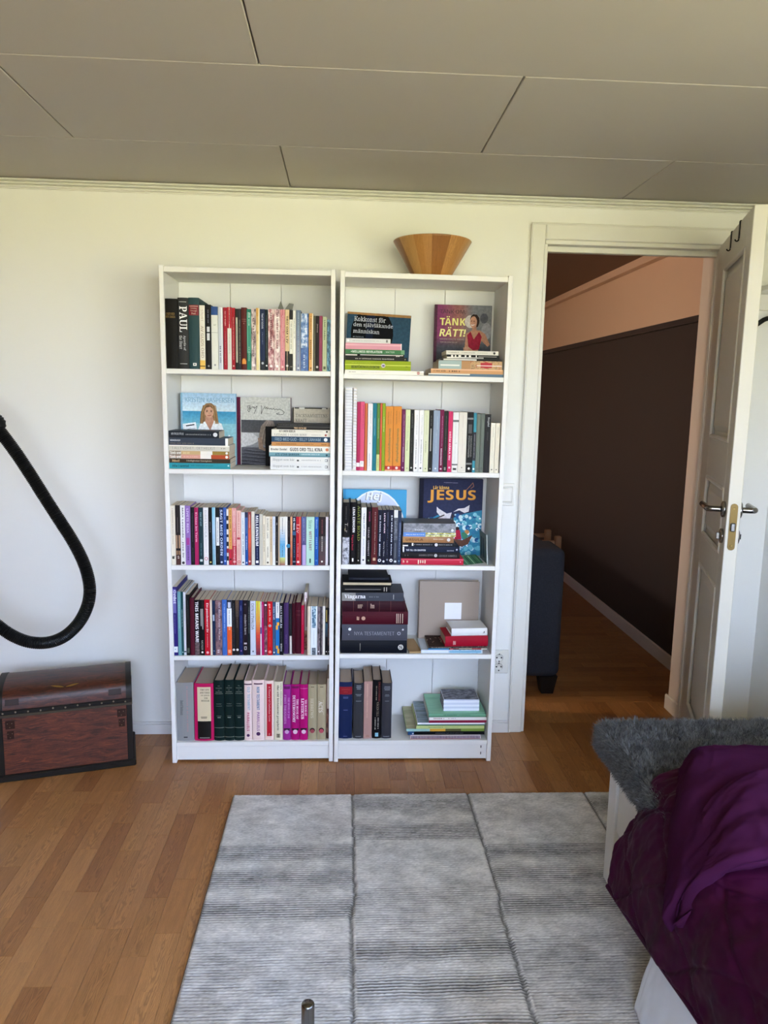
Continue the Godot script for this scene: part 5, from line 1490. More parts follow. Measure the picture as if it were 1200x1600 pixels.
	up(-0.4556, 0.419, 0.252, 0.0237, 0.209, 0.135, "p", "#6a5060", "M|#2a2030,#5a4250,#8f6a6a,#3c3048|0|1;T|Det finns hopp här nu|#d8ccd4|.04|.72|.34|.1|serif;D|#e0d4dc|.9|.97|.4|-.1", "mottled purple brown picture paperback, twelfth from left, fourth shelf, left bookcase", "books on the fourth shelf of the left bookcase", "#d6c9b4")
	up(-0.4345, 0.419, 0.252, 0.0165, 0.2114, 0.135, "p", "#3f69b4", "D|#a9c4ee|.08|.58|.3|0;D|#7c9cd8|.68|.86|.22|0", "bright cornflower blue paperback, thirteenth from left, fourth shelf, left bookcase", "books on the fourth shelf of the left bookcase", "#d6c9b4")
	up(-0.4168, 0.4191, 0.252, 0.0168, 0.2098, 0.135, "p", "#c9d0da", "R|#1c2438|0|.15;R|#c8ccd8|.04|.14|-.3|.3;R|#eceef0|.15|.48;D|#7c8698|.18|.44|.3|0;R|#df5a24|.48|1;D|#f0b898|.49|.58|.5|0;R|#f0a888|.90|.96|-.3|.3", "white and orange paperback, fourteenth from left, fourth shelf, left bookcase", "books on the fourth shelf of the left bookcase", "#d6c9b4")
	up(-0.4015, 0.4192, 0.252, 0.0123, 0.2091, 0.135, "p", "#18171a", "D|#56545a|.06|.86|.34|0;E|#e0dedc|.9|.72", "black paperback with white round mark, fifteenth from left, fourth shelf, left bookcase", "books on the fourth shelf of the left bookcase", "#d6c9b4")
	up(-0.3883, 0.4192, 0.252, 0.0126, 0.2091, 0.135, "p", "#29211d", "G|#5a4026|#2a201c|0|.3;D|#6b5c50|.05|.5|.4|0;E|#e0dedc|.9|.72", "brown-black paperback with white round mark, sixteenth from left, fourth shelf, left bookcase", "books on the fourth shelf of the left bookcase", "#d6c9b4")
	up(-0.3747, 0.4193, 0.252, 0.0126, 0.2091, 0.135, "p", "#1b2350", "D|#7c8ac0|.1|.2|.3|0;D|#56649c|.28|.78|.24|0;E|#9a6aa4|.92|.4", "deep navy paperback, seventeenth from left, fourth shelf, left bookcase", "books on the fourth shelf of the left bookcase", "#d6c9b4")
	up(-0.359, 0.4193, 0.252, 0.0168, 0.2091, 0.135, "p", "#1d141c", "E|#6a6068|.075|.4;T|modern barn|#c9c4c8|.26|.62|.46|.05|sans;R|#c0b8be|.77|.80|-.3|.3;R|#c9c4c8|.84|.90|-.25|.25;R|#1d141c|.85|.89|-.15|.15", "black-plum paperback with tall white title, eighteenth from left, fourth shelf, left bookcase", "books on the fourth shelf of the left bookcase", "#d6c9b4")
	up(-0.3457, 0.4194, 0.252, 0.0081, 0.2079, 0.135, "p", "#1f2426", "D|#7c8684|.12|.6|.4|0", "thin black-green paperback, nineteenth from left, fourth shelf, left bookcase", "books on the fourth shelf of the left bookcase", "#d6c9b4")
	up(-0.3312, 0.4195, 0.252, 0.0194, 0.2065, 0.135, "p", "#c9cedc", "T|DEN UTVALDA|#2a2c36|.05|.53|.5|-.05|sans;E|#4c4e5a|.93|.3", "pale lavender paperback with black title, twentieth from left, fourth shelf, left bookcase", "books on the fourth shelf of the left bookcase", "#d6c9b4")
	up(-0.3126, 0.4195, 0.252, 0.0147, 0.2065, 0.135, "p", "#d88a3c", "G|#ccd63c|#e0a040|0|.35;G|#e0a040|#d8402c|.35|.62;G|#d8402c|#6c1c3c|.62|1", "yellow to red sunset paperback, twenty-first from left, fourth shelf, left bookcase", "books on the fourth shelf of the left bookcase", "#d6c9b4")
	up(-0.3021, 0.4196, 0.252, 0.0049, 0.2044, 0.135, "p", "#dcc8d4", "R|#4a3a7c|.48|.6", "very thin pink-white booklet, twenty-second from left, fourth shelf, left bookcase", "books on the fourth shelf of the left bookcase", "#d6c9b4")
	up(-0.2946, 0.4196, 0.252, 0.0082, 0.2032, 0.135, "p", "#b5155c", "R|#8f0f48|0|.5|.2|.5;D|#e090b4|.05|.3|.3|-.1", "magenta paperback beside pink booklet, twenty-third from left, fourth shelf, left bookcase", "books on the fourth shelf of the left bookcase", "#d6c9b4")
	up(-0.2847, 0.4197, 0.252, 0.01, 0.2032, 0.135, "p", "#4b2c34", "M|#2a1a20,#7a3c4c,#c8a0a4|.45|1;E|#f0e8ec|.06|.7;D|#9a4c60|.1|.5|.4|0;E|#d8ccd0|.92|.6", "thin plum-grey picture paperback, twenty-fourth from left, fourth shelf, left bookcase", "books on the fourth shelf of the left bookcase", "#d6c9b4")
	up(-0.2693, 0.4197, 0.252, 0.0183, 0.2044, 0.135, "p", "#c4161e", "T|ge allt liv|#f0b4a8|.04|.38|.42|-.05|sans_bold;E|#b8a8a4|.45|.6;D|#e05c54|.55|.85|.2|0;E|#f08c7c|.94|.6", "scarlet paperback with round emblem, twenty-fifth from left, fourth shelf, left bookcase", "books on the fourth shelf of the left bookcase", "#d6c9b4")
	up(-0.254, 0.4198, 0.252, 0.0108, 0.2032, 0.135, "p", "#3f5574", "T|Ditt val|#c9d4e2|.09|.33|.5|0|serif;D|#8fa0b8|.7|.92|.24|0;E|#dde4ec|.95|.5", "slate blue paperback with white script, twenty-sixth from left, fourth shelf, left bookcase", "books on the fourth shelf of the left bookcase", "#d6c9b4")
	up(-0.2413, 0.4198, 0.252, 0.0127, 0.202, 0.135, "p", "#2272b8", "R|#e6e4e0|0|.30;D|#22304a|.04|.2|.4|0;R|#e8a83c|.38|.44|-.2|.5;R|#e8a83c|.44|.52|-.5|.1;R|#e8a83c|.82|.88|-.5|.2;R|#e8a83c|.88|.97|-.1|.5", "blue, white and yellow paperback, twenty-seventh from left, fourth shelf, left bookcase", "books on the fourth shelf of the left bookcase", "#d6c9b4")
	up(-0.2277, 0.4199, 0.252, 0.0129, 0.1984, 0.135, "p", "#16161c", "T|ALLT SOM ÄR|#c9ccd2|.05|.48|.6|0|sans_bold;D|#6c7078|.55|.8|.2|0;D|#d0d2d8|.78|.95|.6|0", "black paperback with thick grey letters, twenty-eighth from left, fourth shelf, left bookcase", "books on the fourth shelf of the left bookcase", "#d6c9b4")
	up(-0.2107, 0.42, 0.24, 0.0177, 0.1963, 0.135, "h", "#442e5c", "D|#6c5484|.62|.82|.3|0", "purple cloth hardback, twenty-ninth from left, fourth shelf, left bookcase", "books on the fourth shelf of the left bookcase", "#d6c9b4")
	up(-0.1954, 0.42, 0.24, 0.0108, 0.1927, 0.135, "p", "#1c1a1e", "R|#c9c4be|.64|1|-.2|.5;D|#4c4a50|.1|.5|.3|0", "thin black and white paperback, thirtieth from left, fourth shelf, left bookcase", "books on the fourth shelf of the left bookcase", "#d6c9b4")
	up(-0.1837, 0.4201, 0.24, 0.0106, 0.1939, 0.12, "h", "#3c0d1a", "", "thin maroon hardback, thirty-first from left, fourth shelf, left bookcase", "books on the fourth shelf of the left bookcase", "#d6c9b4")
	up(-0.1671, 0.4201, 0.238, 0.0213, 0.197, 0.135, "h", "#430c1c", "R|#7c4048|.16|.168|-.3|.4;R|#7c4048|.24|.246|-.3|.4", "thick maroon hardback with gilt rules, thirty-second from left, fourth shelf, left bookcase", "books on the fourth shelf of the left bookcase", "#d6c9b4")
	up(-0.15, 0.4202, 0.242, 0.0099, 0.1872, 0.135, "p", "#b3153c", "D|#d87088|.1|.4|.3|0", "crimson paperback beside maroon hardback, thirty-third from left, fourth shelf, left bookcase", "books on the fourth shelf of the left bookcase", "#d6c9b4")
	up(-0.1409, 0.4202, 0.195, 0.011, 0.2245, 0.135, "p", "#c9b8b4", "R|#ece4e4|0|.16|-.4|.2;D|#a83c44|.02|.14|.4|-.1;R|#8a7068|.1|.6|.1|.5;R|#b88c6c|.66|.8;M|#3a1c1c,#8a4c38,#d8b090|.72|1", "tall picture paperback with red-white head, thirty-fourth from left, fourth shelf, left bookcase", "books on the fourth shelf of the left bookcase", "#d6c9b4")
	up(-0.1262, 0.4203, 0.252, 0.0106, 0.1864, 0.135, "p", "#dcc7ae", "R|#ece4d8|0|1|.15|.4", "thin cream paperback near photo spines, thirty-fifth from left, fourth shelf, left bookcase", "books on the fourth shelf of the left bookcase", "#d6c9b4")
	up(-0.1079, 0.4204, 0.252, 0.0236, 0.1864, 0.135, "p", "#e4e8ea", "M|#12283a,#2c5a74,#c8dce4,#2f4458|.0|.44|-.3|.3;M|#14181c,#4c5a64,#e0e4e8|.85|1|-.3|.3;D|#8a929a|.5|.8|.1|0", "white paperback with teal photo collage, thirty-sixth from left, fourth shelf, left bookcase", "books on the fourth shelf of the left bookcase", "#d6c9b4")
	up(-0.0855, 0.4205, 0.252, 0.0187, 0.1852, 0.135, "p", "#3c3438", "M|#181418,#4c4248,#8a7c80,#2a2224|0|1;R|#1c1618|0|1|.05|.3;E|#e0dcda|.93|.3|-.25", "dark grey photo-spined paperback, thirty-seventh from left, fourth shelf, left bookcase", "books on the fourth shelf of the left bookcase", "#d6c9b4")
	up(-0.0713, 0.4205, 0.252, 0.0082, 0.1877, 0.135, "p", "#e4ddd0", "D|#8a8478|.1|.3|.3|0", "thin white paperback before black ones, thirty-eighth from left, fourth shelf, left bookcase", "books on the fourth shelf of the left bookcase", "#d6c9b4")
	up(-0.0616, 0.4206, 0.252, 0.0092, 0.1816, 0.135, "p", "#161616", "R|#8f7c3c|.05|.3|-.25|.25;G|#1f4a5c|#16202a|.33|.62;E|#d8d4d0|.93|.5", "black paperback with teal and gold, thirty-ninth from left, fourth shelf, left bookcase", "books on the fourth shelf of the left bookcase", "#d6c9b4")
	up(-0.0519, 0.4206, 0.252, 0.008, 0.1804, 0.135, "p", "#151213", "M|#151213,#3a1c14,#a85a30|.15|.8;E|#d8d4d0|.93|.5", "thin black paperback with orange flecks, fortieth from left, fourth shelf, left bookcase", "books on the fourth shelf of the left bookcase", "#d6c9b4")
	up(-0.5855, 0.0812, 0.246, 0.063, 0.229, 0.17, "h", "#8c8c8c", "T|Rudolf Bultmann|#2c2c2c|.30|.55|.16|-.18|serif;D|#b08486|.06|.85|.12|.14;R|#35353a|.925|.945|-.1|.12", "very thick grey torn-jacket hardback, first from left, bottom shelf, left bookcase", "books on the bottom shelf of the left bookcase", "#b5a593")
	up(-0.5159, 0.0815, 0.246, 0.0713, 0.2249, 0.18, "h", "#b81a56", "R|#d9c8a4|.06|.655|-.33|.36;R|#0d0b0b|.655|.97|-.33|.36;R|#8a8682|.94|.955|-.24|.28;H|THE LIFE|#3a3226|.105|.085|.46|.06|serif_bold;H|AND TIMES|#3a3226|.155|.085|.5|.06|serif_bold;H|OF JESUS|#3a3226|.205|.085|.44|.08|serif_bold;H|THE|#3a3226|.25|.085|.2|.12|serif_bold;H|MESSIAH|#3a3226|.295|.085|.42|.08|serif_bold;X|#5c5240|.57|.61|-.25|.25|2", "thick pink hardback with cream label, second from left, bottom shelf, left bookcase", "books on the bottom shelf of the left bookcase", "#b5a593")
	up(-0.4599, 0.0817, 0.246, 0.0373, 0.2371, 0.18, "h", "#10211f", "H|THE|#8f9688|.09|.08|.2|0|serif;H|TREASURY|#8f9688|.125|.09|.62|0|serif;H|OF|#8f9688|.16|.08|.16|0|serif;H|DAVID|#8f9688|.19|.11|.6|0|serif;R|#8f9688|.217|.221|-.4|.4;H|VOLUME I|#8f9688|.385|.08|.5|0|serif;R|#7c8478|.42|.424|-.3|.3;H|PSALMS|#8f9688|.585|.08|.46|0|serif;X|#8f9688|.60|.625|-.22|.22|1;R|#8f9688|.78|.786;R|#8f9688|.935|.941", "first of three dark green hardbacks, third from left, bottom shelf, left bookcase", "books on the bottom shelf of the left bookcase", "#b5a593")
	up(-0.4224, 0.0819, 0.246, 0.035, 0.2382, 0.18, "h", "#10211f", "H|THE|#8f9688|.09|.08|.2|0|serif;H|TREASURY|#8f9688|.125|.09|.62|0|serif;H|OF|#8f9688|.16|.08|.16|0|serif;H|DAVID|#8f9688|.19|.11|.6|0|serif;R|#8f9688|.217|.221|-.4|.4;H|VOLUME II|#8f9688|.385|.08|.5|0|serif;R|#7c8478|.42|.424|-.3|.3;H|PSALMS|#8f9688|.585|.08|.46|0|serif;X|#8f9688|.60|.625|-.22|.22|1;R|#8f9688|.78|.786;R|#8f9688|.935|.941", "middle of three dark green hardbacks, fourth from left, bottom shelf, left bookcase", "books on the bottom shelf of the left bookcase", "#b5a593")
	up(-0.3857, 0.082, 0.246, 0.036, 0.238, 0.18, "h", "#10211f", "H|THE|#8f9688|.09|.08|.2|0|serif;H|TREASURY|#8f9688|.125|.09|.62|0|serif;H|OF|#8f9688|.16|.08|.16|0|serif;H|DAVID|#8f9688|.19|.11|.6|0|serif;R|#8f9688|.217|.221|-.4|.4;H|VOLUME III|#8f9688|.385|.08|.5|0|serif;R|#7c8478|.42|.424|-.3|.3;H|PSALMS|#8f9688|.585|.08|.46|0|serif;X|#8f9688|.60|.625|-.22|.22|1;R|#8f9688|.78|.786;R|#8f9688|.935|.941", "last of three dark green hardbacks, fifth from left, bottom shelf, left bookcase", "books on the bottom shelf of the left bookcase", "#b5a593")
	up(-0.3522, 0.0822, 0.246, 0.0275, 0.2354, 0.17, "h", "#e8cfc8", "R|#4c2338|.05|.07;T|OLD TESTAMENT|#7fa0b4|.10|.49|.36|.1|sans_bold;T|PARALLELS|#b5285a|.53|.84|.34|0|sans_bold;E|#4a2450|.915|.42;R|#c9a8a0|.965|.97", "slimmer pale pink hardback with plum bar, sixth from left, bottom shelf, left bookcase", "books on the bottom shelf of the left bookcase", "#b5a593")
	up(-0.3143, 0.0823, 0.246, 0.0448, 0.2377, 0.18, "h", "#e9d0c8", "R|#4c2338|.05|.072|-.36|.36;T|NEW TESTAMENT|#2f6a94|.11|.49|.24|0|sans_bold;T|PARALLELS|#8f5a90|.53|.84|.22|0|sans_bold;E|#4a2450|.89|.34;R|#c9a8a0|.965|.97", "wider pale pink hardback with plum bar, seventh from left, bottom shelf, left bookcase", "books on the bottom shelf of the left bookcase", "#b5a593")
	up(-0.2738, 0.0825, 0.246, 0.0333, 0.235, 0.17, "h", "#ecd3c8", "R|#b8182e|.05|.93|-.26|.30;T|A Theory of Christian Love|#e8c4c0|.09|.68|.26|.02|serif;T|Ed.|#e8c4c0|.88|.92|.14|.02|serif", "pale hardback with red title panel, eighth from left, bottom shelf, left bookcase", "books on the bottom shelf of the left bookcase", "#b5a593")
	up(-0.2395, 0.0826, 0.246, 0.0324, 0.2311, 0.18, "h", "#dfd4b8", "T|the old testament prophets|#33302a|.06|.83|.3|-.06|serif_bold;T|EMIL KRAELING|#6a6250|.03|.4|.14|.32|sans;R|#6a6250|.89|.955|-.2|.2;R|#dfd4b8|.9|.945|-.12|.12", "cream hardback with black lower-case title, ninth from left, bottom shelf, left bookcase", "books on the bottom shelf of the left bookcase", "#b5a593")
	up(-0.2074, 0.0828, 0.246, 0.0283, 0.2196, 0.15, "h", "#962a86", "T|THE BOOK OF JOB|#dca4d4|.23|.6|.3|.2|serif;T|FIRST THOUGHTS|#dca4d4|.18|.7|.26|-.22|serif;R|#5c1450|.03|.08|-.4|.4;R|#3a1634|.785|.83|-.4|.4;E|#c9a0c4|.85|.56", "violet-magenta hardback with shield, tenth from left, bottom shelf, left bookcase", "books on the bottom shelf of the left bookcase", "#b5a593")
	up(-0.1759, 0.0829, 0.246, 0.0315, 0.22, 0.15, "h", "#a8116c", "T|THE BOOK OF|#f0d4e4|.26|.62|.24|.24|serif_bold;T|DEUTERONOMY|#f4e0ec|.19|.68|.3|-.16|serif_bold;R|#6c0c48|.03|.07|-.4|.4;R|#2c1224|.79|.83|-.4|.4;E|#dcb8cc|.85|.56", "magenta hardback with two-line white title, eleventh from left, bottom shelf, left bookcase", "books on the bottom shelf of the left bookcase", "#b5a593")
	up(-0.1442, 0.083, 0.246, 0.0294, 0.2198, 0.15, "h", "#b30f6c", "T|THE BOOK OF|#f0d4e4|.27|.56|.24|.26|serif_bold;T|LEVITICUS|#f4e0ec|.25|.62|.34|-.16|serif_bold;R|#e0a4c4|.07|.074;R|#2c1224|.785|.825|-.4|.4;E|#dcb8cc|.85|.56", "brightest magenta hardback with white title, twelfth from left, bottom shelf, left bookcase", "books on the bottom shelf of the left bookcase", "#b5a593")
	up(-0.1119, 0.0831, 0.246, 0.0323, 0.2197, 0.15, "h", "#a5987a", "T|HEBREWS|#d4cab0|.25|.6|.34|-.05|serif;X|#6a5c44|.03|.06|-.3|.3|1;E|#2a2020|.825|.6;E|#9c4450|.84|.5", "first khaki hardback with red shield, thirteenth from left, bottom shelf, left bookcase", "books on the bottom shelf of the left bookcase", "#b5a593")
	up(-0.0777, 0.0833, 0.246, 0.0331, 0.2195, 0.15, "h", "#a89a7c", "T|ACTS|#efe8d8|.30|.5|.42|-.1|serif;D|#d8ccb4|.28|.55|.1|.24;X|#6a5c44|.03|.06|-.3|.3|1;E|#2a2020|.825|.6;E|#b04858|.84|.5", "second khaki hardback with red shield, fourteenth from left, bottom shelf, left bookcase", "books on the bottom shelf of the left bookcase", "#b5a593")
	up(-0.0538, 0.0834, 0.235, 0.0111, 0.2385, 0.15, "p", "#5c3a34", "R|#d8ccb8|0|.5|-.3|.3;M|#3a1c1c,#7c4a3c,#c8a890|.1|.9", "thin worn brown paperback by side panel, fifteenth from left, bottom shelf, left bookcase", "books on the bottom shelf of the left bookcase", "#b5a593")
	lie(0.2739, 1.4506, 0.25, 0.0139, 0.2784, 0.17, "p", "#ece7dc", "D|#6c675e|.05|.14|.28|0;D|#c4bdb0|.2|.52|.2|0;R|#a83c3c|.915|.945|-.3|.3;R|#ece7dc|.92|.94|-.08|.08", "white paperback with red square, bottom of left stack, top shelf, right bookcase", "books stacked on the top shelf of the right bookcase", "#d6c9b4")
	lie(0.2274, 1.4647, 0.25, 0.0329, 0.2322, 0.13, "p", "#93a51e", "T|BOKFÖRINGSLEXIKON|#3a4208|.1|.52|.34|-.14|sans_bold;R|#d8dc5c|0|1|.0|.08;D|#b8c44c|.1|.4|.08|.25;E|#c4b8c0|.58|.46;R|#5a4a70|.565|.6|-.08|.06;R|#4a5010|.92|.95|-.1|-.06", "thick lime green paperback with bold title, sixth down in left stack, top shelf, right bookcase", "books stacked on the top shelf of the right bookcase", "#d6c9b4")
	lie(0.2132, 1.4978, 0.25, 0.0122, 0.2167, 0.13, "p", "#282624", "D|#c4beb4|.16|.8|.4|0;E|#8a857c|.97|.4", "black paperback with thin white lettering, fifth down in left stack, top shelf, right bookcase", "books stacked on the top shelf of the right bookcase", "#d6c9b4")
	lie(0.2032, 1.5103, 0.25, 0.01, 0.2069, 0.13, "p", "#1d1c1b", "R|#d8d4cc|0|.2|-.1|.3;R|#d8d4cc|.25|.98|.05|.3;D|#e4e0d8|.86|.92|.5|-.1", "black paperback with broken white line, fourth down in left stack, top shelf, right bookcase", "books stacked on the top shelf of the right bookcase", "#d6c9b4")
	lie(0.204, 1.5205, 0.25, 0.0152, 0.2078, 0.13, "p", "#46784e", "T|+WELLNESS REVELATION|#dfe8dc|.09|.62|.5|0|sans_bold;T|. WATTER|#c4d4c0|.66|.83|.36|0|sans;R|#6a9a70|.94|1", "green paperback with white capitals, third down in left stack, top shelf, right bookcase", "books stacked on the top shelf of the right bookcase", "#d6c9b4")
	lie(0.1934, 1.5359, 0.25, 0.0216, 0.1975, 0.13, "p", "#d796a4", "R|#e4b0ba|0|1|.1|.3;R|#f0dfe0|.985|1", "plain pink hardback-thin paperback, second down in left stack, top shelf, right bookcase", "books stacked on the top shelf of the right bookcase", "#d6c9b4")
	lie(0.1536, 1.5578, 0.25, 0.0151, 0.1561, 0.13, "p", "#d8d6d4", "D|#b0aca8|.15|.8|.3|0;R|#7c7a78|.9|.94|-.3|.3;E|#f0f0f0|.05|.5", "thin white-grey paperback, top of left stack, top shelf, right bookcase", "books stacked on the top shelf of the right bookcase", "#d6c9b4")
	lie(0.5597, 1.4497, 0.25, 0.0095, 0.2698, 0.18, "p", "#5c7488", "R|#dcd8cc|0|.55|.0|.5", "thin grey-blue magazine, bottom of right stack, top shelf, right bookcase", "books stacked on the top shelf of the right bookcase", "#d6c9b4")
	lie(0.5569, 1.4595, 0.25, 0.0159, 0.2582, 0.18, "p", "#cf9a6c", "R|#e4b48a|0|1|.2|.5;D|#5c3c24|.04|.2|.4|0;D|#4a2c1a|.25|.42|.5|0", "orange-tan magazine with dark lettering, fifth down in right stack, top shelf, right bookcase", "books stacked on the top shelf of the right bookcase", "#d6c9b4")
	lie(0.5525, 1.4756, 0.25, 0.029, 0.2272, 0.17, "p", "#9aa49c", "R|#9fb0ac|0|.36;R|#b08254|.36|.56;M|#6a4a2c,#c49a64,#8a3c24|.5|1;E|#b0262c|.75|.8;R|#b0262c|.66|.84|-.3|.3;R|#e4e4dc|.03|.33|-.15|.02;R|#f0e4dc|.6|1|-.1|-.02", "magazine spine with red and orange photo, fourth down in right stack, top shelf, right bookcase", "books stacked on the top shelf of the right bookcase", "#d6c9b4")
	lie(0.547, 1.5048, 0.245, 0.0072, 0.2148, 0.13, "p", "#23211f", "R|#e4e0d6|.05|.6|-.3|.3", "very thin black and white booklet, third down in right stack, top shelf, right bookcase", "books stacked on the top shelf of the right bookcase", "#d6c9b4")
	lie(0.5409, 1.5122, 0.25, 0.0131, 0.187, 0.13, "p", "#171615", "R|#e4e0d8|.08|.12|-.2|.4;R|#e4e0d8|.15|.18|-.2|.4;R|#e4e0d8|.22|.27|-.2|.4;R|#e4e0d8|.34|.37|-.2|.4;R|#e4e0d8|.42|.46|-.2|.4;R|#e4e0d8|.55|.57|-.2|.4;G|#e8e4dc|#7c7870|.0|.7|-.5|-.1;R|#8a867e|.6|.95|.0|.2", "black paperback with white blocks, second down in right stack, top shelf, right bookcase", "books stacked on the top shelf of the right bookcase", "#d6c9b4")
	lie(0.5376, 1.5254, 0.25, 0.0139, 0.1863, 0.13, "p", "#d9d4c8", "D|#7a746a|.05|.25|.36|0;D|#8a8478|.3|.56|.34|0;D|#a8a294|.6|.8|.24|0;E|#3a3834|.92|.6", "thin pale paperback with grey lettering, top of right stack, top shelf, right bookcase", "books stacked on the top shelf of the right bookcase", "#d6c9b4")
	up(0.0105, 1.11, 0.252, 0.026, 0.2953, 0.2, "b", "#d4d4d8", "", "thick white spiral-bound binder, first from left, second shelf, right bookcase", "books on the second shelf of the right bookcase", "#d6c9b4")
	up(0.0324, 1.11, 0.252, 0.013, 0.2936, 0.2, "b", "#dfd9d2", "", "thin white spiral-bound booklet, second from left, second shelf, right bookcase", "books on the second shelf of the right bookcase", "#d6c9b4")
	up(0.0456, 1.1099, 0.252, 0.0119, 0.2436, 0.16, "p", "#b42c58", "R|#e8e0e4|.885|.945|-.5|.5;R|#7c1c3c|0|.88|-.5|-.25", "pink booklet with white comb binding, third from left, second shelf, right bookcase", "books on the second shelf of the right bookcase", "#d6c9b4")
	up(0.0596, 1.1099, 0.252, 0.0146, 0.2444, 0.16, "p", "#d85478", "D|#8a2444|.05|.4|.24|.15;R|#ece4e4|.86|.945|-.46|.46;D|#8a8084|.875|.93|.3|0", "rose pink paperback with white label, fourth from left, second shelf, right bookcase", "books on the second shelf of the right bookcase", "#d6c9b4")
	up(0.0727, 1.1098, 0.252, 0.0096, 0.2386, 0.16, "p", "#b8542c", "R|#d47c48|0|1|-.1|.2", "burnt orange thin paperback, fifth from left, second shelf, right bookcase", "books on the second shelf of the right bookcase", "#d6c9b4")
	up(0.0874, 1.1098, 0.252, 0.0169, 0.2383, 0.16, "p", "#e8e4e4", "D|#9a9698|.1|.3|.2|.1;D|#a8a4a8|.33|.5|.16|.05;E|#c8c4c4|.59|.3;D|#8a88a4|.74|.94|.24|-.05", "white paperback with grey line titles, sixth from left, second shelf, right bookcase", "books on the second shelf of the right bookcase", "#d6c9b4")
	up(0.1035, 1.1097, 0.252, 0.0133, 0.2405, 0.16, "p", "#1f7484", "D|#8fc4cc|.22|.48|.24|0;D|#0f4450|.86|.95|.3|0", "teal blue paperback, seventh from left, second shelf, right bookcase", "books on the second shelf of the right bookcase", "#d6c9b4")
	up(0.1166, 1.1097, 0.252, 0.011, 0.2401, 0.16, "p", "#567a34", "D|#b8d09c|.22|.52|.3|0;R|#c4cc84|.755|1;D|#4a5a28|.82|.95|.3|0", "leaf green paperback with pale green foot, eighth from left, second shelf, right bookcase", "books on the second shelf of the right bookcase", "#d6c9b4")
	up(0.1263, 1.1097, 0.252, 0.0068, 0.2403, 0.16, "p", "#c4482c", "D|#f0b090|.3|.36|.4|0;R|#e08060|0|1|-.1|.15", "thin orange-red paperback, ninth from left, second shelf, right bookcase", "books on the second shelf of the right bookcase", "#d6c9b4")
	up(0.1359, 1.1097, 0.252, 0.011, 0.2405, 0.16, "p", "#8aa024", "D|#dce4b0|.2|.42|.3|0;D|#4c5c14|.85|.95|.3|0", "lime green thin paperback, tenth from left, second shelf, right bookcase", "books on the second shelf of the right bookcase", "#d6c9b4")
	up(0.1556, 1.1096, 0.252, 0.0264, 0.2299, 0.16, "p", "#d98a38", "T|Utvecklingspsykologi|#5c6a3c|.34|.86|.34|.06|sans_bold;D|#6c4820|.07|.27|.1|.2;D|#6c4820|.08|.28|.12|-.12;R|#b02020|.92|.98;E|#f0dcd8|.95|.34;R|#e8b890|.98|1", "first orange textbook with red foot band, eleventh from left, second shelf, right bookcase", "books on the second shelf of the right bookcase", "#d6c9b4")
	up(0.1844, 1.1095, 0.252, 0.0288, 0.2306, 0.16, "p", "#d98a38", "T|Utvecklingspsykologi|#5c6a3c|.34|.86|.34|.06|sans_bold;D|#6c4820|.07|.25|.1|.2;D|#6c4820|.07|.28|.12|-.12;R|#b02020|.92|.98;E|#f0dcd8|.95|.34;R|#e8b890|.98|1", "second orange textbook with red foot band, twelfth from left, second shelf, right bookcase", "books on the second shelf of the right bookcase", "#d6c9b4")
	up(0.2065, 1.1094, 0.252, 0.0124, 0.2205, 0.15, "p", "#6c2450", "D|#c89cb8|.08|.6|.26|.1;D|#e0c0d4|.6|.86|.34|.05;E|#c8a4bc|.94|.4", "plum paperback with pale title, thirteenth from left, second shelf, right bookcase", "books on the second shelf of the right bookcase", "#d6c9b4")
	up(0.2218, 1.1094, 0.252, 0.0163, 0.2199, 0.15, "p", "#d4dcac", "D|#a0a47c|.1|.45|.2|.05;T|Omsorg|#6c7444|.5|.66|.4|-.05|serif;E|#a8b084|.95|.3", "pale lime cream paperback, fourteenth from left, second shelf, right bookcase", "books on the second shelf of the right bookcase", "#d6c9b4")
	up(0.2374, 1.1093, 0.252, 0.0124, 0.2203, 0.15, "p", "#22221f", "D|#7c7c78|.06|.3|.3|0;D|#5c5c58|.33|.7|.26|0;E|#c8c8c4|.94|.5", "black paperback beside pale lime one, fifteenth from left, second shelf, right bookcase", "books on the second shelf of the right bookcase", "#d6c9b4")
	up(0.2532, 1.1093, 0.252, 0.0164, 0.2195, 0.15, "p", "#ecebea", "D|#9a9894|.08|.4|.22|.05;D|#4c4a48|.48|.88|.26|0;E|#5c5a58|.945|.4", "first white course book, sixteenth from left, second shelf, right bookcase", "books on the second shelf of the right bookcase", "#d6c9b4")
	up(0.2707, 1.1092, 0.252, 0.0161, 0.2199, 0.15, "p", "#eae8e6", "D|#a8a49c|.08|.4|.22|.1;D|#4c4a48|.48|.88|.26|.05;E|#5c5a58|.945|.4", "second white course book, seventeenth from left, second shelf, right bookcase", "books on the second shelf of the right bookcase", "#d6c9b4")
	up(0.2886, 1.1092, 0.252, 0.0178, 0.2187, 0.15, "p", "#d8dab8", "D|#b4b690|.08|.4|.16|.05;D|#8c906c|.5|.7|.26|-.05;E|#7c805c|.95|.26", "pale celery green paperback, eighteenth from left, second shelf, right bookcase", "books on the second shelf of the right bookcase", "#d6c9b4")
	up(0.3054, 1.1091, 0.252, 0.0138, 0.2184, 0.15, "p", "#1f1e1c", "D|#6c6a66|.08|.26|.3|0;R|#a8a49c|.29|.66|-.16|.12;E|#8a8884|.95|.4", "black paperback with white title strip, nineteenth from left, second shelf, right bookcase", "books on the second shelf of the right bookcase", "#d6c9b4")
	up(0.3249, 1.1091, 0.252, 0.0227, 0.2195, 0.15, "p", "#8f9db0", "D|#c0cad8|.1|.32|.14|.1;D|#c0cad8|.35|.7|.14|0;E|#d8dfe8|.945|.28", "grey-blue paperback, twentieth from left, second shelf, right bookcase", "books on the second shelf of the right bookcase", "#d6c9b4")
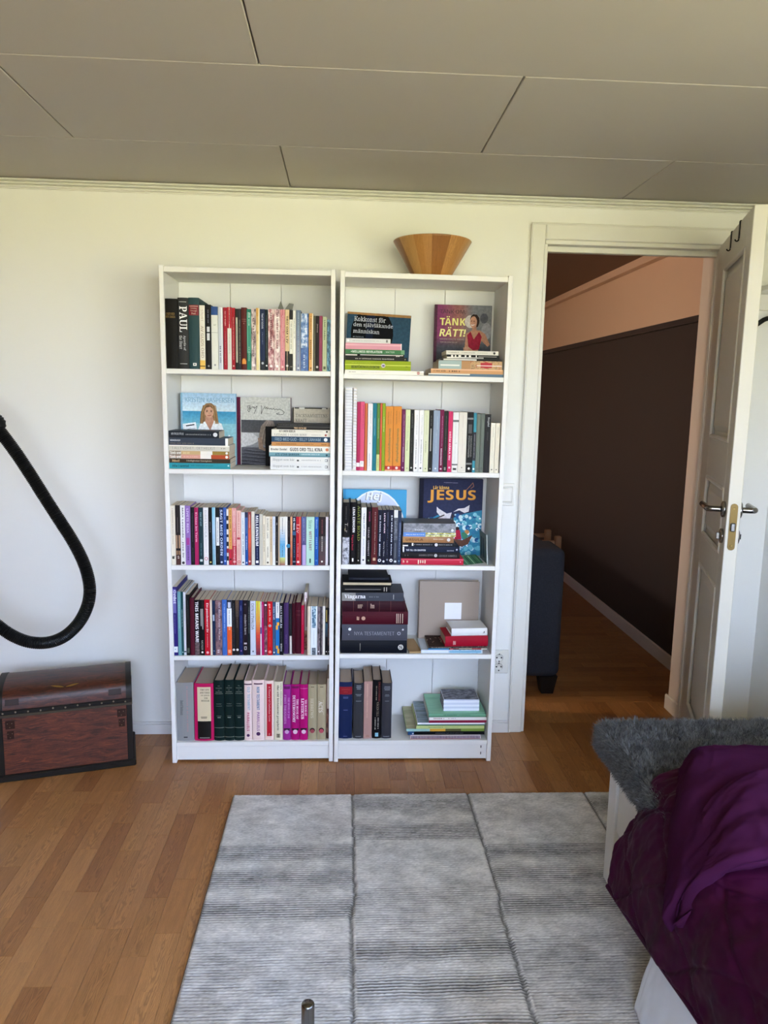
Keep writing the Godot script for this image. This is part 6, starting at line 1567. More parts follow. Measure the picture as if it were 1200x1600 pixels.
	up(0.3441, 1.109, 0.252, 0.0136, 0.2226, 0.15, "p", "#701640", "D|#c88cac|.1|.6|.24|.1;D|#f0dce4|.62|.9|.4|0;E|#e0bccc|.95|.5", "dark magenta paperback with white title, twenty-first from left, second shelf, right bookcase", "books on the second shelf of the right bookcase", "#d6c9b4")
	up(0.359, 1.109, 0.252, 0.0148, 0.2184, 0.15, "p", "#242320", "D|#5c6058|.08|.65|.24|0;R|#8a8a84|.92|.97|-.2|.2", "black paperback between magenta and pink, twenty-second from left, second shelf, right bookcase", "books on the second shelf of the right bookcase", "#d6c9b4")
	up(0.3751, 1.1089, 0.252, 0.0153, 0.2172, 0.15, "p", "#cc3464", "T|DRÖM KÄRLA NU|#f4dce4|.33|.80|.46|0|sans_bold;E|#f0c8d4|.925|.5", "bright pink paperback with bold white letters, twenty-third from left, second shelf, right bookcase", "books on the second shelf of the right bookcase", "#d6c9b4")
	up(0.3942, 1.1089, 0.252, 0.0206, 0.2142, 0.15, "p", "#e4e2de", "R|#6a6a6a|.125|.16;R|#6a6a6a|.86|.885;H|- IT|#6c6a6c|.515|.2|.6|0|sans;D|#b4b2ae|.18|.5|.12|0;D|#c0beba|.56|.84|.12|0;R|#33302e|.93|.965|-.3|.3", "white paperback with two grey bands, twenty-fourth from left, second shelf, right bookcase", "books on the second shelf of the right bookcase", "#d6c9b4")
	up(0.4199, 1.1088, 0.252, 0.0288, 0.2148, 0.15, "p", "#ded8cc", "D|#b49c94|.05|.26|.08|0;D|#c0a8a0|.3|.7|.08|0;E|#8c867a|.92|.16;R|#b4aea4|.965|.969|-.35|.35", "thick cream paperback, twenty-fifth from left, second shelf, right bookcase", "books on the second shelf of the right bookcase", "#d6c9b4")
	up(0.4463, 1.1087, 0.252, 0.0218, 0.2158, 0.15, "p", "#1b1a1c", "R|#7c7c7c|.09|.12;R|#7c7c7c|.84|.87;R|#4c4c4c|.2|.35|-.3|.3;T|OMVÅRDNAD|#9a9a98|.39|.74|.24|.24|sans;T|PSYKODYNAMIK|#a4a4a2|.39|.75|.24|-.14|sans;E|#eceae6|.935|.4", "black paperback with white psychodynamic title, twenty-sixth from left, second shelf, right bookcase", "books on the second shelf of the right bookcase", "#d6c9b4")
	up(0.4634, 1.1087, 0.252, 0.0104, 0.2134, 0.15, "p", "#3e8a9a", "R|#1c1a20|.32|.8;D|#8a8a94|.36|.76|.4|0;E|#e8f0f0|.94|.7", "teal paperback with black middle, twenty-seventh from left, second shelf, right bookcase", "books on the second shelf of the right bookcase", "#d6c9b4")
	up(0.4765, 1.1086, 0.252, 0.0137, 0.2103, 0.15, "p", "#6c7468", "D|#8c9488|.1|.5|.16|0;D|#545c50|.65|.85|.2|0;E|#3c443a|.935|.5;E|#6c7468|.935|.32", "first grey-green paperback, twenty-eighth from left, second shelf, right bookcase", "books on the second shelf of the right bookcase", "#d6c9b4")
	up(0.4914, 1.1086, 0.252, 0.0137, 0.2118, 0.15, "p", "#666e66", "D|#868e86|.1|.5|.16|0;D|#4e564e|.65|.85|.2|0;E|#363e38|.93|.5;E|#666e66|.93|.32", "second grey-green paperback, twenty-ninth from left, second shelf, right bookcase", "books on the second shelf of the right bookcase", "#d6c9b4")
	up(0.51, 1.1085, 0.252, 0.0205, 0.2099, 0.14, "p", "#262527", "T|Bergdal|#c8c8c8|.05|.21|.4|.05|serif_bold;D|#6c6c6c|.3|.45|.14|0;D|#4c4c4c|.78|.95|.12|0", "black paperback with short white title, thirtieth from left, second shelf, right bookcase", "books on the second shelf of the right bookcase", "#d6c9b4")
	up(0.5296, 1.1085, 0.252, 0.0163, 0.1789, 0.14, "p", "#e4decc", "D|#a8a08c|.08|.3|.2|.05;D|#b8b09c|.35|.75|.14|0;E|#4c463a|.935|.3", "first short cream booklet, thirty-first from left, second shelf, right bookcase", "books on the second shelf of the right bookcase", "#d6c9b4")
	up(0.5465, 1.1084, 0.252, 0.0151, 0.1793, 0.14, "p", "#e2dac6", "D|#a8a08c|.08|.3|.2|.05;D|#b8b09c|.35|.75|.14|0;E|#4c463a|.935|.3", "second short cream booklet, thirty-second from left, second shelf, right bookcase", "books on the second shelf of the right bookcase", "#d6c9b4")
	up(0.0059, 0.7657, 0.252, 0.0254, 0.2274, 0.12, "h", "#161516", "T|T...r|#a8a094|.33|.48|.4|.05|serif;D|#5a5854|.06|.28|.14|0;D|#b8a060|.42|.47|.2|-.15;M|#1c1c20,#7c7c84,#d0d0d8,#3c3c44|.56|1;E|#c4c4cc|.7|.62|-.05", "black hardback with grey portrait foot, first from left, third shelf, right bookcase", "books on the third shelf of the right bookcase", "#d6c9b4")
	up(0.0316, 0.7656, 0.252, 0.0231, 0.2289, 0.12, "h", "#141214", "T|LENA EINHORN|#eceaea|.08|.48|.36|.1|sans_bold;T|Vägen bort|#b81c38|.52|.77|.34|-.1|serif_bold;R|#e4e2e0|.90|.955|-.12|.12", "black hardback with white and red title, second from left, third shelf, right bookcase", "books on the third shelf of the right bookcase", "#d6c9b4")
	up(0.052, 0.7655, 0.252, 0.0156, 0.2234, 0.12, "h", "#181614", "T|AGATE ROAD|#8a9440|.03|.60|.6|0|serif;E|#e0dcc8|.60|.16;D|#4c4a3c|.66|.9|.3|0;E|#e8e4e0|.935|.3", "black hardback with green title, third from left, third shelf, right bookcase", "books on the third shelf of the right bookcase", "#d6c9b4")
	up(0.0701, 0.7655, 0.252, 0.0177, 0.2108, 0.12, "p", "#e8e6e6", "T|Vägen till Gud|#5c6070|.10|.50|.34|.05|sans_bold;T|JOHN BEVERE|#7c8090|.54|.85|.28|0|sans;E|#4c5058|.92|.4", "white paperback with grey titles, fourth from left, third shelf, right bookcase", "books on the third shelf of the right bookcase", "#d6c9b4")
	up(0.0891, 0.7654, 0.252, 0.0177, 0.2123, 0.12, "h", "#171316", "D|#8a2c5c|.08|.25|.4|.1;T|GÅTAN - UPPBROTT|#c8bcc4|.35|.85|.36|-.02|serif;E|#7c9474|.93|.3", "black hardback with plum script, fifth from left, third shelf, right bookcase", "books on the third shelf of the right bookcase", "#d6c9b4")
	up(0.1101, 0.7654, 0.252, 0.022, 0.2119, 0.12, "p", "#561c20", "T|En människas andliga vandring|#d8c4b8|.08|.82|.16|.05|serif;R|#c8a888|.88|.93|-.22|.22", "maroon paperback with white title, sixth from left, third shelf, right bookcase", "books on the third shelf of the right bookcase", "#d6c9b4")
	up(0.1295, 0.7653, 0.252, 0.0147, 0.2024, 0.11, "p", "#16182a", "T|EN ÄNGEL SOM|#d8dce8|.10|.57|.36|.05|sans_bold;T|BRINNER|#d8dce8|.62|.84|.32|0|sans_bold;E|#ececf0|.92|.8;E|#16182a|.92|.4", "first midnight blue paperback, seventh from left, third shelf, right bookcase", "books on the third shelf of the right bookcase", "#d6c9b4")
	up(0.1444, 0.7653, 0.252, 0.0131, 0.2026, 0.11, "p", "#15172b", "T|LEVA UTAN|#e0c4cc|.06|.42|.38|.1|sans_bold;T|Benny Hinn|#e0e0e8|.58|.84|.36|0|sans;E|#d8d8dc|.94|.62", "second midnight blue paperback, eighth from left, third shelf, right bookcase", "books on the third shelf of the right bookcase", "#d6c9b4")
	up(0.1575, 0.7652, 0.252, 0.0117, 0.204, 0.11, "p", "#1a1c2c", "D|#4c506c|.05|.3|.5|0;T|VAD DU ÄR|#4c5068|.34|.82|.34|0|sans;E|#8a8c94|.91|.6", "third midnight blue paperback with faint letters, ninth from left, third shelf, right bookcase", "books on the third shelf of the right bookcase", "#d6c9b4")
	up(0.1717, 0.7652, 0.252, 0.0147, 0.203, 0.11, "p", "#14162a", "T|EN VÅRD KAN|#dce0ec|.10|.58|.36|.05|sans_bold;T|BÖRJA|#dce0ec|.62|.83|.32|0|sans_bold;E|#ececf0|.92|.8;E|#14162a|.92|.4", "fourth midnight blue paperback, tenth from left, third shelf, right bookcase", "books on the third shelf of the right bookcase", "#d6c9b4")
	up(0.1868, 0.7651, 0.252, 0.0133, 0.2032, 0.11, "p", "#3c404a", "R|#f0f0f0|0|.14;M|#23262e,#4c505c,#7c808a|.14|.55;D|#8a8e98|.2|.42|.4|0;R|#5c606a|.6|.88|-.2|.1;E|#e4e4e8|.94|.6", "grey photo paperback with white head, eleventh from left, third shelf, right bookcase", "books on the third shelf of the right bookcase", "#d6c9b4")
	up(0.2007, 0.7651, 0.252, 0.0124, 0.2011, 0.11, "p", "#2e3850", "D|#8f9cb8|.42|.86|.36|.05;R|#56607c|.22|.44|-.1|.4;E|#6c84a0|.93|.5", "slate navy paperback, twelfth from left, third shelf, right bookcase", "books on the third shelf of the right bookcase", "#d6c9b4")
	lie(0.4402, 0.7647, 0.248, 0.0232, 0.2312, 0.14, "h", "#bd2c44", "D|#e8c4a8|.03|.13|.5|0;X|#e8d4b8|.26|.4|-.4|.4|4;R|#d8596c|0|1|.28|.4;E|#e09ca8|.95|.2", "rose red hardback with cream mark, bottom of stack, third shelf, right bookcase", "books stacked on the third shelf of the right bookcase", "#d6c9b4")
	lie(0.4263, 0.7881, 0.248, 0.024, 0.2169, 0.13, "h", "#211e1f", "T|KARAMELLTJUVEN|#8a8686|.3|.54|.34|0|serif;E|#b4b0ae|.585|.5;T|GEORGE ORWELL|#8a8686|.64|.95|.3|-.05|serif;D|#5c5858|.06|.12|.3|0", "black hardback with grey capitals, sixth down in stack, third shelf, right bookcase", "books stacked on the third shelf of the right bookcase", "#d6c9b4")
	lie(0.4243, 0.8123, 0.248, 0.0204, 0.21, 0.13, "p", "#1b2338", "R|#f0f0f0|0|.025;T|TVÅ TILL EN GRUPPEN|#e4e6ec|.06|.4|.38|-.1|sans_bold;D|#c8ccd8|.78|.9|.2|-.2;E|#c8ccd8|.95|.3", "navy paperback with white left end, fifth down in stack, third shelf, right bookcase", "books stacked on the third shelf of the right bookcase", "#d6c9b4")
	lie(0.4095, 0.8329, 0.248, 0.0148, 0.1956, 0.12, "p", "#1a1b20", "R|#ecebe8|0|.1|-.4|-.1;R|#ecebe8|.17|.2|-.3|.4;D|#8a8c92|.22|.56|.4|0;E|#d8d8dc|.63|.8;D|#b0b2b8|.68|.94|.28|0", "black paperback with white flashes, fourth down in stack, third shelf, right bookcase", "books stacked on the third shelf of the right bookcase", "#d6c9b4")
	lie(0.401, 0.8479, 0.248, 0.0222, 0.1876, 0.12, "p", "#9c6a34", "G|#b07c3c|#8a5a2c|0|1;T|URSULA|#6c4014|.06|.4|.42|0|sans_bold;D|#e8dcc4|.6|.8|.16|.1;E|#d8d0c4|.9|.56", "brown-tan paperback with dark capitals, third down in stack, third shelf, right bookcase", "books stacked on the third shelf of the right bookcase", "#d6c9b4")
	lie(0.4082, 0.8702, 0.248, 0.0151, 0.1929, 0.12, "p", "#6c94c8", "R|#5c8ad0|0|.42;M|#26401c,#a89c3c,#e8e4b0,#c8d8e0|.42|1;D|#e4ecf8|.05|.4|.3|0", "thin paperback with blue and gold landscape, second down in stack, third shelf, right bookcase", "books stacked on the third shelf of the right bookcase", "#d6c9b4")
	lie(0.4077, 0.8855, 0.246, 0.0334, 0.1927, 0.12, "p", "#64666c", "M|#4c4e54,#75767c,#94949a,#2e3036|0|1;D|#d8d8dc|.22|.4|.22|-.22;E|#e4e4e4|.935|.3|-.25", "thick grey driftwood-picture paperback, top of stack, third shelf, right bookcase", "books stacked on the third shelf of the right bookcase", "#d6c9b4")
	lie(0.2386, 0.4256, 0.25, 0.0491, 0.2475, 0.16, "h", "#10121a", "D|#d8d0c0|.135|.165|.55|0;D|#d8d0c0|.185|.215|.55|0;D|#d8d0c0|.235|.265|.55|0;R|#a8a090|.29|.297|-.3|.3;E|#d8d4c8|.905|.42;T|S|#10121a|.88|.93|.26|0|serif_bold", "thick black hardback with ivory disc, bottom of left stack, fourth shelf, right bookcase", "books stacked on the fourth shelf of the right bookcase", "#d6c9b4")
	lie(0.2391, 0.4749, 0.25, 0.0615, 0.2439, 0.16, "h", "#4a4b55", "T|NYA TESTAMENTET|#8a8c96|.19|.80|.22|-.04|sans;E|#e4e6ee|.12|.18|.22;D|#9a9ca6|.1|.14|.12|-.1;E|#9a9ca6|.87|.22|-.04;E|#4a4b55|.87|.12|-.04;E|#c0c2cc|.93|.12|.2", "thick grey hardback with silver capitals, fifth down in left stack, fourth shelf, right bookcase", "books stacked on the fourth shelf of the right bookcase", "#d6c9b4")
	lie(0.2406, 0.5366, 0.25, 0.0488, 0.2444, 0.16, "h", "#460f1c", "D|#c4a088|.18|.2|.6|0;D|#c4a088|.22|.27|.4|0;E|#c49a84|.32|.3;R|#d8c0ac|.82|.83|-.4|.36;R|#d8c0ac|.845|.855|-.4|.36;R|#d8c0ac|.875|.885|-.4|.36;R|#d8c0ac|.91|.92|-.4|.36", "deep red hardback with four gold bars, fourth down in left stack, fourth shelf, right bookcase", "books stacked on the fourth shelf of the right bookcase", "#d6c9b4")
	lie(0.2283, 0.5856, 0.25, 0.0415, 0.2338, 0.15, "h", "#32131c", "R|#6c3c34|.18|.185;R|#6c3c34|.4|.405;R|#6c3c34|.59|.595;R|#6c3c34|.77|.775;H|B|#a48a7c|.3|.3|.2|.1|serif;X|#a48a7c|.0|.0|0|0|1;D|#a48a7c|.25|.34|.5|0;D|#a48a7c|.45|.54|.5|0;D|#a48a7c|.92|.945|.7|0", "very dark burgundy hardback with gold lettering, third down in left stack, fourth shelf, right bookcase", "books stacked on the fourth shelf of the right bookcase", "#d6c9b4")
	lie(0.222, 0.6273, 0.25, 0.0311, 0.2279, 0.14, "p", "#43464e", "R|#8a8884|0|.22;T|Vingarna|#f4f4f4|.04|.38|.62|-.02|serif_bold;D|#7c8084|.44|.62|.2|0;R|#b0b0ac|.83|.84|-.3|.3", "dark grey paperback with white title, second down in left stack, fourth shelf, right bookcase", "books stacked on the fourth shelf of the right bookcase", "#d6c9b4")
	lie(0.1733, 0.6586, 0.242, 0.0206, 0.1772, 0.15, "h", "#131214", "R|#6a6460|.05|.8|-.1|.08;R|#b4aca0|.86|.875|-.4|.4;R|#b4aca0|.91|.925|-.4|.4", "thin black leather hardback, top of left stack, fourth shelf, right bookcase", "books stacked on the fourth shelf of the right bookcase", "#d6c9b4")
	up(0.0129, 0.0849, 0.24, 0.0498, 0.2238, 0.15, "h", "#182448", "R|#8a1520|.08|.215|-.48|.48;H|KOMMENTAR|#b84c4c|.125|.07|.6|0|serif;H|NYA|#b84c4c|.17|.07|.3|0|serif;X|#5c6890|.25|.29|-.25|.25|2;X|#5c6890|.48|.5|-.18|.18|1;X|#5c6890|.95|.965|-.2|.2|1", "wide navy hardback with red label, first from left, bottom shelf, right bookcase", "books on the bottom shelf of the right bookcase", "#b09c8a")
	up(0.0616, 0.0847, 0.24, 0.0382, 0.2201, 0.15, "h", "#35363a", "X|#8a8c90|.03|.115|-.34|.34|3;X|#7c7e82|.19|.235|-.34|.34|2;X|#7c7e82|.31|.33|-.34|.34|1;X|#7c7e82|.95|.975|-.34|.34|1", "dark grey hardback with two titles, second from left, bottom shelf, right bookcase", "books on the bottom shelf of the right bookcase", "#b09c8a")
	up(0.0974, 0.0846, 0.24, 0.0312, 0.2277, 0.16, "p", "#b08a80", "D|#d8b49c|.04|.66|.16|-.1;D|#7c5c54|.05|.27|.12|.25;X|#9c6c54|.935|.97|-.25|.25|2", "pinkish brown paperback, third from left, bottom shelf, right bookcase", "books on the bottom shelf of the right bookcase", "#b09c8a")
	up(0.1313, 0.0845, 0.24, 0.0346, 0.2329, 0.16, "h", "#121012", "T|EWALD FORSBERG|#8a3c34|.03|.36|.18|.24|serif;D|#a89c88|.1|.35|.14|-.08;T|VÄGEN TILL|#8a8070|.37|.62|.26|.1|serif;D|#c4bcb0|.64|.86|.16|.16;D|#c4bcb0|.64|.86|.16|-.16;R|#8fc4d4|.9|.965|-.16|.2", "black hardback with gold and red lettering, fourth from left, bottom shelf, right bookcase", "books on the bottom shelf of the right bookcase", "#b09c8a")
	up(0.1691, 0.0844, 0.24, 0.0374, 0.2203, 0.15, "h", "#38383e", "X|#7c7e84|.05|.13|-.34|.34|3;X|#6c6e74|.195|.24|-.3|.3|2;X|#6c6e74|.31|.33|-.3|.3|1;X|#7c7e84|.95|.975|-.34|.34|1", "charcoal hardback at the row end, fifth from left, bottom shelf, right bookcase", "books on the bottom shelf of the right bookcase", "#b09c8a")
	lie(0.5464, 0.0982, 0.24, 0.0129, 0.2948, 0.2, "p", "#101114", "R|#1f4c7c|0|.08;D|#8a8a90|.36|.72|.2|0;R|#c8ccd4|.055|.075|-.3|.1", "black picture book with blue end, bottom of stack, bottom shelf, right bookcase", "books stacked on the bottom shelf of the right bookcase", "#d6c9b4")
	top_picture(lie(0.5463, 0.1113, 0.238, 0.0103, 0.3009, 0.215, "p", "#8aa46c", "R|#9cc4bc|0|.3;R|#d8a43c|.3|.5;R|#5c5c34|.5|.7;R|#7c9440|.7|1", "green and yellow book with floral cover, fifth down in stack, bottom shelf, right bookcase", "books stacked on the bottom shelf of the right bookcase", "#d6c9b4"), 0.0103, 0.3009, 0.215, mottle("#8c8a64,#bcb890,#9c9870,#d4d0b0"))
	lie(0.5458, 0.1218, 0.238, 0.0116, 0.2627, 0.21, "p", "#bcca84", "D|#5c6a3c|.18|.4|.4|0;D|#7c8a54|.42|.62|.3|0", "pale lime thin picture book, fourth down in stack, bottom shelf, right bookcase", "books stacked on the bottom shelf of the right bookcase", "#d6c9b4")
	top_picture(lie(0.547, 0.1337, 0.236, 0.0113, 0.2591, 0.21, "p", "#d9dce0", "R|#3c6c54|0|1|-.5|-.1;R|#eceef0|0|1|.0|.5", "thin white book with blue-grey cover photo, third down in stack, bottom shelf, right bookcase", "books stacked on the bottom shelf of the right bookcase", "#d6c9b4"), 0.0113, 0.2591, 0.21, mottle("#4c5c60,#9cb0c0,#6c7c78,#a8bcd0"))
	lie(0.5533, 0.1452, 0.238, 0.0226, 0.2219, 0.205, "p", "#8a2740", "R|#ece6e2|.0|1|-.02|.5;D|#7c3440|.08|.28|.28|.28;D|#8a8086|.33|.48|.22|.28", "white and red hardback below the mint one, second down in stack, bottom shelf, right bookcase", "books stacked on the bottom shelf of the right bookcase", "#d8d0c8")
	top_picture(lie(0.55, 0.168, 0.238, 0.0145, 0.2204, 0.195, "p", "#78ad8c", "R|#5c8f70|0|1|-.5|-.1;D|#3c5c48|.26|.5|.3|.1;D|#4c6c58|.54|.74|.24|.1", "mint green picture book under three white ones, top of stack, bottom shelf, right bookcase", "books stacked on the bottom shelf of the right bookcase", "#d6c9b4"), 0.0145, 0.2204, 0.195, mottle("#7cbc98,#98d0ac,#88c4a0"))
# ------------------------------------------------------------------ books that show their fronts
var squash := 1.0

func poly(im: Image, pts: Array, c: Color):          # filled polygon, points in 0..1 from the top left
	var w := im.get_width()
	var h := im.get_height() * squash
	var lo := 1e9
	var hi := -1e9
	for p in pts:
		lo = minf(lo, p.y)
		hi = maxf(hi, p.y)
	for y in range(maxi(int(lo * h), 0), mini(int(hi * h) + 1, im.get_height())):
		var fy := (y + 0.5) / h
		var xs: Array[float] = []
		for i in pts.size():
			var a: Vector2 = pts[i]
			var b: Vector2 = pts[(i + 1) % pts.size()]
			if (a.y <= fy) != (b.y <= fy):
				xs.append(a.x + (fy - a.y) / (b.y - a.y) * (b.x - a.x))
		xs.sort()
		for i in range(0, xs.size() - 1, 2):
			var x0 := clampi(roundi(xs[i] * w), 0, w)
			var x1 := clampi(roundi(xs[i + 1] * w), 0, w)
			if x1 > x0: im.fill_rect(Rect2i(x0, y, x1 - x0, 1), c)

func oval(im: Image, x: float, y: float, rx: float, ry: float, c: Color, turn := 0.0):
	var pts := []
	for k in 28:
		var a := TAU * k / 28
		var p := Vector2(rx * cos(a), ry * sin(a)).rotated(turn)
		pts.append(Vector2(x, y) + p)
	poly(im, pts, c)

func line(im: Image, pts: Array, wd: float, c: Color):
	for i in pts.size() - 1:
		var a: Vector2 = pts[i]
		var b: Vector2 = pts[i + 1]
		var n := (b - a).orthogonal().normalized() * wd / 2
		poly(im, [a + n, b + n, b - n, a - n], c)
		oval(im, b.x, b.y, wd / 2, wd / 2, c)

func fade(im: Image, x0: float, y0: float, x1: float, y1: float, a: Color, b: Color):
	var w := im.get_width()
	var h := im.get_height()
	for y in range(int(y0 * h), int(y1 * h)):
		im.fill_rect(Rect2i(int(x0 * w), y, int((x1 - x0) * w), 1), a.lerp(b, (y - y0 * h) / maxf((y1 - y0) * h, 1)))

func grainy(im: Image, amount: float, f := 0.06):
	for y in im.get_height():
		for x in im.get_width():
			var t := 1.0 + amount * (noise.get_noise_2d(x * f, y * f) + 0.5 * noise.get_noise_2d(x * f * 4, y * f * 4))
			var c := im.get_pixel(x, y)
			im.set_pixel(x, y, Color(clampf(c.r * t, 0, 1), clampf(c.g * t, 0, 1), clampf(c.b * t, 0, 1)))

func picture(im: Image, rough := 0.6) -> StandardMaterial3D:
	var m := StandardMaterial3D.new()
	m.albedo_texture = ImageTexture.create_from_image(im)
	m.roughness = rough
	m.metallic_specular = 0.2
	m.texture_repeat = false
	return m

func flat(w: float, h: float, x0 := 0.0, y0 := 0.0) -> ArrayMesh:      # a sheet in the x-y plane from (x0, y0)
	var st := tool()
	for p in [[0, 0], [1, 1], [1, 0], [0, 0], [0, 1], [1, 1]]:
		st.set_uv(Vector2(p[0], 1 - p[1]))
		st.add_vertex(Vector3(x0 + p[0] * w, y0 + p[1] * h, 0))
	return done(st)

# a book standing with its front to the room; returns the frame of the front: x right, y up, origin at the foot of the spine
func facing(x: float, y: float, z: float, w: float, h: float, t: float, kind: String, hex: String, label: String, lean := 0.0, art: Material = null, page := "#cfc8ba") -> Node3D:
	var b := make_book(label, "books showing their front covers", kind, t, h, w, hex, "", page)
	b.transform = Transform3D(Basis(Vector3.BACK, lean) * Basis(Vector3.UP, -PI / 2), Vector3(x, y, z - t / 2))
	var f := Node3D.new()
	f.name = "front_cover"
	b.add_child(f, true)
	f.transform = Transform3D(Basis(Vector3(0, 0, -1), Vector3.UP, Vector3(1, 0, 0)), Vector3(t / 2 + 0.0004, 0, 0))
	if art:
		obj("cover_picture", flat(w - 0.001, h), art, f)
	return f

func title(f: Node3D, s: String, hex: String, x0: float, x1: float, y: float, high: float, style := "sans", slant := 0.0, lift := 0.0004):
	var b := Basis.IDENTITY
	if slant != 0.0: b = Basis(Vector3(1, 0, 0), Vector3(slant, 1, 0), Vector3(0, 0, 1))
	letters(f, s, paint(hex, 0.5), Vector3((x0 + x1) / 2, y, lift), x1 - x0, high, b, style, "title_lettering")

func front_books():
	rng.seed = 77
	# blue beach cover
	squash = 0.70
	var im := Image.create_empty(256, 336, false, Image.FORMAT_RGB8)
	fade(im, 0, 0, 1, 0.25, Color("#9cbcd6"), Color("#cddde6"))
	fade(im, 0, 0.25, 1, 0.42, Color("#3f8cb4"), Color("#6fb0c8"))
	fade(im, 0, 0.42, 1, 1, Color("#8cc0cc"), Color("#a8ccd0"))
	poly(im, [Vector2(0, 0), Vector2(0.035, 0), Vector2(0.035, 1.4), Vector2(0, 1.4)], Color("#7fa8c4"))
	var hair := Color("#8a6a4c")
	poly(im, [Vector2(0.40, 0.26), Vector2(0.47, 0.20), Vector2(0.56, 0.195), Vector2(0.62, 0.25), Vector2(0.66, 0.42), Vector2(0.68, 0.60), Vector2(0.60, 0.64), Vector2(0.36, 0.64), Vector2(0.345, 0.58), Vector2(0.36, 0.44)], hair)
	poly(im, [Vector2(0.30, 0.74), Vector2(0.36, 0.60), Vector2(0.47, 0.54), Vector2(0.60, 0.54), Vector2(0.74, 0.60), Vector2(0.79, 0.78), Vector2(0.80, 1), Vector2(0.28, 1)], Color("#e9ecee"))
	poly(im, [Vector2(0.45, 0.46), Vector2(0.58, 0.46), Vector2(0.60, 0.56), Vector2(0.53, 0.74), Vector2(0.44, 0.56)], Color("#b98a74"))
	oval(im, 0.515, 0.37, 0.085, 0.115, Color("#c99a80"))
	poly(im, [Vector2(0.41, 0.42), Vector2(0.43, 0.27), Vector2(0.50, 0.235), Vector2(0.60, 0.28), Vector2(0.61, 0.44), Vector2(0.595, 0.33), Vector2(0.54, 0.265), Vector2(0.46, 0.29), Vector2(0.43, 0.36)], Color("#6a4c34"))
	for s in [-1.0, 1.0]:
		line(im, [Vector2(0.515 + s * 0.055, 0.348), Vector2(0.515 + s * 0.025, 0.345)], 0.010, Color("#5a3c30"))
		oval(im, 0.515 + s * 0.039, 0.363, 0.014, 0.007, Color("#3c2c28"))
	line(im, [Vector2(0.515, 0.37), Vector2(0.508, 0.405), Vector2(0.523, 0.407)], 0.006, Color("#a87860"))
	line(im, [Vector2(0.48, 0.436), Vector2(0.515, 0.446), Vector2(0.552, 0.434)], 0.012, Color("#a4564c"))
	poly(im, [Vector2(0.03, 0.62), Vector2(0.27, 0.575), Vector2(0.33, 0.98), Vector2(0.07, 1.0)], Color("#e8eaec"))
	for k in 5:
		line(im, [Vector2(0.12 + 0.012 * k, 0.72 + 0.065 * k), Vector2(0.255 + 0.01 * k, 0.70 + 0.065 * k)], 0.008, Color("#6a6c70"))
	line(im, [Vector2(0.09, 0.655), Vector2(0.235, 0.628)], 0.022, Color("#2c2e32"))
	line(im, [Vector2(0.80, 0.92), Vector2(0.88, 0.84)], 0.03, Color("#eceff0"))
	for k in 9:
		var s := -1.0 if k % 2 else 1.0
		line(im, [Vector2(0.52 + s * (0.05 + 0.008 * k), 0.24), Vector2(0.51 + s * (0.10 + 0.006 * k), 0.40), Vector2(0.515 + s * (0.11 + 0.007 * k), 0.60)], 0.012, [Color("#a08258"), Color("#7a5a3e"), Color("#8e6e4a")][k % 3])
	squash = 1.0
	grainy(im, 0.10)
	var f := facing(-0.6095, 1.1085, 0.10, 0.203, 0.265, 0.016, "h", "#7ea6c2", "pale blue book with smiling blonde woman on a beach, second shelf, left bookcase", 0.0, picture(im))
	title(f, "KRISTIN KASPERSEN", "#6f98b8", 0.018, 0.196, 0.240, 0.017, "sans")
	# grey and white cover with a signature
	im = Image.create_empty(320, 384, false, Image.FORMAT_RGB8)
	im.fill(Color("#c4c4bd"))
	fade(im, 0.1, 0.335, 1, 0.52, Color("#4c4d50"), Color("#5a5b5e"))
	fade(im, 0.1, 0.52, 1, 0.76, Color("#b4b6ba"), Color("#8c8e94"))
	fade(im, 0.1, 0.74, 1, 1, Color("#5c5d66"), Color("#3c3d44"))
	poly(im, [Vector2(0.1, 0.52), Vector2(0.30, 0.53), Vector2(0.46, 0.62), Vector2(0.30, 0.70), Vector2(0.1, 0.74)], Color("#d4d5d8"))
	for k in 14:
		var y := 0.76 + 0.017 * k
		line(im, [Vector2(0.1 + 0.05 * (k % 3), y), Vector2(0.3 + rng.randf() * 0.1, y + 0.02), Vector2(0.62 + rng.randf() * 0.3, y + rng.randf() * 0.06)], 0.010, [Color("#6f7079"), Color("#2e2f36"), Color("#54555e")][k % 3])
	poly(im, [Vector2(0.42, 0.56), Vector2(0.46, 0.42), Vector2(0.56, 0.33), Vector2(0.68, 0.345), Vector2(0.72, 0.42), Vector2(0.70, 0.50), Vector2(0.60, 0.62), Vector2(0.54, 0.72), Vector2(0.46, 0.68)], Color("#8d8178"))
	for k in 6:
		line(im, [Vector2(0.60 + 0.012 * k, 0.345), Vector2(0.51 + 0.02 * k, 0.48), Vector2(0.46 + 0.025 * k, 0.68)], 0.008, [Color("#b0a498"), Color("#6c625c")][k % 2])
	poly(im, [Vector2(0.40, 0.60), Vector2(0.47, 0.58), Vector2(0.50, 0.74), Vector2(0.62, 0.78), Vector2(0.60, 0.81), Vector2(0.42, 0.76)], Color("#a08878"))
	poly(im, [Vector2(0.58, 0.46), Vector2(0.76, 0.45), Vector2(0.88, 0.70), Vector2(0.80, 0.82), Vector2(0.62, 0.74)], Color("#1f1f22"))
	for y in range(36, 384):
		pass
	var ink := Color("#2a2a2c")
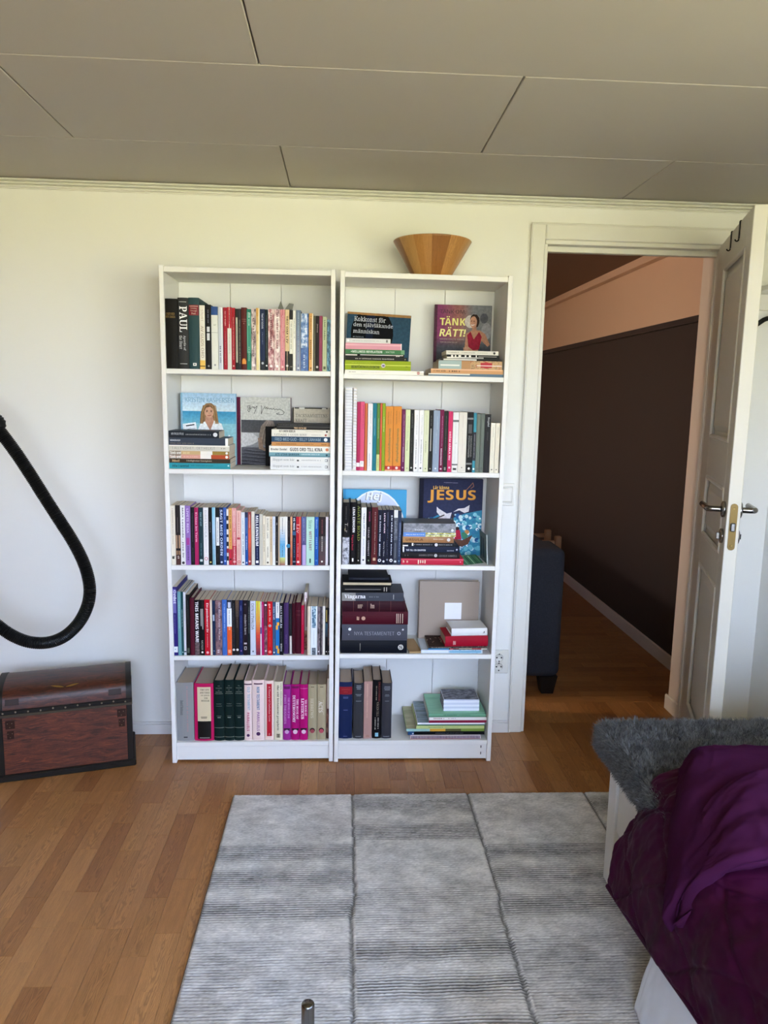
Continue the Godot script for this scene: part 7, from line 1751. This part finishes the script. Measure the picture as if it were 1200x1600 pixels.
	for s in [[Vector2(0.26, 0.125), Vector2(0.22, 0.13), Vector2(0.225, 0.165), Vector2(0.255, 0.16), Vector2(0.265, 0.125), Vector2(0.262, 0.19), Vector2(0.24, 0.215), Vector2(0.215, 0.19), Vector2(0.28, 0.165), Vector2(0.30, 0.135), Vector2(0.32, 0.155), Vector2(0.335, 0.135), Vector2(0.345, 0.165), Vector2(0.37, 0.14), Vector2(0.39, 0.13), Vector2(0.365, 0.185), Vector2(0.335, 0.24)],
			[Vector2(0.465, 0.115), Vector2(0.475, 0.155), Vector2(0.465, 0.245), Vector2(0.50, 0.17), Vector2(0.535, 0.13), Vector2(0.535, 0.165), Vector2(0.57, 0.14), Vector2(0.565, 0.17), Vector2(0.60, 0.155), Vector2(0.61, 0.17), Vector2(0.64, 0.16), Vector2(0.66, 0.175), Vector2(0.69, 0.16), Vector2(0.71, 0.178), Vector2(0.74, 0.165), Vector2(0.765, 0.18), Vector2(0.80, 0.168), Vector2(0.845, 0.185), Vector2(0.885, 0.215), Vector2(0.86, 0.245), Vector2(0.77, 0.25), Vector2(0.74, 0.235), Vector2(0.79, 0.225)]]:
		line(im, s, 0.007, ink)
	line(im, [Vector2(0.17, 0.085), Vector2(0.48, 0.09)], 0.006, Color("#a4a49e"))
	line(im, [Vector2(0.50, 0.235), Vector2(0.64, 0.24)], 0.006, Color("#9a9a94"))
	poly(im, [Vector2(0, 0), Vector2(0.088, 0), Vector2(0.088, 1), Vector2(0, 1)], Color("#561a34"))
	grainy(im, 0.12)
	f = facing(-0.4115, 1.1085, 0.075, 0.206, 0.2535, 0.018, "h", "#561a34", "grey photo book with maroon cloth spine and black handwritten signature title, second shelf", 0.0, picture(im))
	title(f, "SOM EN LÄNGTAN", "#8a8a90", 0.115, 0.165, 0.022, 0.005)
	# cream cover with serif capitals
	im = Image.create_empty(192, 288, false, Image.FORMAT_RGB8)
	im.fill(Color("#cfc6b4"))
	for k in 5:
		oval(im, 0.73, 0.60, 0.20 - 0.02 * k, 0.13 - 0.012 * k, [Color("#5c3a24"), Color("#8a5a36"), Color("#4a2e1c"), Color("#a87850"), Color("#c49a78")][k])
	poly(im, [Vector2(0.05, 0), Vector2(0.95, 0), Vector2(0.95, 0.02), Vector2(0.05, 0.02)], Color("#4a4a44"))
	oval(im, 0.25, 0.012, 0.08, 0.016, Color("#e8e6de"))
	oval(im, 0.85, 0.014, 0.06, 0.012, Color("#e8e6de"))
	poly(im, [Vector2(0, 0), Vector2(0.03, 0), Vector2(0.03, 1), Vector2(0, 1)], Color("#3a342c"))
	grainy(im, 0.06)
	f = facing(-0.1985, 1.1085, 0.085, 0.139, 0.219, 0.014, "h", "#35302a", "cream book with grey serif capitals behind the right stack, second shelf, left bookcase", 0.0, picture(im))
	title(f, "TACKSAMHETENS", "#6a665c", 0.011, 0.130, 0.189, 0.0115, "serif")
	title(f, "KRAFT", "#6a665c", 0.011, 0.053, 0.171, 0.0115, "serif")
	facing(-0.2975, 1.1085, 0.115, 0.15, 0.147, 0.012, "h", "#131112", "plain black hardback hidden behind the right stack, second shelf, left bookcase")
	# blue cover with a black pot
	im = Image.create_empty(256, 256, false, Image.FORMAT_RGB8)
	fade(im, 0, 0, 1, 1, Color("#2b4558"), Color("#35556a"))
	oval(im, 0.40, 0.34, 0.335, 0.43, Color("#0a0b10"))
	poly(im, [Vector2(0.30, 0.03), Vector2(0.44, 0.03), Vector2(0.40, 0.6), Vector2(0.30, 0.5)], Color("#121a30"))
	poly(im, [Vector2(0, 0), Vector2(1, 0), Vector2(1, 0.045), Vector2(0, 0.035)], Color("#9c7448"))
	grainy(im, 0.12)
	f = facing(-0.0055, 1.4655, 0.085, 0.236, 0.216, 0.014, "p", "#2b4558", "dark blue cookbook with white serif title above a black pot, top shelf", -0.040, picture(im))
	title(f, "Kokkonst för", "#c4cad2", 0.026, 0.142, 0.1925, 0.0165, "serif")
	title(f, "den självläkande", "#c4cad2", 0.024, 0.170, 0.1705, 0.0180, "serif")
	title(f, "människan", "#c4cad2", 0.024, 0.121, 0.1490, 0.0145, "serif")
	title(f, "en kokbok", "#8a949e", 0.024, 0.064, 0.128, 0.005)
	# plum and grey cover with a woman in red
	im = Image.create_empty(256, 304, false, Image.FORMAT_RGB8)
	for y in 304:
		for x in 256:
			var u := x / 256.0
			var v := y / 304.0
			var c := Color("#7a3a62").lerp(Color("#8a5c58"), smoothstep(0.05, 0.45, u)).lerp(Color("#74767a"), smoothstep(0.40, 0.72, u))
			im.set_pixel(x, y, c.lerp(Color("#44464e"), smoothstep(0.42, 0.62, v)))
	oval(im, 0.87, 0.18, 0.07, 0.07, Color("#50525a"))
	oval(im, 0.92, 0.36, 0.09, 0.12, Color("#8c8c92"))
	oval(im, 0.63, 0.23, 0.10, 0.09, Color("#bdb4b0"))
	poly(im, [Vector2(0.622, 0.20), Vector2(0.64, 0.15), Vector2(0.68, 0.125), Vector2(0.74, 0.13), Vector2(0.785, 0.175), Vector2(0.79, 0.24), Vector2(0.765, 0.30), Vector2(0.72, 0.31), Vector2(0.64, 0.22)], Color("#2e221e"))
	poly(im, [Vector2(0.66, 0.28), Vector2(0.735, 0.27), Vector2(0.75, 0.37), Vector2(0.67, 0.37)], Color("#a07460"))
	poly(im, [Vector2(0.56, 0.40), Vector2(0.68, 0.345), Vector2(0.80, 0.35), Vector2(0.90, 0.40), Vector2(0.99, 0.55), Vector2(0.95, 0.58), Vector2(0.84, 0.50), Vector2(0.78, 0.62), Vector2(0.86, 0.84), Vector2(0.50, 0.80), Vector2(0.54, 0.62)], Color("#a87a64"))
	poly(im, [Vector2(0.58, 0.42), Vector2(0.64, 0.37), Vector2(0.70, 0.48), Vector2(0.79, 0.37), Vector2(0.84, 0.44), Vector2(0.80, 0.62), Vector2(0.62, 0.64)], Color("#8c1f34"))
	poly(im, [Vector2(0.52, 0.60), Vector2(0.60, 0.58), Vector2(0.74, 0.66), Vector2(0.84, 0.80), Vector2(0.78, 0.82), Vector2(0.54, 0.72)], Color("#b58a72"))
	poly(im, [Vector2(0.48, 0.72), Vector2(0.62, 0.70), Vector2(0.80, 0.84), Vector2(0.80, 1.0), Vector2(0.46, 1.0)], Color("#7a2434"))
	oval(im, 0.685, 0.235, 0.062, 0.082, Color("#b88870"))
	for s in [-1.0, 1.0]:
		oval(im, 0.672 + s * 0.025, 0.222, 0.010, 0.006, Color("#3a2620"))
	line(im, [Vector2(0.645, 0.272), Vector2(0.670, 0.282), Vector2(0.70, 0.272)], 0.012, Color("#e4d8d0"))
	poly(im, [Vector2(0, 0), Vector2(0.045, 0), Vector2(0.045, 1), Vector2(0, 1)], Color("#4c2a3c"))
	grainy(im, 0.14)
	f = facing(0.326, 1.4575, 0.085, 0.214, 0.258, 0.020, "h", "#52303f", "plum-grey book with yellow title and woman in red top, top shelf, right bookcase", 0.0, picture(im))
	title(f, "TÄNK OM,", "#3c2a34", 0.020, 0.116, 0.2335, 0.0185, "sans")
	title(f, "TÄNK", "#d9d27c", 0.020, 0.116, 0.2005, 0.0330, "sans_bold")
	title(f, "RÄTT!", "#e0da8c", 0.022, 0.118, 0.1605, 0.0345, "sans_bold", 0.16)
	title(f, "TANKENS KRAFT & VARDAG", "#a0968c", 0.020, 0.112, 0.1335, 0.0055)
	title(f, "FÖR DIG SOM VILL NY", "#a0968c", 0.024, 0.088, 0.1225, 0.0055)
	# sky blue cover with a white arch
	im = Image.create_empty(256, 272, false, Image.FORMAT_RGB8)
	im.fill(Color("#4fa4d0"))
	oval(im, 0.51, 0.62, 0.48, 0.61, Color("#eef2fa"))
	oval(im, 0.51, 0.62, 0.455, 0.585, Color("#d2d9ec"))
	poly(im, [Vector2(0, 0), Vector2(0.04, 0), Vector2(0.04, 1), Vector2(0, 1)], Color("#3f8fbc"))
	f = facing(-0.0055, 0.7685, 0.095, 0.243, 0.254, 0.012, "h", "#4fa4d0", "sky blue and white book with large Hej behind the third shelf row, right bookcase", 0.0, picture(im))
	title(f, "Hej", "#9c9ca0", 0.085, 0.144, 0.2235, 0.040, "sans_bold", 0.15, 0.0003)
	title(f, "Hej", "#f4f4f2", 0.089, 0.149, 0.2255, 0.040, "sans_bold", 0.15, 0.0006)
	# navy cover with waves, a boat and gold capitals
	im = Image.create_empty(320, 384, false, Image.FORMAT_RGB8)
	fade(im, 0, 0, 1, 1, Color("#2c2f48"), Color("#3c4464"))
	poly(im, [Vector2(0.06, 0.57), Vector2(0.30, 0.47), Vector2(0.5, 0.52), Vector2(0.72, 0.45), Vector2(1, 0.40), Vector2(1, 1), Vector2(0, 1), Vector2(0, 0.6)], Color("#3f8cac"))
	var sea := [Color("#8fd0da"), Color("#cfeaee"), Color("#3f84ac"), Color("#eef7f8"), Color("#6cb8c8"), Color("#2c5a8c")]
	for k in 260:
		var x := rng.randf_range(0.04, 0.98)
		var y := rng.randf_range(0.46 if x > 0.55 else 0.52, 0.98)
		var r := rng.randf_range(0.010, 0.034)
		oval(im, x, y, r * 1.2, r, sea[rng.randi() % 6])
		if k % 3 == 0: oval(im, x + r * 0.3, y + r * 0.3, r * 0.6, r * 0.5, sea[2])
	poly(im, [Vector2(0.28, 0.36), Vector2(0.31, 0.385), Vector2(0.44, 0.45), Vector2(0.52, 0.435), Vector2(0.48, 0.57), Vector2(0.40, 0.56), Vector2(0.27, 0.55), Vector2(0.24, 0.56), Vector2(0.34, 0.49), Vector2(0.28, 0.43)], Color("#ddd6da"))
	poly(im, [Vector2(0.54, 0.43), Vector2(0.62, 0.385), Vector2(0.72, 0.375), Vector2(0.80, 0.335), Vector2(0.79, 0.42), Vector2(0.72, 0.44), Vector2(0.64, 0.405)], Color("#e0d9dc"))
	line(im, [Vector2(0.22, 0.535), Vector2(0.40, 0.47)], 0.016, Color("#4a3a38"))
	line(im, [Vector2(0.53, 0.46), Vector2(0.57, 0.68)], 0.022, Color("#3f342f"))
	poly(im, [Vector2(0.56, 0.78), Vector2(0.70, 0.80), Vector2(0.86, 0.73), Vector2(0.80, 0.85), Vector2(0.70, 0.885), Vector2(0.60, 0.87)], Color("#6c4a3c"))
	poly(im, [Vector2(0.57, 0.70), Vector2(0.60, 0.655), Vector2(0.66, 0.665), Vector2(0.69, 0.79), Vector2(0.58, 0.79)], Color("#b82844"))
	oval(im, 0.615, 0.645, 0.035, 0.022, Color("#3a2a28"))
	oval(im, 0.77, 0.69, 0.04, 0.028, Color("#cf8f54"))
	poly(im, [Vector2(0.68, 0.70), Vector2(0.74, 0.69), Vector2(0.80, 0.74), Vector2(0.74, 0.79), Vector2(0.70, 0.76)], Color("#4a8a6c"))
	line(im, [Vector2(0.70, 0.165), Vector2(0.75, 0.13), Vector2(0.80, 0.085), Vector2(0.84, 0.045), Vector2(0.855, 0.09), Vector2(0.81, 0.12)], 0.009, Color("#9c6c54"))
	line(im, [Vector2(0.38, 0.045), Vector2(0.60, 0.05)], 0.005, Color("#8c8ca0"))
	poly(im, [Vector2(0, 0), Vector2(0.065, 0), Vector2(0.065, 1), Vector2(0, 1)], Color("#1c1d2c"))
	grainy(im, 0.08)
	f = facing(0.287, 0.7675, 0.085, 0.246, 0.2985, 0.020, "h", "#1f2030", "navy picture book with gold capitals over a ship in waves, third shelf", 0.0, picture(im))
	title(f, "Lär känna", "#e8b44c", 0.053, 0.114, 0.2655, 0.0135, "sans_bold")
	title(f, "JESUS", "#7c4c1c", 0.0335, 0.2195, 0.2295, 0.050, "sans_bold", 0.0, 0.0003)
	title(f, "JESUS", "#e09a34", 0.0320, 0.2180, 0.2315, 0.050, "sans_bold", 0.0, 0.0006)
	# beige album with a white label
	f = facing(0.292, 0.4265, 0.115, 0.237, 0.2430, 0.028, "h", "#a39488", "large plain beige album with white label, fourth shelf, right bookcase")
	obj("label_sticker", flat(0.066, 0.066, 0.103, 0.092), paint("#e9e9ee", 0.5), f)

# a picture on the upper side of a book that lies flat
func top_picture(b: Node3D, w: float, h: float, d: float, m: Material):
	var o := obj("cover_picture", flat(h - 0.004, d - 0.004), m, b)
	o.transform = Transform3D(Basis(Vector3(0, -1, 0), Vector3(0, 0, -1), Vector3(1, 0, 0)), Vector3(w / 2 + 0.0004, h - 0.002, -0.002))

func loose_things():
	rng.seed = 55
	var g := "books lying on the lower shelves"
	# top of the left stack on the fourth shelf
	var y := 0.6794
	var b := make_book("black-covered notebook, cream page edge to the front, near stack top, fourth shelf", g, "h", 0.015, 0.185, 0.12, "#121013", "", "#cbb999")
	b.transform = Transform3D(Basis(Vector3.UP, PI) * Basis(Vector3.BACK, PI / 2), Vector3(-0.0055, y + 0.0078, 0.112))
	lie(0.169, y + 0.0158, 0.205, 0.010, 0.150, 0.145, "p", "#12141f", "R|#1c1f2c|.1|.9|-.2|.2", "flat blue-black zipped case, very top of left stack, fourth shelf", g, "#1a1410", 0.02)
	# booklets and books at the right of the fourth shelf
	y = 0.4265
	lie(0.294, y, 0.247, 0.007, 0.046, 0.15, "p", "#a3855c", "", "narrow tan booklet between the stacks, fourth shelf, right bookcase", g, "#d8d0c4", 0.10)
	b = lie(0.524, y, 0.250, 0.0135, 0.232, 0.20, "p", "#c9d2dc", "R|#7fb0cc|.46|.98|-.35|.3;R|#dfe6ec|.02|.44|-.3|.3;M|#7fb4d0,#cfe0ea,#4f8cb4|.5|.98", "light blue magazine, lowest of right stack, fourth shelf, right bookcase", g, "#dcdcdc")
	b = lie(0.541, y + 0.0138, 0.250, 0.012, 0.222, 0.19, "p", "#3a312c", "R|#2f7ca8|0|.35|-.5|-.05;R|#c4555c|.37|.52|-.5|-.05;R|#d8d0b4|.52|.74|-.5|-.05;R|#b84048|.74|.9|-.5|-.05;R|#e4dcc4|.9|1|-.5|-.05;D|#b8aca0|.05|.4|.3|.2;M|#171314,#3c2c26,#8a7c6c|.42|1", "dark brown photo magazine under the red book, fourth shelf", g, "#c9b8a8")
	var im := Image.create_empty(192, 160, false, Image.FORMAT_RGB8)
	fade(im, 0, 0, 1, 1, Color("#2a1c17"), Color("#3c2c24"))
	for k in 40:
		var c := Vector2(rng.randf(), rng.randf())
		line(im, [c, c + Vector2(rng.randf_range(-0.05, 0.05), rng.randf_range(0.02, 0.1))], 0.015, [Color("#9c8070"), Color("#5c4030"), Color("#c4b0a0")][k % 3])
	grainy(im, 0.2)
	top_picture(b, 0.012, 0.222, 0.19, picture(im))
	lie(0.5445, y + 0.0262, 0.246, 0.039, 0.163, 0.118, "h", "#9c1229", "X|#e4b8b4|.18|.245|-.36|.12|4", "thick red hardback beneath the white book, fourth shelf, right bookcase", g, "#c4a890", 0.05)
	b = lie(0.5420, y + 0.0656, 0.238, 0.0285, 0.137, 0.105, "h", "#e4e4e2", "D|#a0a0a4|.88|.94|.3|-.1;R|#4c4c54|.9|.925|-.1|.1", "white hardback on the red one, fourth shelf, right bookcase", g, "#d8cfc0", 0.06)
	# bottom shelf: a spiral notebook, boxed books on top
	y = 0.0845
	b = lie(0.531, y, 0.247, 0.014, 0.270, 0.19, "p", "#d8c4c8", "R|#c46c70|0|1|-.5|-.36", "plaid spiral notebook at the very bottom of the bottom-shelf stack", g, "#e4dce0")
	var st := tool()
	for k in 46:
		box(st, Vector3(0.0, 0.005 + k * 0.00575, 0.0008), Vector3(0.0105, 0.0028, 0.003), 0.0006)
	obj("comb_binding", done(st), paint("#3a2a50", 0.4), b)
	# three white-spined books with a grey marbled cover
	y = 0.1829
	for k in 3:
		b = lie(0.5270, y, 0.215 - 0.001 * k, 0.0150, 0.138, 0.105, "p", "#dfe3ee", "R|#c9cfde|0|1|.32|.5;R|#f0f2f8|0|1|-.2|.1", ["lowest of three identical white-spined books, bottom shelf, right bookcase", "middle of three identical white-spined books, bottom shelf, right bookcase", "topmost white-spined book with grey marbled cover, bottom shelf, right bookcase"][k], "white-spined books in a pile", "#75757c")
		y += 0.0152
	im = Image.create_empty(192, 144, false, Image.FORMAT_RGB8)
	for yy in 144:
		for xx in 192:
			var t := 0.5 + 0.6 * noise.get_noise_2d(xx * 0.018, yy * 0.05) + 0.3 * noise.get_noise_2d(xx * 0.06, yy * 0.16)
			im.set_pixel(xx, yy, Color("#3f4048").lerp(Color("#b4b6c0"), clampf(t, 0, 1)))
	top_picture(b, 0.0150, 0.138, 0.105, picture(im))
	# third shelf: a framed card against the side and a green card in front
	var c := thing("greeting_card", "grey-green framed card leaning on the side panel, third shelf, right bookcase", "card", Vector3(0.5275, 0.768, 0.185))
	c.rotation = Vector3(0, 0.04, 0.06)
	obj("card", box_mesh(Vector3(0, 0.055, 0), Vector3(0.002, 0.11, 0.115), 0.0005), paint("#5c6a66", 0.5), c)
	obj("picture", box_mesh(Vector3(-0.0013, 0.052, 0.004), Vector3(0.0006, 0.075, 0.020), 0.0), paint("#1c2632", 0.5), c)
	obj("picture", box_mesh(Vector3(-0.0013, 0.052, -0.032), Vector3(0.0006, 0.075, 0.016), 0.0), paint("#2a343c", 0.5), c)
	obj("edge", box_mesh(Vector3(0, 0.055, 0.0585), Vector3(0.004, 0.112, 0.003), 0.001), paint("#b8c0c0", 0.4), c)
	c = thing("patterned_card", "green striped card lying tilted before the navy picture book, third shelf", "card", Vector3(0.478, 0.7695, 0.205))
	c.rotation = Vector3(0.45, 0.5, 0.0)
	obj("card", box_mesh(Vector3(0, 0.002, 0), Vector3(0.085, 0.003, 0.070), 0.0005), paint("#3f6a4c", 0.5), c)
	for k in 5:
		obj("stripe", box_mesh(Vector3(-0.030 + 0.015 * k, 0.0038, 0), Vector3(0.004, 0.0006, 0.060), 0.0), paint(["#6c9a74", "#24442e", "#8fae8c", "#2c5038", "#5c8a64"][k], 0.5), c)
	# a pale grey paper flag sticking out above the top row
	c = thing("paper_leaves", "grey paper leaf shapes sticking up behind the top-shelf row, left bookcase", "paper", Vector3(-0.243, 1.455, 0.145))
	for k in 2:
		var st2 := tool()
		var p := [Vector2(0, 0), Vector2(0.012, 0.0), Vector2(0.016, 0.02), Vector2(0.005, 0.045), Vector2(-0.004, 0.02)]
		if k == 1: p = [Vector2(0.018, 0), Vector2(0.03, 0.0), Vector2(0.048, 0.018), Vector2(0.052, 0.036), Vector2(0.036, 0.038), Vector2(0.022, 0.02)]
		for s in [-0.0004, 0.0004]:
			for i in range(1, p.size() - 1):
				var o := Vector3(0.02, 0.2, 0)
				out_tri(st2, Vector3(p[0].x, p[0].y + 0.205, s), Vector3(p[i].x, p[i].y + 0.205, s), Vector3(p[i + 1].x, p[i + 1].y + 0.205, s), Vector3(0.02, 0.22, 0))
		obj("leaf", done(st2), paint("#7a7a74", 0.7), c)
	obj("stem", box_mesh(Vector3(0.012, 0.1025, 0), Vector3(0.012, 0.205, 0.0008), 0.0), paint("#8a8a84", 0.7), c)
